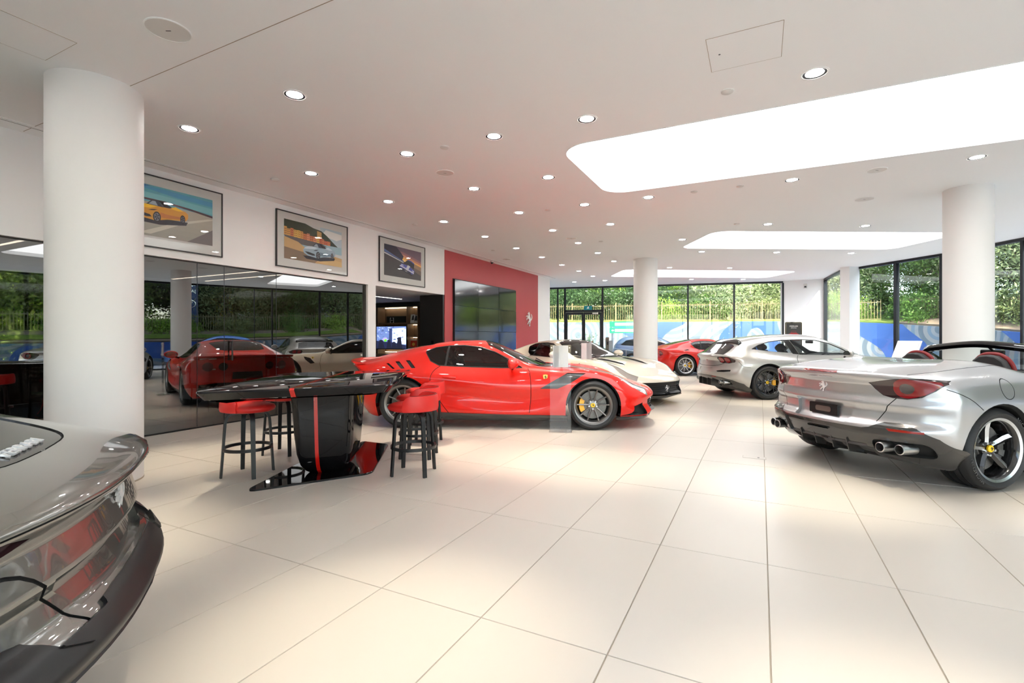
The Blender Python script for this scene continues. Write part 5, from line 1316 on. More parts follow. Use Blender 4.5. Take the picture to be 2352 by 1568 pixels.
for s in (-1, 1):
    ends = [(.985, .9006), (1.001, .893), (1.004, .886), (.955, .828), (.90, .816)]
    vs = []
    for d, z in ends:
        for q in (-.018, .018):
            p = c0 + e2 * (s * d) + e1 * q; vs.append((p.x, p.y, z - .0008 if z < .86 else z))
    ms.add(vs, [(2 * i, 2 * i + 1, 2 * i + 3, 2 * i + 2) for i in range(len(ends) - 1)])
ms.build('edge_stripe', 'stripe_red', tb)
def ped(k1, k2, z, r=.10, sh=0.0):
    cc = e2 * sh; P = [cc - e1 * k1 - e2 * k2, cc + e1 * k1 - e2 * k2, cc + e1 * k1 + e2 * k2, cc - e1 * k1 + e2 * k2]
    return r3(round_poly([tuple(p) for p in P], r, 6), z)
PR = [(.30, .35, .81), (.285, .335, .78), (.275, .32, .60), (.265, .305, .40), (.25, .285, .22), (.225, .255, .11), (.19, .215, .045), (.16, .18, .018)]
mb = MB(); loft(mb, [ped(a, b, z, .09) for a, b, z in PR][::-1]); mb.build('pedestal', 'black_gloss', tb, smooth=50)
for s in (-1, 1):
    sp = MB(); vs = []
    for a, b, z in PR:
        for q in (-.016, .016):
            p = e1 * (-.055 + q) + e2 * (s * (b + .0012)); vs.append((p.x, p.y, z))
    sp.add(vs, [(2 * i, 2 * i + 1, 2 * i + 3, 2 * i + 2) for i in range(len(PR) - 1)]); sp.build('pedestal_stripe', 'stripe_red', tb)
plate = round_poly(rel([(-3.86, 2.66), (-3.30, 3.58), (-4.0, 4.62), (-4.40, 4.62), (-4.24, 3.55)]), [.12, .10, .05, .06, .2], 6)
mb = MB(); loft(mb, [r3(plate, 0.0), r3(plate, .012), r3(offset_poly(plate, .004), .018)]); mb.build('base_plate', 'black_gloss', tb, smooth=30)
def stool_master():
    t = thing('bar_stool', 'x', 'stool')
    prof = [(0, .60), (.175, .60), (.205, .612), (.215, .635), (.205, .658), (.17, .672), (.10, .678), (0, .679)]
    mb = MB(); mb.lathe(prof, 40); mb.v = [(x * (1.16 if x < 0 else 1), y, z) for x, y, z in mb.v]; mb.build('seat', 'red_leather', t, smooth=60)
    # low wrap-round back: outwards is +x
    bk = MB(); n = 36; vs = []
    for i in range(n + 1):
        a = R(-98 + 196 * i / n); f = min(1, (1 - abs(2 * i / n - 1)) * 6); hgt = .035 + .055 * f ** .6
        for r, z in ((.208, .605), (.232, .612), (.238, .64), (.236, .655 + hgt * .75), (.228, .667 + hgt), (.205, .668 + hgt), (.196, .65 + hgt * .7), (.194, .64)):
            vs.append((r * math.cos(a), r * math.sin(a), z))
    bk.add(vs, [(i * 8 + q, i * 8 + (q + 1) % 8, i * 8 + 8 + (q + 1) % 8, i * 8 + 8 + q) for i in range(n) for q in range(8)] + [tuple(range(8)), tuple(n * 8 + q for q in range(8))]); bk.build('backrest', 'red_leather', t, smooth=55)
    pc = MB(); pc.tube([(.2165 * math.cos(R(-96 + 192 * i / 30)), .2165 * math.sin(R(-96 + 192 * i / 30)), .669 + .035 + .055 * min(1, (1 - abs(2 * i / 30 - 1)) * 6) ** .6) for i in range(31)], .003, 5); pc.build('seam_piping', 'dark_red_leather', t)
    for k in range(4):
        a = R(45 + 90 * k); c, s = math.cos(a), math.sin(a); lg = MB()
        path = catmull([(.03, .592), (.10, .59), (.155, .575), (.185, .53), (.195, .45), (.212, .2), (.226, 0)], 4); vs = []
        for i, (r, z) in enumerate(path):
            p, q = path[max(i - 1, 0)], path[min(i + 1, len(path) - 1)]; dr, dz = q[0] - p[0], q[1] - p[1]; L = math.hypot(dr, dz); nr, nz = -dz / L, dr / L
            w, h = .023 - .006 * i / len(path), .010
            for sg, tg in ((1, -1), (1, 1), (-1, 1), (-1, -1)):
                rr_, zz = r + nr * h * sg, z + nz * h * sg; vs.append((rr_ * c - tg * w * s, rr_ * s + tg * w * c, max(0, zz)))
        m = len(path); lg.add(vs, [(i * 4 + q, i * 4 + (q + 1) % 4, i * 4 + 4 + (q + 1) % 4, i * 4 + 4 + q) for i in range(m - 1) for q in range(4)] + [(0, 1, 2, 3), tuple(4 * (m - 1) + q for q in range(4))]); lg.build('leg', 'black_metal', t, smooth=40)
    fr = MB(); fr.lathe([(.197, .245), (.217, .245), (.217, .272), (.197, .272), (.197, .245)], 48); fr.build('foot_ring', 'black_metal', t, smooth=30)
    hub = MB(); hub.lathe([(0, .575), (.07, .575), (.08, .60), (0, .60)], 20); hub.build('swivel_hub', 'black_metal', t)
    return t
s0 = stool_master()
STOOLS = [(-4.36, 3.05, 202, 'red leather bar stool standing alone at the near left of the black table'), (-4.80, 3.80, 200, 'red bar stool half hidden behind the black table pedestal'), (-2.98, 3.80, 20, 'nearest of the three red bar stools on the right of the table'), (-3.35, 4.36, 22, 'middle one of the three red bar stools beside the red coupe'), (-3.70, 4.96, 25, 'farthest of the three red bar stools, closest to the red coupe')]
for i, (x, y, a, lab) in enumerate(STOOLS):
    o = s0 if i == 0 else copy_tree(s0)
    o.location = (x, y, 0); o.rotation_euler = (0, 0, R(a)); o['label'] = lab; o['group'] = 'red bar stools around the table'

# ================================================================== STANDS
def acrylic_stand(x, y, rz, w, h, sheet, lab, lean=0.0):
    t = thing('acrylic_stand', lab, 'display stand', (x, y, 0), rz, 'clear acrylic information stands')
    MB().box(-w / 2, w / 2, -.004 + lean, .004 + lean, .012, h).build('panel', 'acrylic', t)
    MB().box(-w / 2 - .012, w / 2 + .012, -.11, .11, 0, .012).build('base', 'acrylic', t, bevel=.003)
    for k in (-.3, 0, .3): MB().box(w * k - .003, w * k + .003, -.10, -.004, .012, .06).build('gusset', 'acrylic', t)
    z1 = h - .01; MB().box(-sheet[0] / 2, sheet[0] / 2, -.012, -.010, z1 - sheet[1], z1).build('paper_sheet', 'white_sheet', t)
    MB().box(-sheet[0] / 2 - .03, sheet[0] / 2 + .03, -.018, -.012, z1 - sheet[1] - .02, z1 + .005).build('front_cover', 'acrylic', t)
    for sx in (-1, 1):
        for zz in (z1 - .03, z1 - sheet[1] + .02): MB().lathe([(0, -.026), (.008, -.026), (.008, -.010)], 10, axis='y', o=(sx * (sheet[0] / 2 + .018), 0, zz)).build('standoff', 'chrome', t)
    return t
acrylic_stand(-2.47, 6.38, R(20), .29, 1.20, (.21, .30), 'clear acrylic stand with a white sheet in front of the red coupe')
acrylic_stand(-2.85, 8.66, R(45), .27, 1.21, (.21, .30), 'clear acrylic stand beside the cream white coupe')
t = thing('info_lectern', 'pale metal information lectern with a sloping top by the right windows', 'lectern', (3.15, 14.9, 0), R(62))
mb = MB(); mb.prism([(-.16, .0), (.16, .0), (.16, .012), (-.16, .012)], -.24, .24, fn=lambda a, b, z: (a, z, b)); mb.build('foot', 'lectern_metal', t)
MB().box(.06, .10, -.20, .20, .012, .90).build('upright', 'lectern_metal', t)
mb = MB(); mb.prism([(-.22, .80), (-.20, .78), (.24, 1.20), (.22, 1.22)], -.24, .24, fn=lambda a, b, z: (a, z, b)); mb.build('sloping_top', 'lectern_metal', t)
mb = MB(); mb.prism([(-.19, .835), (-.192, .832), (.205, 1.212), (.203, 1.214)], -.20, .20, fn=lambda a, b, z: (a - .004, z, b + .004)); mb.build('info_panel', 'white_sheet', t)
t = thing('poster_totem', 'black freestanding poster showing a red car before the far white wall', 'poster', (1.02, 19.6, 0), R(8))
MB().prism(rrect(-.26, .26, .62, 1.84, .05, 5), -.02, .02, fn=lambda a, b, z: (a, z, b)).build('poster_frame', 'black_gloss', t)
MB().box(-.03, .03, -.02, .02, 0.015, .64).build('post', 'black_metal', t); MB().box(-.24, .24, -.16, .16, 0, .015).build('foot', 'black_metal', t)
car_front = [((150, 16, 28), [(.14, .16), (.86, .16), (.90, .24), (.84, .30), (.70, .33), (.62, .38), (.38, .38), (.30, .33), (.16, .30), (.10, .24)]), ((40, 40, 46), [(.33, .34), (.67, .34), (.61, .375), (.39, .375)]), ((230, 60, 70), [(.2, .27), (.8, .27), (.7, .30), (.3, .30)]), ((20, 16, 18), [(.3, .17), (.7, .17), (.66, .21), (.34, .21)]), ((240, 210, 210), [(.14, .25), (.24, .25), (.22, .27), (.15, .27)]), ((240, 210, 210), [(.86, .25), (.76, .25), (.78, .27), (.85, .27)])]
print_mesh('poster_print', t, [((34, 35, 38), [(.04, .02), (.96, .02), (.96, .98), (.04, .98)]), ((70, 72, 76), [(.04, .38), (.96, .38), (.96, .48), (.04, .44)])] + [(c, [(a, b * 1.25 + .28) for a, b in p]) for c, p in car_front], lambda u, v, h: (-.24 + .48 * u, -.0215 - h, .64 + 1.18 * v))
text('poster_title', 'FERRARI', .07, 'white_sheet', t, (0, -.028, 1.69), (R(90), 0, 0), .001)
text('poster_subtitle', 'APPROVED', .035, 'white_sheet', t, (0, -.028, 1.63), (R(90), 0, 0), .001)
t = thing('floor_box', 'small square flush floor outlet cover near the convertible', 'floor outlet', (-.06, 5.95, 0.0), 0)
MB().box(-.11, .11, -.055, .055, 0, .0015).build('cover', 'tile', t); g = MB(); g.box(-.113, .113, -.058, -.055, 0, .0012); g.box(-.113, .113, .055, .058, 0, .0012); g.box(-.113, -.11, -.055, .055, 0, .0012); g.box(.11, .113, -.055, .055, 0, .0012); g.build('gap', 'grout', t); MB().box(.03, .05, -.01, .01, .0015, .003).build('finger_pull', 'black_metal', t)

# ================================================================== PICTURES ON THE WALL
def framed(y0, polys, lab):
    L, H_ = 1.58, .955; z0 = 2.492
    t = thing('framed_picture', lab, 'picture', (WX, y0, z0), group='framed car photographs above the glass')
    f = MB(); fw, dp = .016, .035
    f.box(.004, dp, 0, L, 0, fw); f.box(.004, dp, 0, L, H_ - fw, H_); f.box(.004, dp, 0, fw, fw, H_ - fw); f.box(.004, dp, L - fw, L, fw, H_ - fw); f.build('frame', 'frame_dark', t)
    MB().box(.004, .024, fw, L - fw, fw, H_ - fw).build('mat_board', 'mat_board', t)
    print_mesh('photo_print', t, polys, lambda u, v, h: (.0245 + h, .15 + u * (L - .30), .15 + v * (H_ - .285)))
    MB().box(.030, .031, fw, L - fw, fw, H_ - fw).build('glazing', 'picture_glass', t)
glass('picture_glass', (1, 1, 1), .35)
def bands(c0, c1, v0, v1, n, wob=0.0, seed=0):
    r = random.Random(seed); out = []
    for i in range(n):
        t = i / (n - 1); c = tuple(int(c0[k] + (c1[k] - c0[k]) * t) for k in range(3)); b = v0 + (v1 - v0) * i / n
        pts = [(0, b)] if i == 0 else [(0, b + wob * r.uniform(-1, 1))]
        xs = [k / 8 for k in range(9)]
        low = [(x, b + (wob * r.uniform(-1, 1) if i else 0)) for x in xs]
        out.append((c, low + [(1, v1), (0, v1)]))
    return out
def ell(cx, cy, rx, ry, n=20, rot=0.0): return [(cx + rx * math.cos(2 * PI * k / n) * math.cos(rot) - ry * math.sin(2 * PI * k / n) * math.sin(rot), cy + rx * math.cos(2 * PI * k / n) * math.sin(rot) + ry * math.sin(2 * PI * k / n) * math.cos(rot)) for k in range(n)]
def tr(polys, ox, oy, sx, sy, rot=0.0):
    c, s = math.cos(rot), math.sin(rot); return [(col, [(ox + sx * (x * c - y * s), oy + sy * (x * s + y * c)) for x, y in p]) for col, p in polys]
def car_sketch(body, hi, lo, open_top=True):
    """three-quarter front view, nose to the left, box 0..1 by 0..0.5"""
    p = [((34, 32, 44), [(.0, .05), (.1, -.02), (.5, -.03), (.95, .05), (.98, .12), (.5, .10)])]
    p += [(body, [(.0, .20), (.03, .12), (.14, .07), (.40, .04), (.52, .07), (.62, .10), (.80, .12), (.94, .14), (.985, .20), (.985, .29), (.93, .335), (.80, .345), (.66, .34), (.40, .345), (.16, .32), (.05, .27)])]
    p += [(hi, [(.03, .24), (.12, .245), (.34, .27), (.46, .33), (.38, .345), (.16, .325), (.06, .275)]), (lo, [(.50, .12), (.62, .12), (.84, .16), (.84, .20), (.62, .20), (.50, .22)])]
    p += [((28, 30, 38), [(.05, .17), (.14, .11), (.28, .09), (.36, .10), (.33, .14), (.16, .17)]), ((30, 30, 40), [(.30, .22), (.40, .235), (.46, .27), (.36, .25)])]
    p += [((50, 58, 72), [(.27, .335), (.36, .43), (.46, .445), (.56, .33)]), ((150, 165, 178), [(.31, .345), (.37, .415), (.42, .42), (.46, .34)]), ((26, 26, 34), [(.56, .335), (.47, .44), (.53, .445), (.70, .36), (.80, .34)]), (hi, [(.66, .335), (.76, .39), (.90, .33), (.80, .315)])]
    if not open_top: p += [(body, [(.34, .43), (.46, .47), (.60, .455), (.80, .35), (.70, .36), (.53, .445)])]
    for cx, cy, rx, ry in ((.445, .115, .065, .105), (.885, .165, .045, .085)):
        p += [((16, 16, 20), ell(cx, cy, rx, ry)), ((120, 124, 132), ell(cx, cy, rx * .72, ry * .74)), ((40, 42, 48), ell(cx, cy, rx * .60, ry * .62))]
        for k in range(5):
            a = 2 * PI * k / 5; b = a + .22
            p.append(((170, 172, 178), [(cx, cy), (cx + rx * .66 * math.cos(a), cy + ry * .68 * math.sin(a)), (cx + rx * .66 * math.cos(b), cy + ry * .68 * math.sin(b))]))
    return p
full = [(0, 0), (1, 0), (1, 1), (0, 1)]
P1 = [((142, 142, 138), full)] + bands((150, 150, 146), (172, 172, 160), 0, .60, 6, .02, 3)[1:] + bands((110, 178, 190), (64, 148, 186), .62, 1.0, 8, .02, 5)
P1 = [((140, 140, 136), full)] + [((158 + 4 * k, 158 + 3 * k, 148 + 2 * k), [(0, .12 * k), (1, .10 * k), (1, .66), (0, .66)]) for k in range(5)] + [((92, 168, 184), [(0, .68), (1, .64), (1, 1), (0, 1)]), ((120, 190, 198), [(0, .74), (1, .68), (1, .80), (.5, .84), (0, .86)]), ((70, 150, 190), [(0, .88), (.3, .92), (.6, .86), (1, .84), (1, .94), (.5, .97), (0, .97)]), ((40, 110, 170), [(0, .90), (.25, .93), (.36, .985), (.2, .99), (0, .96)]), ((72, 50, 62), [(.0, .66), (.0, .71), (.55, .69), (.78, .655), (1, .60), (1, .645), (.75, .70), (.5, .735), (.0, .735)]), ((205, 204, 190), [(.25, .04), (.62, .36), (.95, .56), (1, .565), (1, .55), (.66, .33), (.36, .04)]), ((118, 112, 112), [(.72, 0), (1, .34), (1, 0)])] + tr(car_sketch((214, 150, 40), (246, 196, 24), (196, 120, 50)), .16, .28, .58, 1.0)
r_ = random.Random(4)
P2 = [((200, 206, 206), full), ((176, 200, 210), [(.6, .60), (1, .54), (1, 1), (.6, 1)]), ((228, 232, 230), [(.62, .80), (.9, .72), (1, .80), (1, .92), (.7, .96)]), ((46, 60, 44), [(0, .62), (0, 1), (.34, 1), (.48, .93), (.62, .90), (.72, .80), (.86, .62), (.95, .52), (.5, .52)]), ((150, 188, 200), [(0, .34), (1, .34), (1, .55), (.55, .54), (0, .60)]), ((96, 92, 92), [(.05, .44), (.5, .42), (.72, .50), (.6, .56), (.0, .60)])]
bx_ = 0.0
for k in range(15):
    wd = r_.uniform(.04, .062); c = r_.choice([(214, 160, 84), (222, 184, 90), (206, 120, 72), (230, 200, 120), (196, 98, 64), (224, 150, 110)]); hgt = .20 - .006 * k + r_.uniform(-.02, .03); b = .60 - .004 * k
    P2.append((c, [(bx_, b), (bx_ + wd, b), (bx_ + wd, b + hgt), (bx_, b + hgt)]))
    for q in range(2):
        for w in range(3): P2.append(((90, 66, 52), [(bx_ + wd * (.2 + .4 * q), b + .03 + .055 * w), (bx_ + wd * (.38 + .4 * q), b + .03 + .055 * w), (bx_ + wd * (.38 + .4 * q), b + .06 + .055 * w), (bx_ + wd * (.2 + .4 * q), b + .06 + .055 * w)]))
    bx_ += wd + .002
P2 += [((196, 160, 96), [(.54, .72), (.62, .70), (.62, .86), (.54, .88)]), ((196, 164, 112), [(0, 0), (1, 0), (1, .24), (.7, .30), (.34, .36), (.22, .48), (0, .56)]), ((128, 108, 84), [(0, 0), (.5, 0), (.62, .16), (.3, .24), (0, .30)]), ((208, 176, 118), [(.55, .02), (1, 0), (1, .14), (.8, .18)])] + tr(car_sketch((150, 176, 192), (196, 216, 226), (110, 134, 152)), .30, .10, .58, 1.0)
P3 = [((64, 62, 64), full), ((112, 90, 108), [(0, .70), (.25, 1), (1, 1), (1, .62), (.5, .70)])] + [(c, [(.12 + .1 * k, .86 - .07 * k), (.5, .86 - .08 * k), (1, .66 - .07 * k), (1, .48 - .05 * k), (.6, .60 - .05 * k)]) for k, c in enumerate([(150, 104, 110), (196, 130, 100), (232, 176, 96), (250, 214, 120)])] + [((90, 112, 168), [(0, .84), (.5, .58), (.5, .54), (0, .76)]), ((214, 216, 222), [(0, .74), (.5, .53), (.5, .505), (0, .70)]), ((40, 40, 60), [(0, 1), (.3, 1), (.5, .72), (.46, .58), (0, .84)]), ((150, 124, 96), [(.50, .54), (1, .30), (1, .46), (.66, .60)]), ((108, 92, 80), [(.62, .40), (1, .16), (1, .32), (.56, .52)])]
fc_ = [((22, 24, 34), [(.1, .0), (.9, .0), (.95, .08), (.5, .12), (.05, .08)]), ((64, 76, 170), [(.04, .22), (.1, .12), (.5, .08), (.9, .12), (.96, .22), (.92, .42), (.5, .50), (.08, .42)]), ((206, 210, 222), [(.02, .20), (.98, .20), (.92, .28), (.08, .28)]), ((206, 210, 222), [(.43, .08), (.57, .08), (.58, .52), (.42, .52)]), ((30, 32, 44), [(.16, .46), (.5, .54), (.84, .46), (.74, .78), (.5, .83), (.26, .78)]), ((64, 76, 170), [(.26, .78), (.5, .83), (.74, .78), (.70, .86), (.5, .89), (.3, .86)]), ((18, 18, 22), [(.16, .10), (.84, .10), (.76, .17), (.24, .17)]), ((220, 224, 230), [(.08, .30), (.22, .33), (.2, .37), (.08, .35)]), ((220, 224, 230), [(.92, .30), (.78, .33), (.8, .37), (.92, .35)])]
P3 += tr(fc_, .34, .30, .46, .52, R(-24))
framed(3.03, P1, 'framed photograph of a yellow open sports car, partly hidden by the thick column')
framed(5.523, P2, 'framed photograph of a pale blue convertible before a colourful harbour')
framed(7.997, P3, 'framed photograph of a blue and white sports car at sunset')

# ================================================================== RED WALL: VIDEO WALL AND EMBLEM
vw = thing('video_wall', 'dark three by three bank of display screens on the red wall', 'video wall', (WX + .012, 10.81, .79))
pw, ph = 3.62 / 3, 2.04 / 3
for i in range(3):
    for j_ in range(3):
        s = sub('screen', vw); s.location = (.05, (i + .5) * pw, (j_ + .5) * ph); s.rotation_euler = (0, R(random.uniform(-.35, .35)), R(random.uniform(-.35, .35)))
        MB().box(-.04, 0, -pw / 2 + .002, pw / 2 - .002, -ph / 2 + .002, ph / 2 - .002).build('bezel', 'black_plastic', s)
        MB().box(0, .002, -pw / 2 + .006, pw / 2 - .006, -ph / 2 + .006, ph / 2 - .006).build('screen_face', 'display_black', s)
MB().box(0, .012, -.02, 3.64, -.02, 2.06).build('mounting_back', 'black_metal', vw)
em = thing('horse_emblem', 'silver prancing horse emblem mounted on the red wall', 'emblem', (WX + .014, 15.46, 1.94))
horse('horse_plate', em, .50, lambda a, b, d: (.012 + d, a * 1.05, b), 'emblem_silver', .022)
for q in (-.1, .1): MB().tube([(0, .02, q), (.013, .02, q)], .008, 8).build('standoff', 'brushed', em)

# ================================================================== LOUNGE
LK = 1.138   # the lounge joinery is built at catalogue size and fitted to the wall by this factor
sh = thing('shelf_wall', 'taupe wooden shelf wall with warm strip lighting in the lounge', 'shelving', (0, 12.5, 1.3 * (1 - LK)))
sh.scale = (LK, 1.15, LK)
MB().box(-11.6, -7.95, -.03, 0, .16, 2.26).build('back_panel', 'wood_taupe', sh)
MB().box(-11.6, -7.95, -.34, -.03, 2.14, 2.26).build('top_fascia', 'black_panel', sh)
for x in (-9.75, -9.62, -8.58, -8.22, -7.97): MB().box(x - .015, x + .015, -.33, -.03, .85, 2.14).build('divider', 'wood_taupe', sh)
for z in (1.68, 1.33, 1.03): MB().box(-8.565, -8.235, -.32, -.03, z - .012, z + .012).build('shelf', 'wood_taupe', sh)
for z in (1.68, 1.33, 1.03): MB().box(-10.2, -9.765, -.32, -.03, z - .012, z + .012).build('shelf', 'wood_taupe', sh)
MB().box(-9.605, -8.595, -.30, -.03, 1.68, 1.71).build('shelf', 'wood_taupe', sh)
MB().box(-11.6, -7.95, -.42, -.03, .80, .85).build('counter', 'wood_taupe', sh); MB().box(-11.6, -7.95, -.40, -.03, .16, .80).build('base_cabinet', 'wood_taupe', sh)
for x0, x1, z in ((-9.55, -8.62, 2.13), (-8.55, -8.25, 2.13), (-8.55, -8.25, 1.655), (-8.55, -8.25, 1.305), (-10.1, -9.78, 2.13), (-10.1, -9.78, 1.655), (-10.1, -9.78, 1.3), (-9.55, -8.62, .90)): MB().box(x0, x1, -.10, -.08, z - .008, z).build('strip_light', 'shelf_glow', sh)
tv = thing('television', 'flat television showing a blue crowded scene on the lounge shelves', 'television', (-9.10 * LK, 12.08, 1.30), 0)
tv.scale = (LK, 1, LK)
MB().box(-.54, .54, 0, .04, -.325, .325).build('housing', 'black_plastic', tv)
r_ = random.Random(11); SP = [((90, 110, 160), full), ((176, 196, 240), [(.52, .2), (1, .2), (1, .95), (.52, .9)])]
for k in range(60):
    x, y = r_.random() * .95, .35 + r_.random() * .6; c = r_.choice([(60, 74, 120), (150, 170, 220), (40, 50, 90), (190, 206, 245), (110, 120, 170)]); SP.append((c, [(x, y), (min(1, x + r_.uniform(.01, .09)), y), (min(1, x + r_.uniform(.01, .08)), min(1, y + r_.uniform(.01, .06))), (x, min(1, y + r_.uniform(.02, .06)))]))
SP += [((44, 56, 96), [(.42, .2), (.54, .2), (.54, .92), (.44, .92)]), ((30, 34, 60), [(0, 0), (1, 0), (1, .16), (.85, .2), (.6, .28), (.4, .3), (.2, .32), (0, .36)])]
for cx, cy, s_ in ((.16, .30, .08), (.43, .34, .055), (.60, .24, .06), (.78, .44, .065)): SP += [((26, 28, 46), ell(cx, cy, s_, s_ * 1.25)), ((24, 26, 42), [(cx - s_ * 1.6, 0), (cx + s_ * 1.6, 0), (cx + s_ * .9, cy - s_ * .6), (cx - s_ * .9, cy - s_ * .6)])]
SP += [((150, 140, 190), [(.18, .40), (.26, .50), (.36, .49), (.38, .42), (.28, .36)]), ((96, 190, 40), [(.25, .36), (.31, .44), (.37, .38), (.30, .30)])]
print_mesh('screen_image', tv, SP, lambda u, v, h: (-.52 + 1.04 * u, -.001 - h, -.305 + .61 * v), 'screen')
pl = thing('brand_plaque', 'black plaque with a pale bracket mark above the television', 'plaque', (-9.02 * LK, 12.2, 1.3 + .49 * LK)); pl.scale = (LK, 1, LK); MB().box(-.33, .33, 0, .03, -.10, .10).build('plaque_board', 'black_panel', pl)
text('plaque_mark', '[-]', .16, 'white_sheet', pl, (-.14, -.003, 0), (R(90), 0, 0), .001)
for (x, z, w_, h_, lab, mt, face) in ((-8.46, 1.692, .13, .24, 'white book standing on the upper lounge shelf', 'white_sheet', [((230, 230, 228), full), ((50, 50, 52), [(.3, .35), (.9, .35), (.8, .9), (.5, .85)])]), (-8.34, 1.692, .13, .22, 'grey photo book leaning on the upper lounge shelf', 'white_sheet', [((200, 200, 198), full), ((40, 40, 42), [(.1, .3), (.9, .3), (.7, .9), (.4, .95), (.2, .6)])]), (-8.42, 1.042, .20, .22, 'red magazine on the lower lounge shelf', 'red_wall', [((190, 60, 40), full), ((220, 210, 200), [(0, .8), (1, .8), (1, 1), (0, 1)]), ((230, 180, 90), ell(.5, .35, .25, .2))]), (-9.9, 1.042, .16, .26, 'pale book at the left end of the lounge shelves', 'white_sheet', [((222, 214, 200), full)])):
    bk = thing('book', lab, 'book', (x * LK, 12.2, 1.3 + (z - 1.3) * LK)); bk.scale = (LK, 1, LK); MB().box(-w_ / 2, w_ / 2, 0, .03, 0, h_).build('block', mt, bk, rot=(R(-8), 0, 0)); print_mesh('cover', bk, face, lambda u, v, h: (-w_ / 2 + w_ * u, -.002 - h + .14 * h_ * v, h_ * v), 'print')
# ================================================================== OFFICE FURNITURE
def office_chair(x, y, rz, lab, mtl='black_plastic'):
    t = thing('office_chair', lab, 'chair', (x, y, 0), rz, 'office chairs behind the glass')
    MB().box(-.22, .22, -.22, .22, .42, .48).build('seat', mtl, t, bevel=.02)
    b = MB(); rows, cols = 5, 13
    for i in range(cols + 1): yy = -.23 + .46 * i / cols; b.box(-.245, -.225, yy - .007, yy + .007, .66, .95)
    for j_ in range(rows + 1): zz = .66 + .29 * j_ / rows; b.box(-.243, -.227, -.237, .237, zz - .014, zz + .014)
    b.build('perforated_back', mtl, t)
    for sy in (-1, 1): MB().tube([(-.235, sy * .2, .70), (-.22, sy * .2, .46), (.0, sy * .2, .43)], .012, 8).build('back_post', 'black_metal', t)
    for sx in (-1, 1):
        for sy in (-1, 1): MB().tube([(sx * .19, sy * .2, .42), (sx * .22, sy * .22, 0)], .012, 8).build('leg', 'black_metal', t)
office_chair(-9.5, 3.45, R(160), 'black perforated office chair at the left edge behind the glass')
office_chair(-8.9, 5.3, R(40), 'black office chair behind the dark glass by the joint')
office_chair(-9.4, 6.9, R(200), 'red office chair behind the dark glass near its right end', 'red_leather')
def desk(x, y, rz, l, lab):
    t = thing('office_desk', lab, 'desk', (x, y, 0), rz, 'office desks'); MB().box(-l / 2, l / 2, -.35, .35, .71, .74).build('desk_top', 'wood_taupe', t, bevel=.004)
    for sx in (-1, 1): MB().box(sx * (l / 2 - .06) - .02, sx * (l / 2 - .06) + .02, -.32, .32, 0, .71).build('desk_leg', 'black_metal', t)
desk(-10.4, 4.6, R(90), 1.7, 'office desk behind the dark glass near the column'); desk(-10.3, 2.4, R(90), 1.6, 'office desk behind the glass at the left edge')
t = thing('filing_cabinet', 'pale low cabinet behind the dark glass', 'cabinet', (-10.6, 6.9, 0)); MB().box(-.5, .5, -.7, .7, 0, .95).build('carcass', 'white_paint', t)
for k in range(3): MB().box(.5, .515, -.69 + k * .46, -.24 + k * .46, .02, .93).build('cabinet_door', 'white_paint', t)
# ================================================================== OUTDOORS
gr = MB(); gr.prism([(-60, -30), (70, -30), (70, 90), (-60, 90)], -.30, -.14); struct(gr.build('ground', 'pale_concrete'), 'pale concrete ground outside, lightened to bounce daylight indoors', 'ground')
# mural on the retaining wall
m = bpy.data.materials.new('mural'); m.use_nodes = True; t = m.node_tree; p = t.nodes['Principled BSDF']; p.inputs['Roughness'].default_value = .8
uv = t.nodes.new('ShaderNodeUVMap'); uv.uv_map = 'along'
nz = t.nodes.new('ShaderNodeTexNoise'); nz.inputs['Scale'].default_value = .33; nz.inputs['Detail'].default_value = 0.0
vo = t.nodes.new('ShaderNodeTexVoronoi'); vo.voronoi_dimensions = '2D'; vo.inputs['Scale'].default_value = .30; vo.inputs['Randomness'].default_value = .9
wv = t.nodes.new('ShaderNodeMath'); wv.operation = 'MULTIPLY'; wv.inputs[1].default_value = 5.5
fr_ = t.nodes.new('ShaderNodeMath'); fr_.operation = 'FRACT'; t.links.new(vo.outputs['Distance'], wv.inputs[0]); t.links.new(wv.outputs[0], fr_.inputs[0])
r1 = t.nodes.new('ShaderNodeValToRGB'); r1.color_ramp.interpolation = 'CONSTANT'
for e, (pos, c) in zip(range(4), ((0, (82, 94, 102)), (.30, (122, 125, 127)), (.52, (92, 110, 124)), (.74, (126, 126, 124)))):
    el = r1.color_ramp.elements[e] if e < 2 else r1.color_ramp.elements.new(pos); el.position = pos; el.color = (*srgb(*c), 1)
r2 = t.nodes.new('ShaderNodeValToRGB'); r2.color_ramp.interpolation = 'CONSTANT'
for e, (pos, c) in zip(range(3), ((0, 0), (.535, 1), (.66, 0))):
    el = r2.color_ramp.elements[e] if e < 2 else r2.color_ramp.elements.new(pos); el.position = pos; el.color = (c, c, c, 1)
mx = t.nodes.new('ShaderNodeMix'); mx.data_type = 'RGBA'; mx.inputs[7].default_value = (*srgb(38, 74, 132), 1)
t.links.new(uv.outputs[0], nz.inputs['Vector']); t.links.new(uv.outputs[0], vo.inputs['Vector']); t.links.new(fr_.outputs[0], r1.inputs[0]); t.links.new(nz.outputs['Fac'], r2.inputs[0]); t.links.new(r2.outputs[0], mx.inputs[0]); t.links.new(r1.outputs[0], mx.inputs[6]); t.links.new(mx.outputs[2], p.inputs['Base Color'])
M['mural'] = m
WL = [(-16, 25.0, 2.2), (-9, 26.2, 2.15), (-4, 27.0, 2.12), (1, 27.8, 2.1), (4.2, 27.6, 2.0), (6.6, 26.0, 1.75), (8.6, 23.4, 1.45), (11.0, 19.2, 1.15), (14.0, 13.0, 1.05), (17, 6, 1.0), (19, -2, 1.0)]
WLs = catmull(WL, 5)
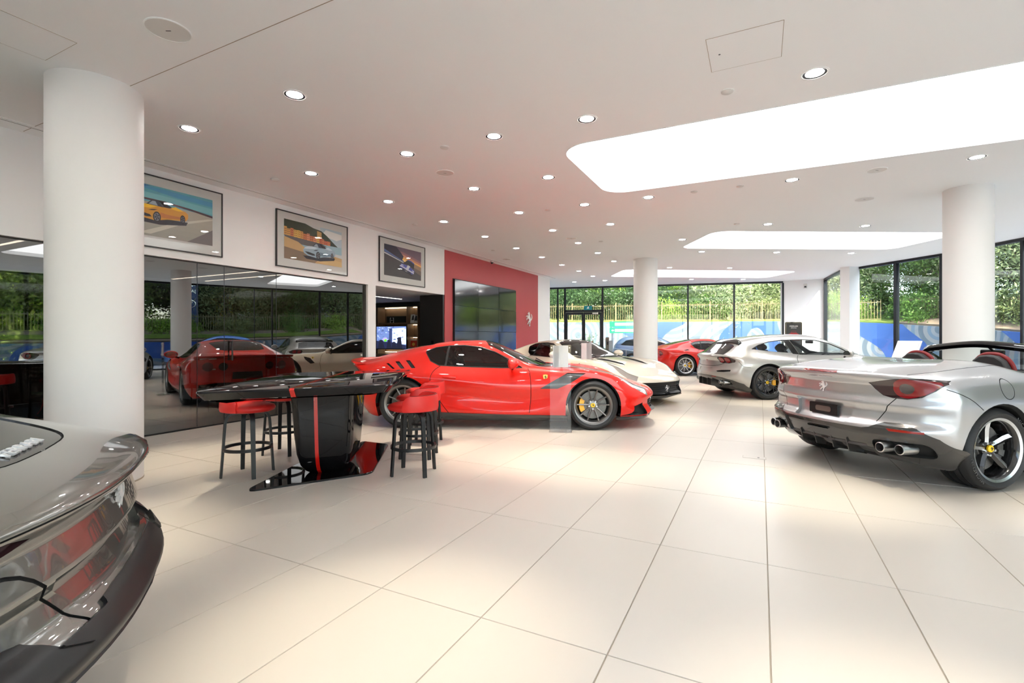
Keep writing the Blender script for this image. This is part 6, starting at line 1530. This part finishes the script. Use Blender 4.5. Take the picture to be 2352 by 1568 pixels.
def ribbon(name, off0, off1, z0f, z1f, mtl, top=None, sub_=None):
    WLs = sub_ or globals()['WLs']; n = len(WLs); vs = []; us = []; L = 0
    for i, (x, y, z) in enumerate(WLs):
        a, b = Vector(WLs[max(i - 1, 0)][:2]), Vector(WLs[min(i + 1, n - 1)][:2]); d = (b - a).normalized(); nr = Vector((-d.y, d.x))
        if i: L += (Vector(WLs[i][:2]) - Vector(WLs[i - 1][:2])).length
        for off, zf in ((off0, z0f), (off1, z1f)): vs.append((x + nr.x * off, y + nr.y * off, zf(z))); us.append((L, zf(z)))
    me = bpy.data.meshes.new(name); fs = [(2 * i, 2 * i + 2, 2 * i + 3, 2 * i + 1) for i in range(n - 1)]; me.from_pydata(vs, [], fs)
    ul = me.uv_layers.new(name='along')
    for l in me.loops: ul.data[l.index].uv = us[l.vertex_index]
    me.materials.append(M[mtl]); o = bpy.data.objects.new(name, me); C.objects.link(o)
    sm = o.modifiers.new('thick', 'SOLIDIFY'); sm.thickness = .18; sm.offset = 0 if top else 0
    return o
tag(ribbon('mural_wall', 0, 0, lambda z: -.2, lambda z: z, 'mural'), 'long retaining wall painted with a blue and white mural', 'wall', kind='structure')
tag(ribbon('sandy_bank', .08, 1.0, lambda z: z, lambda z: z + .25 + .25 * (z < 1.5), 'sand', sub_=[p for p in WLs if p[2] < 1.95]), 'pale sandy strip above the mural wall', 'bank', kind='structure')
tag(ribbon('grass_bank', .15, 16, lambda z: z - .02 + .3 * (z < 1.5), lambda z: z + 1.6, 'grass'), 'green grassy bank behind the fence', 'bank', kind='structure')
# fence bays along the bank
n = len(WLs)
def along(s):
    L = 0
    for i in range(n - 1):
        a, b = Vector(WLs[i]), Vector(WLs[i + 1]); d = (b - a).length
        if L + d >= s: t = (s - L) / d; q = a + (b - a) * t; dd = (b - a); dd.z = 0; dd.normalize(); return q, dd
        L += d
    return Vector(WLs[-1]), Vector((0, -1, 0))
pal = MB()
for i in range(21): x = -1.18 + 2.36 * i / 20; pal.box(x - .011, x + .011, -.011, .011, .08, 1.02)
pal_me = pal.mesh('palings', 'fence_steel')
rail_me = MB().box(-1.2, 1.2, -.02, .02, .12, .16).box(-1.2, 1.2, -.02, .02, .90, .94).mesh('rails', 'fence_steel')
post_me = MB().box(-.03, .03, -.03, .03, -.3, 1.1).mesh('post', 'fence_steel')
fence = thing('paling_fence', 'tan steel paling fence running above the mural wall', 'fence', (0, 0, 0))
for s in np.arange(3.0, 44, 2.42):
    q, dd = along(s); nr = Vector((-dd.y, dd.x, 0)); k = .25 if q.z > 1.9 else .95; pos = q + nr * k; pos.z = q.z - .02 if q.z > 1.9 else q.z + .22 + .25 * (q.z < 1.5); az = math.atan2(dd.y, dd.x)
    for nm, me in (('palings', pal_me), ('rails', rail_me), ('post', post_me)):
        o = bpy.data.objects.new(nm, me); C.objects.link(o); o.parent = fence; o.rotation_euler = (0, 0, az); o.location = pos
        if nm == 'palings': o['kind'] = 'stuff'
        if nm == 'post': o.location = pos - Vector((math.cos(az), math.sin(az), 0)) * 1.2
# trees
def crown_mesh(seed, n, rx, rz, leaf, weep=0.0, clumps=46):
    g = np.random.default_rng(seed)
    d = g.normal(size=(clumps, 3)); d /= np.linalg.norm(d, axis=1)[:, None]; cc = d * (g.random(clumps) ** .45)[:, None] * np.array([rx, rx, rz])
    cr = g.uniform(.22, .42, clumps) * rx
    k = g.integers(0, clumps, n); off = g.normal(size=(n, 3)) * .55; P = cc[k] + off * cr[k][:, None] * np.array([1, 1, .75])
    if weep: P[:, 2] -= weep * g.random(n) ** 2 * (np.hypot(P[:, 0], P[:, 1]) / rx) * rz
    a = g.normal(size=(n, 3)); a /= np.linalg.norm(a, axis=1)[:, None]; b = np.cross(a, g.normal(size=(n, 3))); b /= np.linalg.norm(b, axis=1)[:, None] + 1e-9
    s = leaf * g.uniform(.6, 1.3, n)[:, None]; asp = .5 if not weep else .28
    V = np.stack([P - a * s, P + b * s * asp, P + a * s, P - b * s * asp], 1).reshape(-1, 3)
    me = bpy.data.meshes.new('crown'); me.vertices.add(4 * n); me.vertices.foreach_set('co', V.ravel()); me.loops.add(4 * n); me.loops.foreach_set('vertex_index', np.arange(4 * n)); me.polygons.add(n); me.polygons.foreach_set('loop_start', np.arange(0, 4 * n, 4)); me.update(calc_edges=True)
    return me
CR = {'round': crown_mesh(1, 26000, 2.6, 2.6, .075), 'tall': crown_mesh(2, 24000, 1.9, 3.4, .07), 'weep': crown_mesh(3, 30000, 2.4, 3.0, .085, .9, 60), 'dense': crown_mesh(4, 32000, 2.7, 2.3, .08, clumps=80), 'bush': crown_mesh(5, 9000, 1.3, .8, .055)}
for me in CR.values(): me.materials.append(M['leaf_mid'])
def trunk_mesh(seed, h, r):
    g = random.Random(seed); mb = MB(); pts = [(0, 0, -.4)]
    for k in range(1, 6): pts.append((g.uniform(-.12, .12) * k * .6, g.uniform(-.12, .12) * k * .6, h * k / 5))
    mb.tube(pts, [r * (1 - .14 * k) for k in range(6)], 8)
    for k in range(7):
        b = pts[2 + k % 4]; a = g.uniform(0, 2 * PI); l = g.uniform(.9, 1.9); mb.tube([b, (b[0] + .5 * l * math.cos(a), b[1] + .5 * l * math.sin(a), b[2] + .45 * l), (b[0] + l * math.cos(a), b[1] + l * math.sin(a), b[2] + l)], [r * .45, r * .3, r * .12], 6)
    me = mb.mesh('trunk', 'bark'); shade(me, 180); return me
TRK = [trunk_mesh(k, 3.6, .13) for k in range(3)]
def tree(name, lab, x, y, z, kind, mtl, sc=1.0, crown_z=4.2, rz=None, group='trees outside the windows', trunk=True):
    t = thing(name, lab, 'tree', (x, y, z), random.uniform(0, 6.28) if rz is None else rz, group)
    o = bpy.data.objects.new('crown', CR[kind]); o.material_slots[0].link = 'OBJECT'; o.material_slots[0].material = M[mtl]; C.objects.link(o); o.parent = t; o.location = (0, 0, crown_z * sc); o.scale = (sc, sc, sc)
    if trunk: o = bpy.data.objects.new('trunk', TRK[int(abs(x * 7)) % 3]); C.objects.link(o); o.parent = t; o.scale = (sc, sc, crown_z / 3.9 * sc)
    return t
TREES = [(-13.0, 29.0, .2, 'dense', 'leaf_dark', 1.0, 3.6, 'dark leafy tree behind the glass left of the entrance'), (-10.2, 30.5, .3, 'round', 'leaf_mid', 1.0, 3.4, 'green tree seen through the entrance doors'), (-8.6, 27.6, .0, 'tall', 'leaf_dark', .8, 3.4, 'slender dark tree just outside the entrance doors'), (-7.4, 32.0, 2.2, 'round', 'leaf_lime', 1.2, 2.8, 'bright lime tree behind the window right of the doors'), (-6.3, 29.3, 2.3, 'dense', 'leaf_dark', .72, .9, 'dark round shrub overhanging the mural beside the column'), (-4.2, 33.0, 2.4, 'round', 'leaf_lime', .62, 2.2, 'lime green tree showing right of the middle column'), (-1.4, 30.0, 2.4, 'weep', 'leaf_pale', 1.05, 3.0, 'pale weeping tree behind the second back window'), (.4, 32.5, 2.6, 'dense', 'leaf_mid', 1.0, 3.0, 'full green tree between the two pale weeping trees'), (2.6, 31.4, 2.6, 'weep', 'leaf_pale', 1.1, 3.2, 'pale weeping tree with a white trunk behind the last back window'), (5.2, 31.8, 2.6, 'round', 'leaf_mid', 1.0, 2.8, 'green tree at the right end of the back windows'),
         (7.8, 29.0, 2.2, 'tall', 'leaf_mid', 1.0, 3.0, 'tall green tree in the narrow corner glass'), (9.6, 27.0, 2.0, 'weep', 'leaf_pale', 1.15, 3.4, 'pale tree behind the window beside the pier'), (12.2, 25.2, 2.0, 'weep', 'leaf_olive', 1.25, 3.6, 'grey green weeping tree between the pier and the right column'), (11.2, 28.6, 2.2, 'dense', 'leaf_dark', 1.25, 3.6, 'dark tree deep behind the window beside the pier'), (14.2, 22.6, 1.8, 'dense', 'leaf_mid', 1.1, 2.8, 'full green tree left of the right column'), (15.2, 19.5, 1.6, 'weep', 'leaf_olive', 1.2, 3.6, 'drooping olive tree at the right edge windows'), (16.6, 17.4, 1.6, 'round', 'leaf_dark', 1.2, 3.2, 'dark tree at the far right edge'), (17.6, 21.5, 1.8, 'dense', 'leaf_mid', 1.3, 3.8, 'tall green tree behind the right edge windows'),
         (18.5, 14.0, 1.4, 'dense', 'leaf_mid', 1.3, 3.4, 'green tree outside the side windows, reflected in the dark glass'), (20.0, 11.0, 1.4, 'round', 'leaf_olive', 1.4, 3.6, 'olive tree outside the side windows'), (19.6, 7.0, 1.4, 'dense', 'leaf_dark', 1.3, 3.2, 'dark tree outside the side windows'), (21.0, 3.0, 1.4, 'round', 'leaf_mid', 1.4, 3.4, 'green tree outside the rear side windows'), (22.5, 16.5, 1.6, 'tall', 'leaf_dark', 1.3, 4.0, 'tall dark tree beyond the side windows'), (24.0, 24.0, 1.8, 'dense', 'leaf_mid', 1.4, 4.0, 'broad green tree beyond the road'), (21.0, 28.0, 1.8, 'round', 'leaf_olive', 1.4, 3.8, 'olive tree beyond the road'),
         (24.5, 12.2, 1.2, 'dense', 'leaf_lime', 1.2, 1.7, 'sunlit low hedge tree far beyond the side windows'), (25.5, 8.4, 1.2, 'dense', 'leaf_mid', 1.2, 1.7, 'second low hedge tree far beyond the side windows'), (24.0, 15.8, 1.2, 'round', 'leaf_lime', 1.2, 1.8, 'lime hedge tree beside the tall dark tree beyond the side windows'), (26.5, 4.6, 1.2, 'dense', 'leaf_olive', 1.3, 1.8, 'olive hedge tree at the far right beyond the side windows'),
         (-18.6, 4.0, -.2, 'round', 'leaf_lime', 1.0, 2.5, 'bright green garden tree behind the office window'), (-19.4, 7.4, -.2, 'dense', 'leaf_mid', 1.05, 2.6, 'leafy garden tree behind the office window near the column'), (-19.0, 1.0, -.2, 'round', 'leaf_lime', 1.05, 2.5, 'garden tree at the left end of the office window'), (-23.5, 5.6, -.2, 'dense', 'leaf_mid', 1.3, 2.2, 'tall hedge tree behind the garden trees'), (-23.5, .2, -.2, 'dense', 'leaf_mid', 1.3, 2.2, 'hedge tree at the far left of the garden'), (-24.0, 10.5, -.2, 'dense', 'leaf_lime', 1.3, 2.2, 'bright hedge tree hidden mostly by the column')]
for x, y, z, kd, mt, sc, cz, lab in TREES: tree('tree', lab, x, y, z, kd, mt, sc, cz)
BUSH = [(-5.2, 28.6, 2.3), (-2.6, 29.0, 2.4), (.6, 29.4, 2.4), (3.6, 29.2, 2.3), (6.4, 28.0, 2.1), (8.8, 25.6, 1.8), (10.4, 23.6, 1.6), (11.8, 21.2, 1.5), (13.0, 18.6, 1.4), (14.4, 15.8, 1.4), (16.2, 12.0, 1.3), (17.8, 8.0, 1.2)]
BN = ['below the dark overhanging shrub by the column', 'left of the pale weeping tree', 'at the foot of the pale weeping tree', 'below the white-trunked weeping tree', 'at the right end of the back windows', 'in the narrow corner glass', 'just right of the pier', 'in the middle of the window beside the pier', 'left of the right column', 'at the right edge windows', 'outside the side windows', 'farthest along the side windows']
for i, (x, y, z) in enumerate(BUSH): tree('shrub', 'low bright shrub on the bank, ' + BN[i], x, y, z, 'bush', ('leaf_lime', 'leaf_mid', 'leaf_olive')[i % 3], 1.0, .5, group='shrubs on the bank', trunk=False)
# buildings
def building(lab, x, y, rz, w_, d_, h_, floors, bays, mtl='building_white'):
    t = thing('building', lab, 'building', (x, y, -.2), rz)
    MB().box(-w_ / 2, w_ / 2, -d_ / 2, d_ / 2, 0, h_).build('walls', mtl, t); MB().box(-w_ / 2 - .3, w_ / 2 + .3, -d_ / 2 - .3, d_ / 2 + .3, h_, h_ + .35).build('roof_slab', 'concrete', t)
    fh = h_ / floors
    for f in range(floors):
        for b in range(bays):
            x0 = -w_ / 2 + w_ * (b + .2) / bays; x1 = -w_ / 2 + w_ * (b + .8) / bays; wn = sub('window', t); MB().box(x0, x1, -d_ / 2 - .03, -d_ / 2 + .05, f * fh + .9, f * fh + fh - .5).build('pane', 'shade_glass', wn)
            fr = MB(); fr.box(x0 - .06, x1 + .06, -d_ / 2 - .06, -d_ / 2 - .03, f * fh + .82, f * fh + .9); fr.box(x0 - .06, x1 + .06, -d_ / 2 - .06, -d_ / 2 - .03, f * fh + fh - .5, f * fh + fh - .42); fr.build('window_frame', 'building_white', wn)
        bl = sub('balcony', t); MB().box(-w_ / 2, w_ / 2, -d_ / 2 - 1.2, -d_ / 2, f * fh + fh - .2, f * fh + fh).build('balcony_slab', 'concrete', bl); MB().box(-w_ / 2, w_ / 2, -d_ / 2 - 1.2, -d_ / 2 - 1.15, f * fh + fh, f * fh + fh + .9).build('balustrade', 'building_white', bl)
building('white house behind the trees seen through the back window', -4.5, 46, R(4), 12, 8, 9.5, 3, 4)
building('white apartment block with balconies, reflected in the dark office glass', 34, 42, R(-48), 22, 10, 16, 5, 7)
building('pale building beyond the entrance doors', -16, 52, R(20), 12, 8, 10, 3, 4)
# concrete overpass behind the trees
ov = thing('overpass', 'grey concrete overpass behind the trees at the right', 'overpass', (16, 36, 0), R(-28)); MB().box(-18, 18, -4, 4, 7.2, 8.6).build('deck', 'concrete', ov)
for k in range(5): MB().box(-15 + k * 7.5, -13.4 + k * 7.5, -1, 1, -.2, 7.2).build('pier', 'concrete', ov)
# sign posts outside the doors
t = thing('direction_sign', 'green street direction sign outside beside the middle column', 'sign', (-6.25, 25.2, -.15), R(14))
MB().box(-.75, .75, -.02, .02, 2.0, 2.28).build('sign_panel', 'sign_green', t); MB().box(-.75, .75, -.02, .02, 1.68, 1.96).build('sign_panel', 'sign_green', t)
for zz in (2.07, 1.75): MB().box(-.48, .62, -.024, -.02, zz, zz + .14).build('white_lettering_strip', 'building_white', t)
MB().prism([(-.66, 1.82), (-.58, 1.87), (-.58, 1.835), (-.52, 1.835), (-.52, 1.805), (-.58, 1.805), (-.58, 1.77)], -.024, -.02, fn=lambda a, b, z: (a, z, b)).build('arrow', 'white_sheet', t)
for sx in (-.6, .6): MB().tube([(sx, .03, 0), (sx, .03, 2.3)], .03, 8).build('post', 'brushed', t)
t = thing('intercom_post', 'brown and white intercom post outside the entrance', 'post', (-6.3, 22.5, -.14), R(10))
MB().box(-.16, .0, -.08, .08, 0, 1.45).build('brown_half', 'bark', t); MB().box(.0, .16, -.08, .08, 0, 1.30).build('white_half', 'building_white', t); MB().box(-.10, -.02, -.09, -.08, 1.1, 1.25).build('speaker_panel', 'black_plastic', t)
t = thing('handrail', 'bent steel handrail outside the entrance', 'handrail', (-5.6, 22.9, -.14), R(10)); MB().tube([(-.7, 0, 0), (-.7, 0, .95), (.5, 0, .8), (.7, 0, .75), (.7, 0, 0)], .025, 8).build('rail', 'brushed', t, smooth=60); MB().tube([(0, 0, 0), (0, 0, .85)], .02, 8).build('baluster', 'brushed', t)
t = thing('letter_box', 'small dark red box outside the entrance door', 'box', (-7.3, 22.6, -.14), R(10)); MB().box(-.16, .16, -.12, .12, .8, 1.25).build('box_body', 'sign_red', t, bevel=.03); MB().box(-.03, .03, -.03, .03, 0, .8).build('post', 'black_metal', t)
# street furniture on the far side, seen mirrored in the dark office glass
def facing(x, y, tx=-14.4, ty=0): return math.atan2(ty - y, tx - x) + PI / 2
t = thing('sign_pylon', 'dark blue dealership pylon reflected in the dark glass', 'sign', (14.2, 16.4, -.15), facing(14.2, 16.4)); MB().box(-.55, .55, -.12, .12, 0, 5.0).build('pylon_body', 'blue_panel', t)
text('pylon_name', 'JAGUAR', .24, 'chrome', t, (0, -.13, 4.05), (R(90), 0, 0), .005)
cat_ = MB(); cat_.prism([(-.42, .02), (-.30, .06), (-.12, .07), (.10, .10), (.30, .18), (.42, .17), (.36, .12), (.20, .04), (.05, .01), (-.14, -.02), (-.30, -.10), (-.28, -.03), (-.42, -.04)], -.13, -.12, fn=lambda a, b, z: (a, z, b + 4.4)); cat_.build('leaping_mark', 'chrome', t)
ov_ = MB(); ov_.prism(ell(0, 3.35, .46, .27, 32), -.125, -.12, fn=lambda a, b, z: (a, z, b)); ov_.build('oval_rim', 'chrome', t); ov_ = MB(); ov_.prism(ell(0, 3.35, .42, .23, 32), -.13, -.125, fn=lambda a, b, z: (a, z, b)); ov_.build('oval_field', 'blue_panel', t)
text('oval_text', 'LAND', .17, 'chrome', t, (-.06, -.134, 3.43), (R(90), 0, 0), .002); text('oval_text', 'ROVER', .17, 'chrome', t, (.04, -.134, 3.27), (R(90), 0, 0), .002)
t = thing('yellow_banner', 'bright yellow banner sign reflected in the dark glass', 'banner', (16.0, 19.6, -.15), facing(16, 19.6)); MB().box(-.6, .6, -.02, .02, 2.2, 4.6).build('banner_cloth', 'sign_yellow', t)
for sx in (-.62, .62): MB().tube([(sx, 0, 0), (sx, 0, 4.65)], .03, 8).build('post', 'black_metal', t)
t = thing('stop_sign', 'red octagonal stop sign reflected in the dark glass', 'sign', (17.3, 31.0, -.15), facing(17.3, 31)); o8 = [(.38 * math.cos(R(22.5 + 45 * k)), 1.75 + .38 * math.sin(R(22.5 + 45 * k))) for k in range(8)]
MB().prism(o8, -.01, .01, fn=lambda a, b, z: (a, z, b)).build('octagon', 'sign_red', t); text('sign_word', 'STOP', .26, 'white_sheet', t, (0, -.012, 1.75), (R(90), 0, 0), .002); MB().tube([(0, .03, 0), (0, .03, 2.1)], .03, 8).build('post', 'brushed', t)
t = thing('street_name_sign', 'blue street name sign reflected in the dark glass', 'sign', (16.2, 29.6, -.15), facing(16.2, 29.6)); MB().box(-.8, .8, -.02, .02, 2.5, 2.75).build('name_board', 'sign_blue', t); MB().tube([(0, .03, 0), (0, .03, 2.8)], .03, 8).build('post', 'brushed', t)
# cars parked outside
def street_car(lab, x, y, rz, mtl):
    st = [(-.95, .3, .6, (.75, .42), (.82, .6), (.82, .8), (.76, .98), (.5, 1.05), 1.07), (-.6, .22, .75, (.86, .4), (.88, .62), (.87, .85), (.74, 1.05), (.56, 1.32), 1.36), (.0, .2, .8, (.88, .4), (.89, .62), (.88, .85), (.74, 1.04), (.58, 1.46), 1.52), (.9, .2, .8, (.88, .38), (.88, .6), (.87, .83), (.74, 1.0), (.58, 1.46), 1.53), (1.6, .2, .8, (.88, .38), (.88, .6), (.87, .82), (.75, .98), (.58, 1.25), 1.3), (2.1, .2, .8, (.88, .38), (.88, .6), (.87, .80), (.76, .95), (.6, 1.0), 1.02), (2.6, .2, .8, (.88, .38), (.88, .58), (.86, .76), (.72, .9), (.5, .93), .94), (3.3, .22, .72, (.82, .36), (.83, .52), (.80, .66), (.64, .76), (.4, .78), .79)]
    c = Car('parked_car', lab, mtl, st, [(.3, .05), (.6, 0), (1, .05)], [(.2, 0), (.5, 0), (.8, .08)], (.2, 2.4, .5), (.3, 2.4, .6), nx=40, per=4)
    c.part('side', [(-.55, 1.08), (-.3, 1.3), (.2, 1.41), (.9, 1.42), (1.3, 1.3), (1.75, 1.0), (.6, 1.03)], 'side_window', 'car_glass', -.004)
    c.part('top', both([(2.1, 0), (2.0, .5), (1.85, .6), (1.4, .5), (1.35, 0)]), 'windscreen', 'car_glass', -.004, sides=(1,), lim=.8)
    c.arches([(0, .33, .37), (2.6, .33, .37)], 0); c.finish(cabin=(-.6, 2.1, .7)); put_wheels(c, 'ten_silver', [(0, .33, .24, .22, .875), (2.6, .33, .24, .22, .875)]); c.place(x, y, rz); c.root.location.z = -.14
street_car('dark blue hatchback parked outside behind the middle column', -5.6, 24.2, 12, 'outside_car_paint')
street_car('light blue wagon parked outside, reflected in the dark glass', 11.0, 17.2, -60, 'outside_blue_paint')
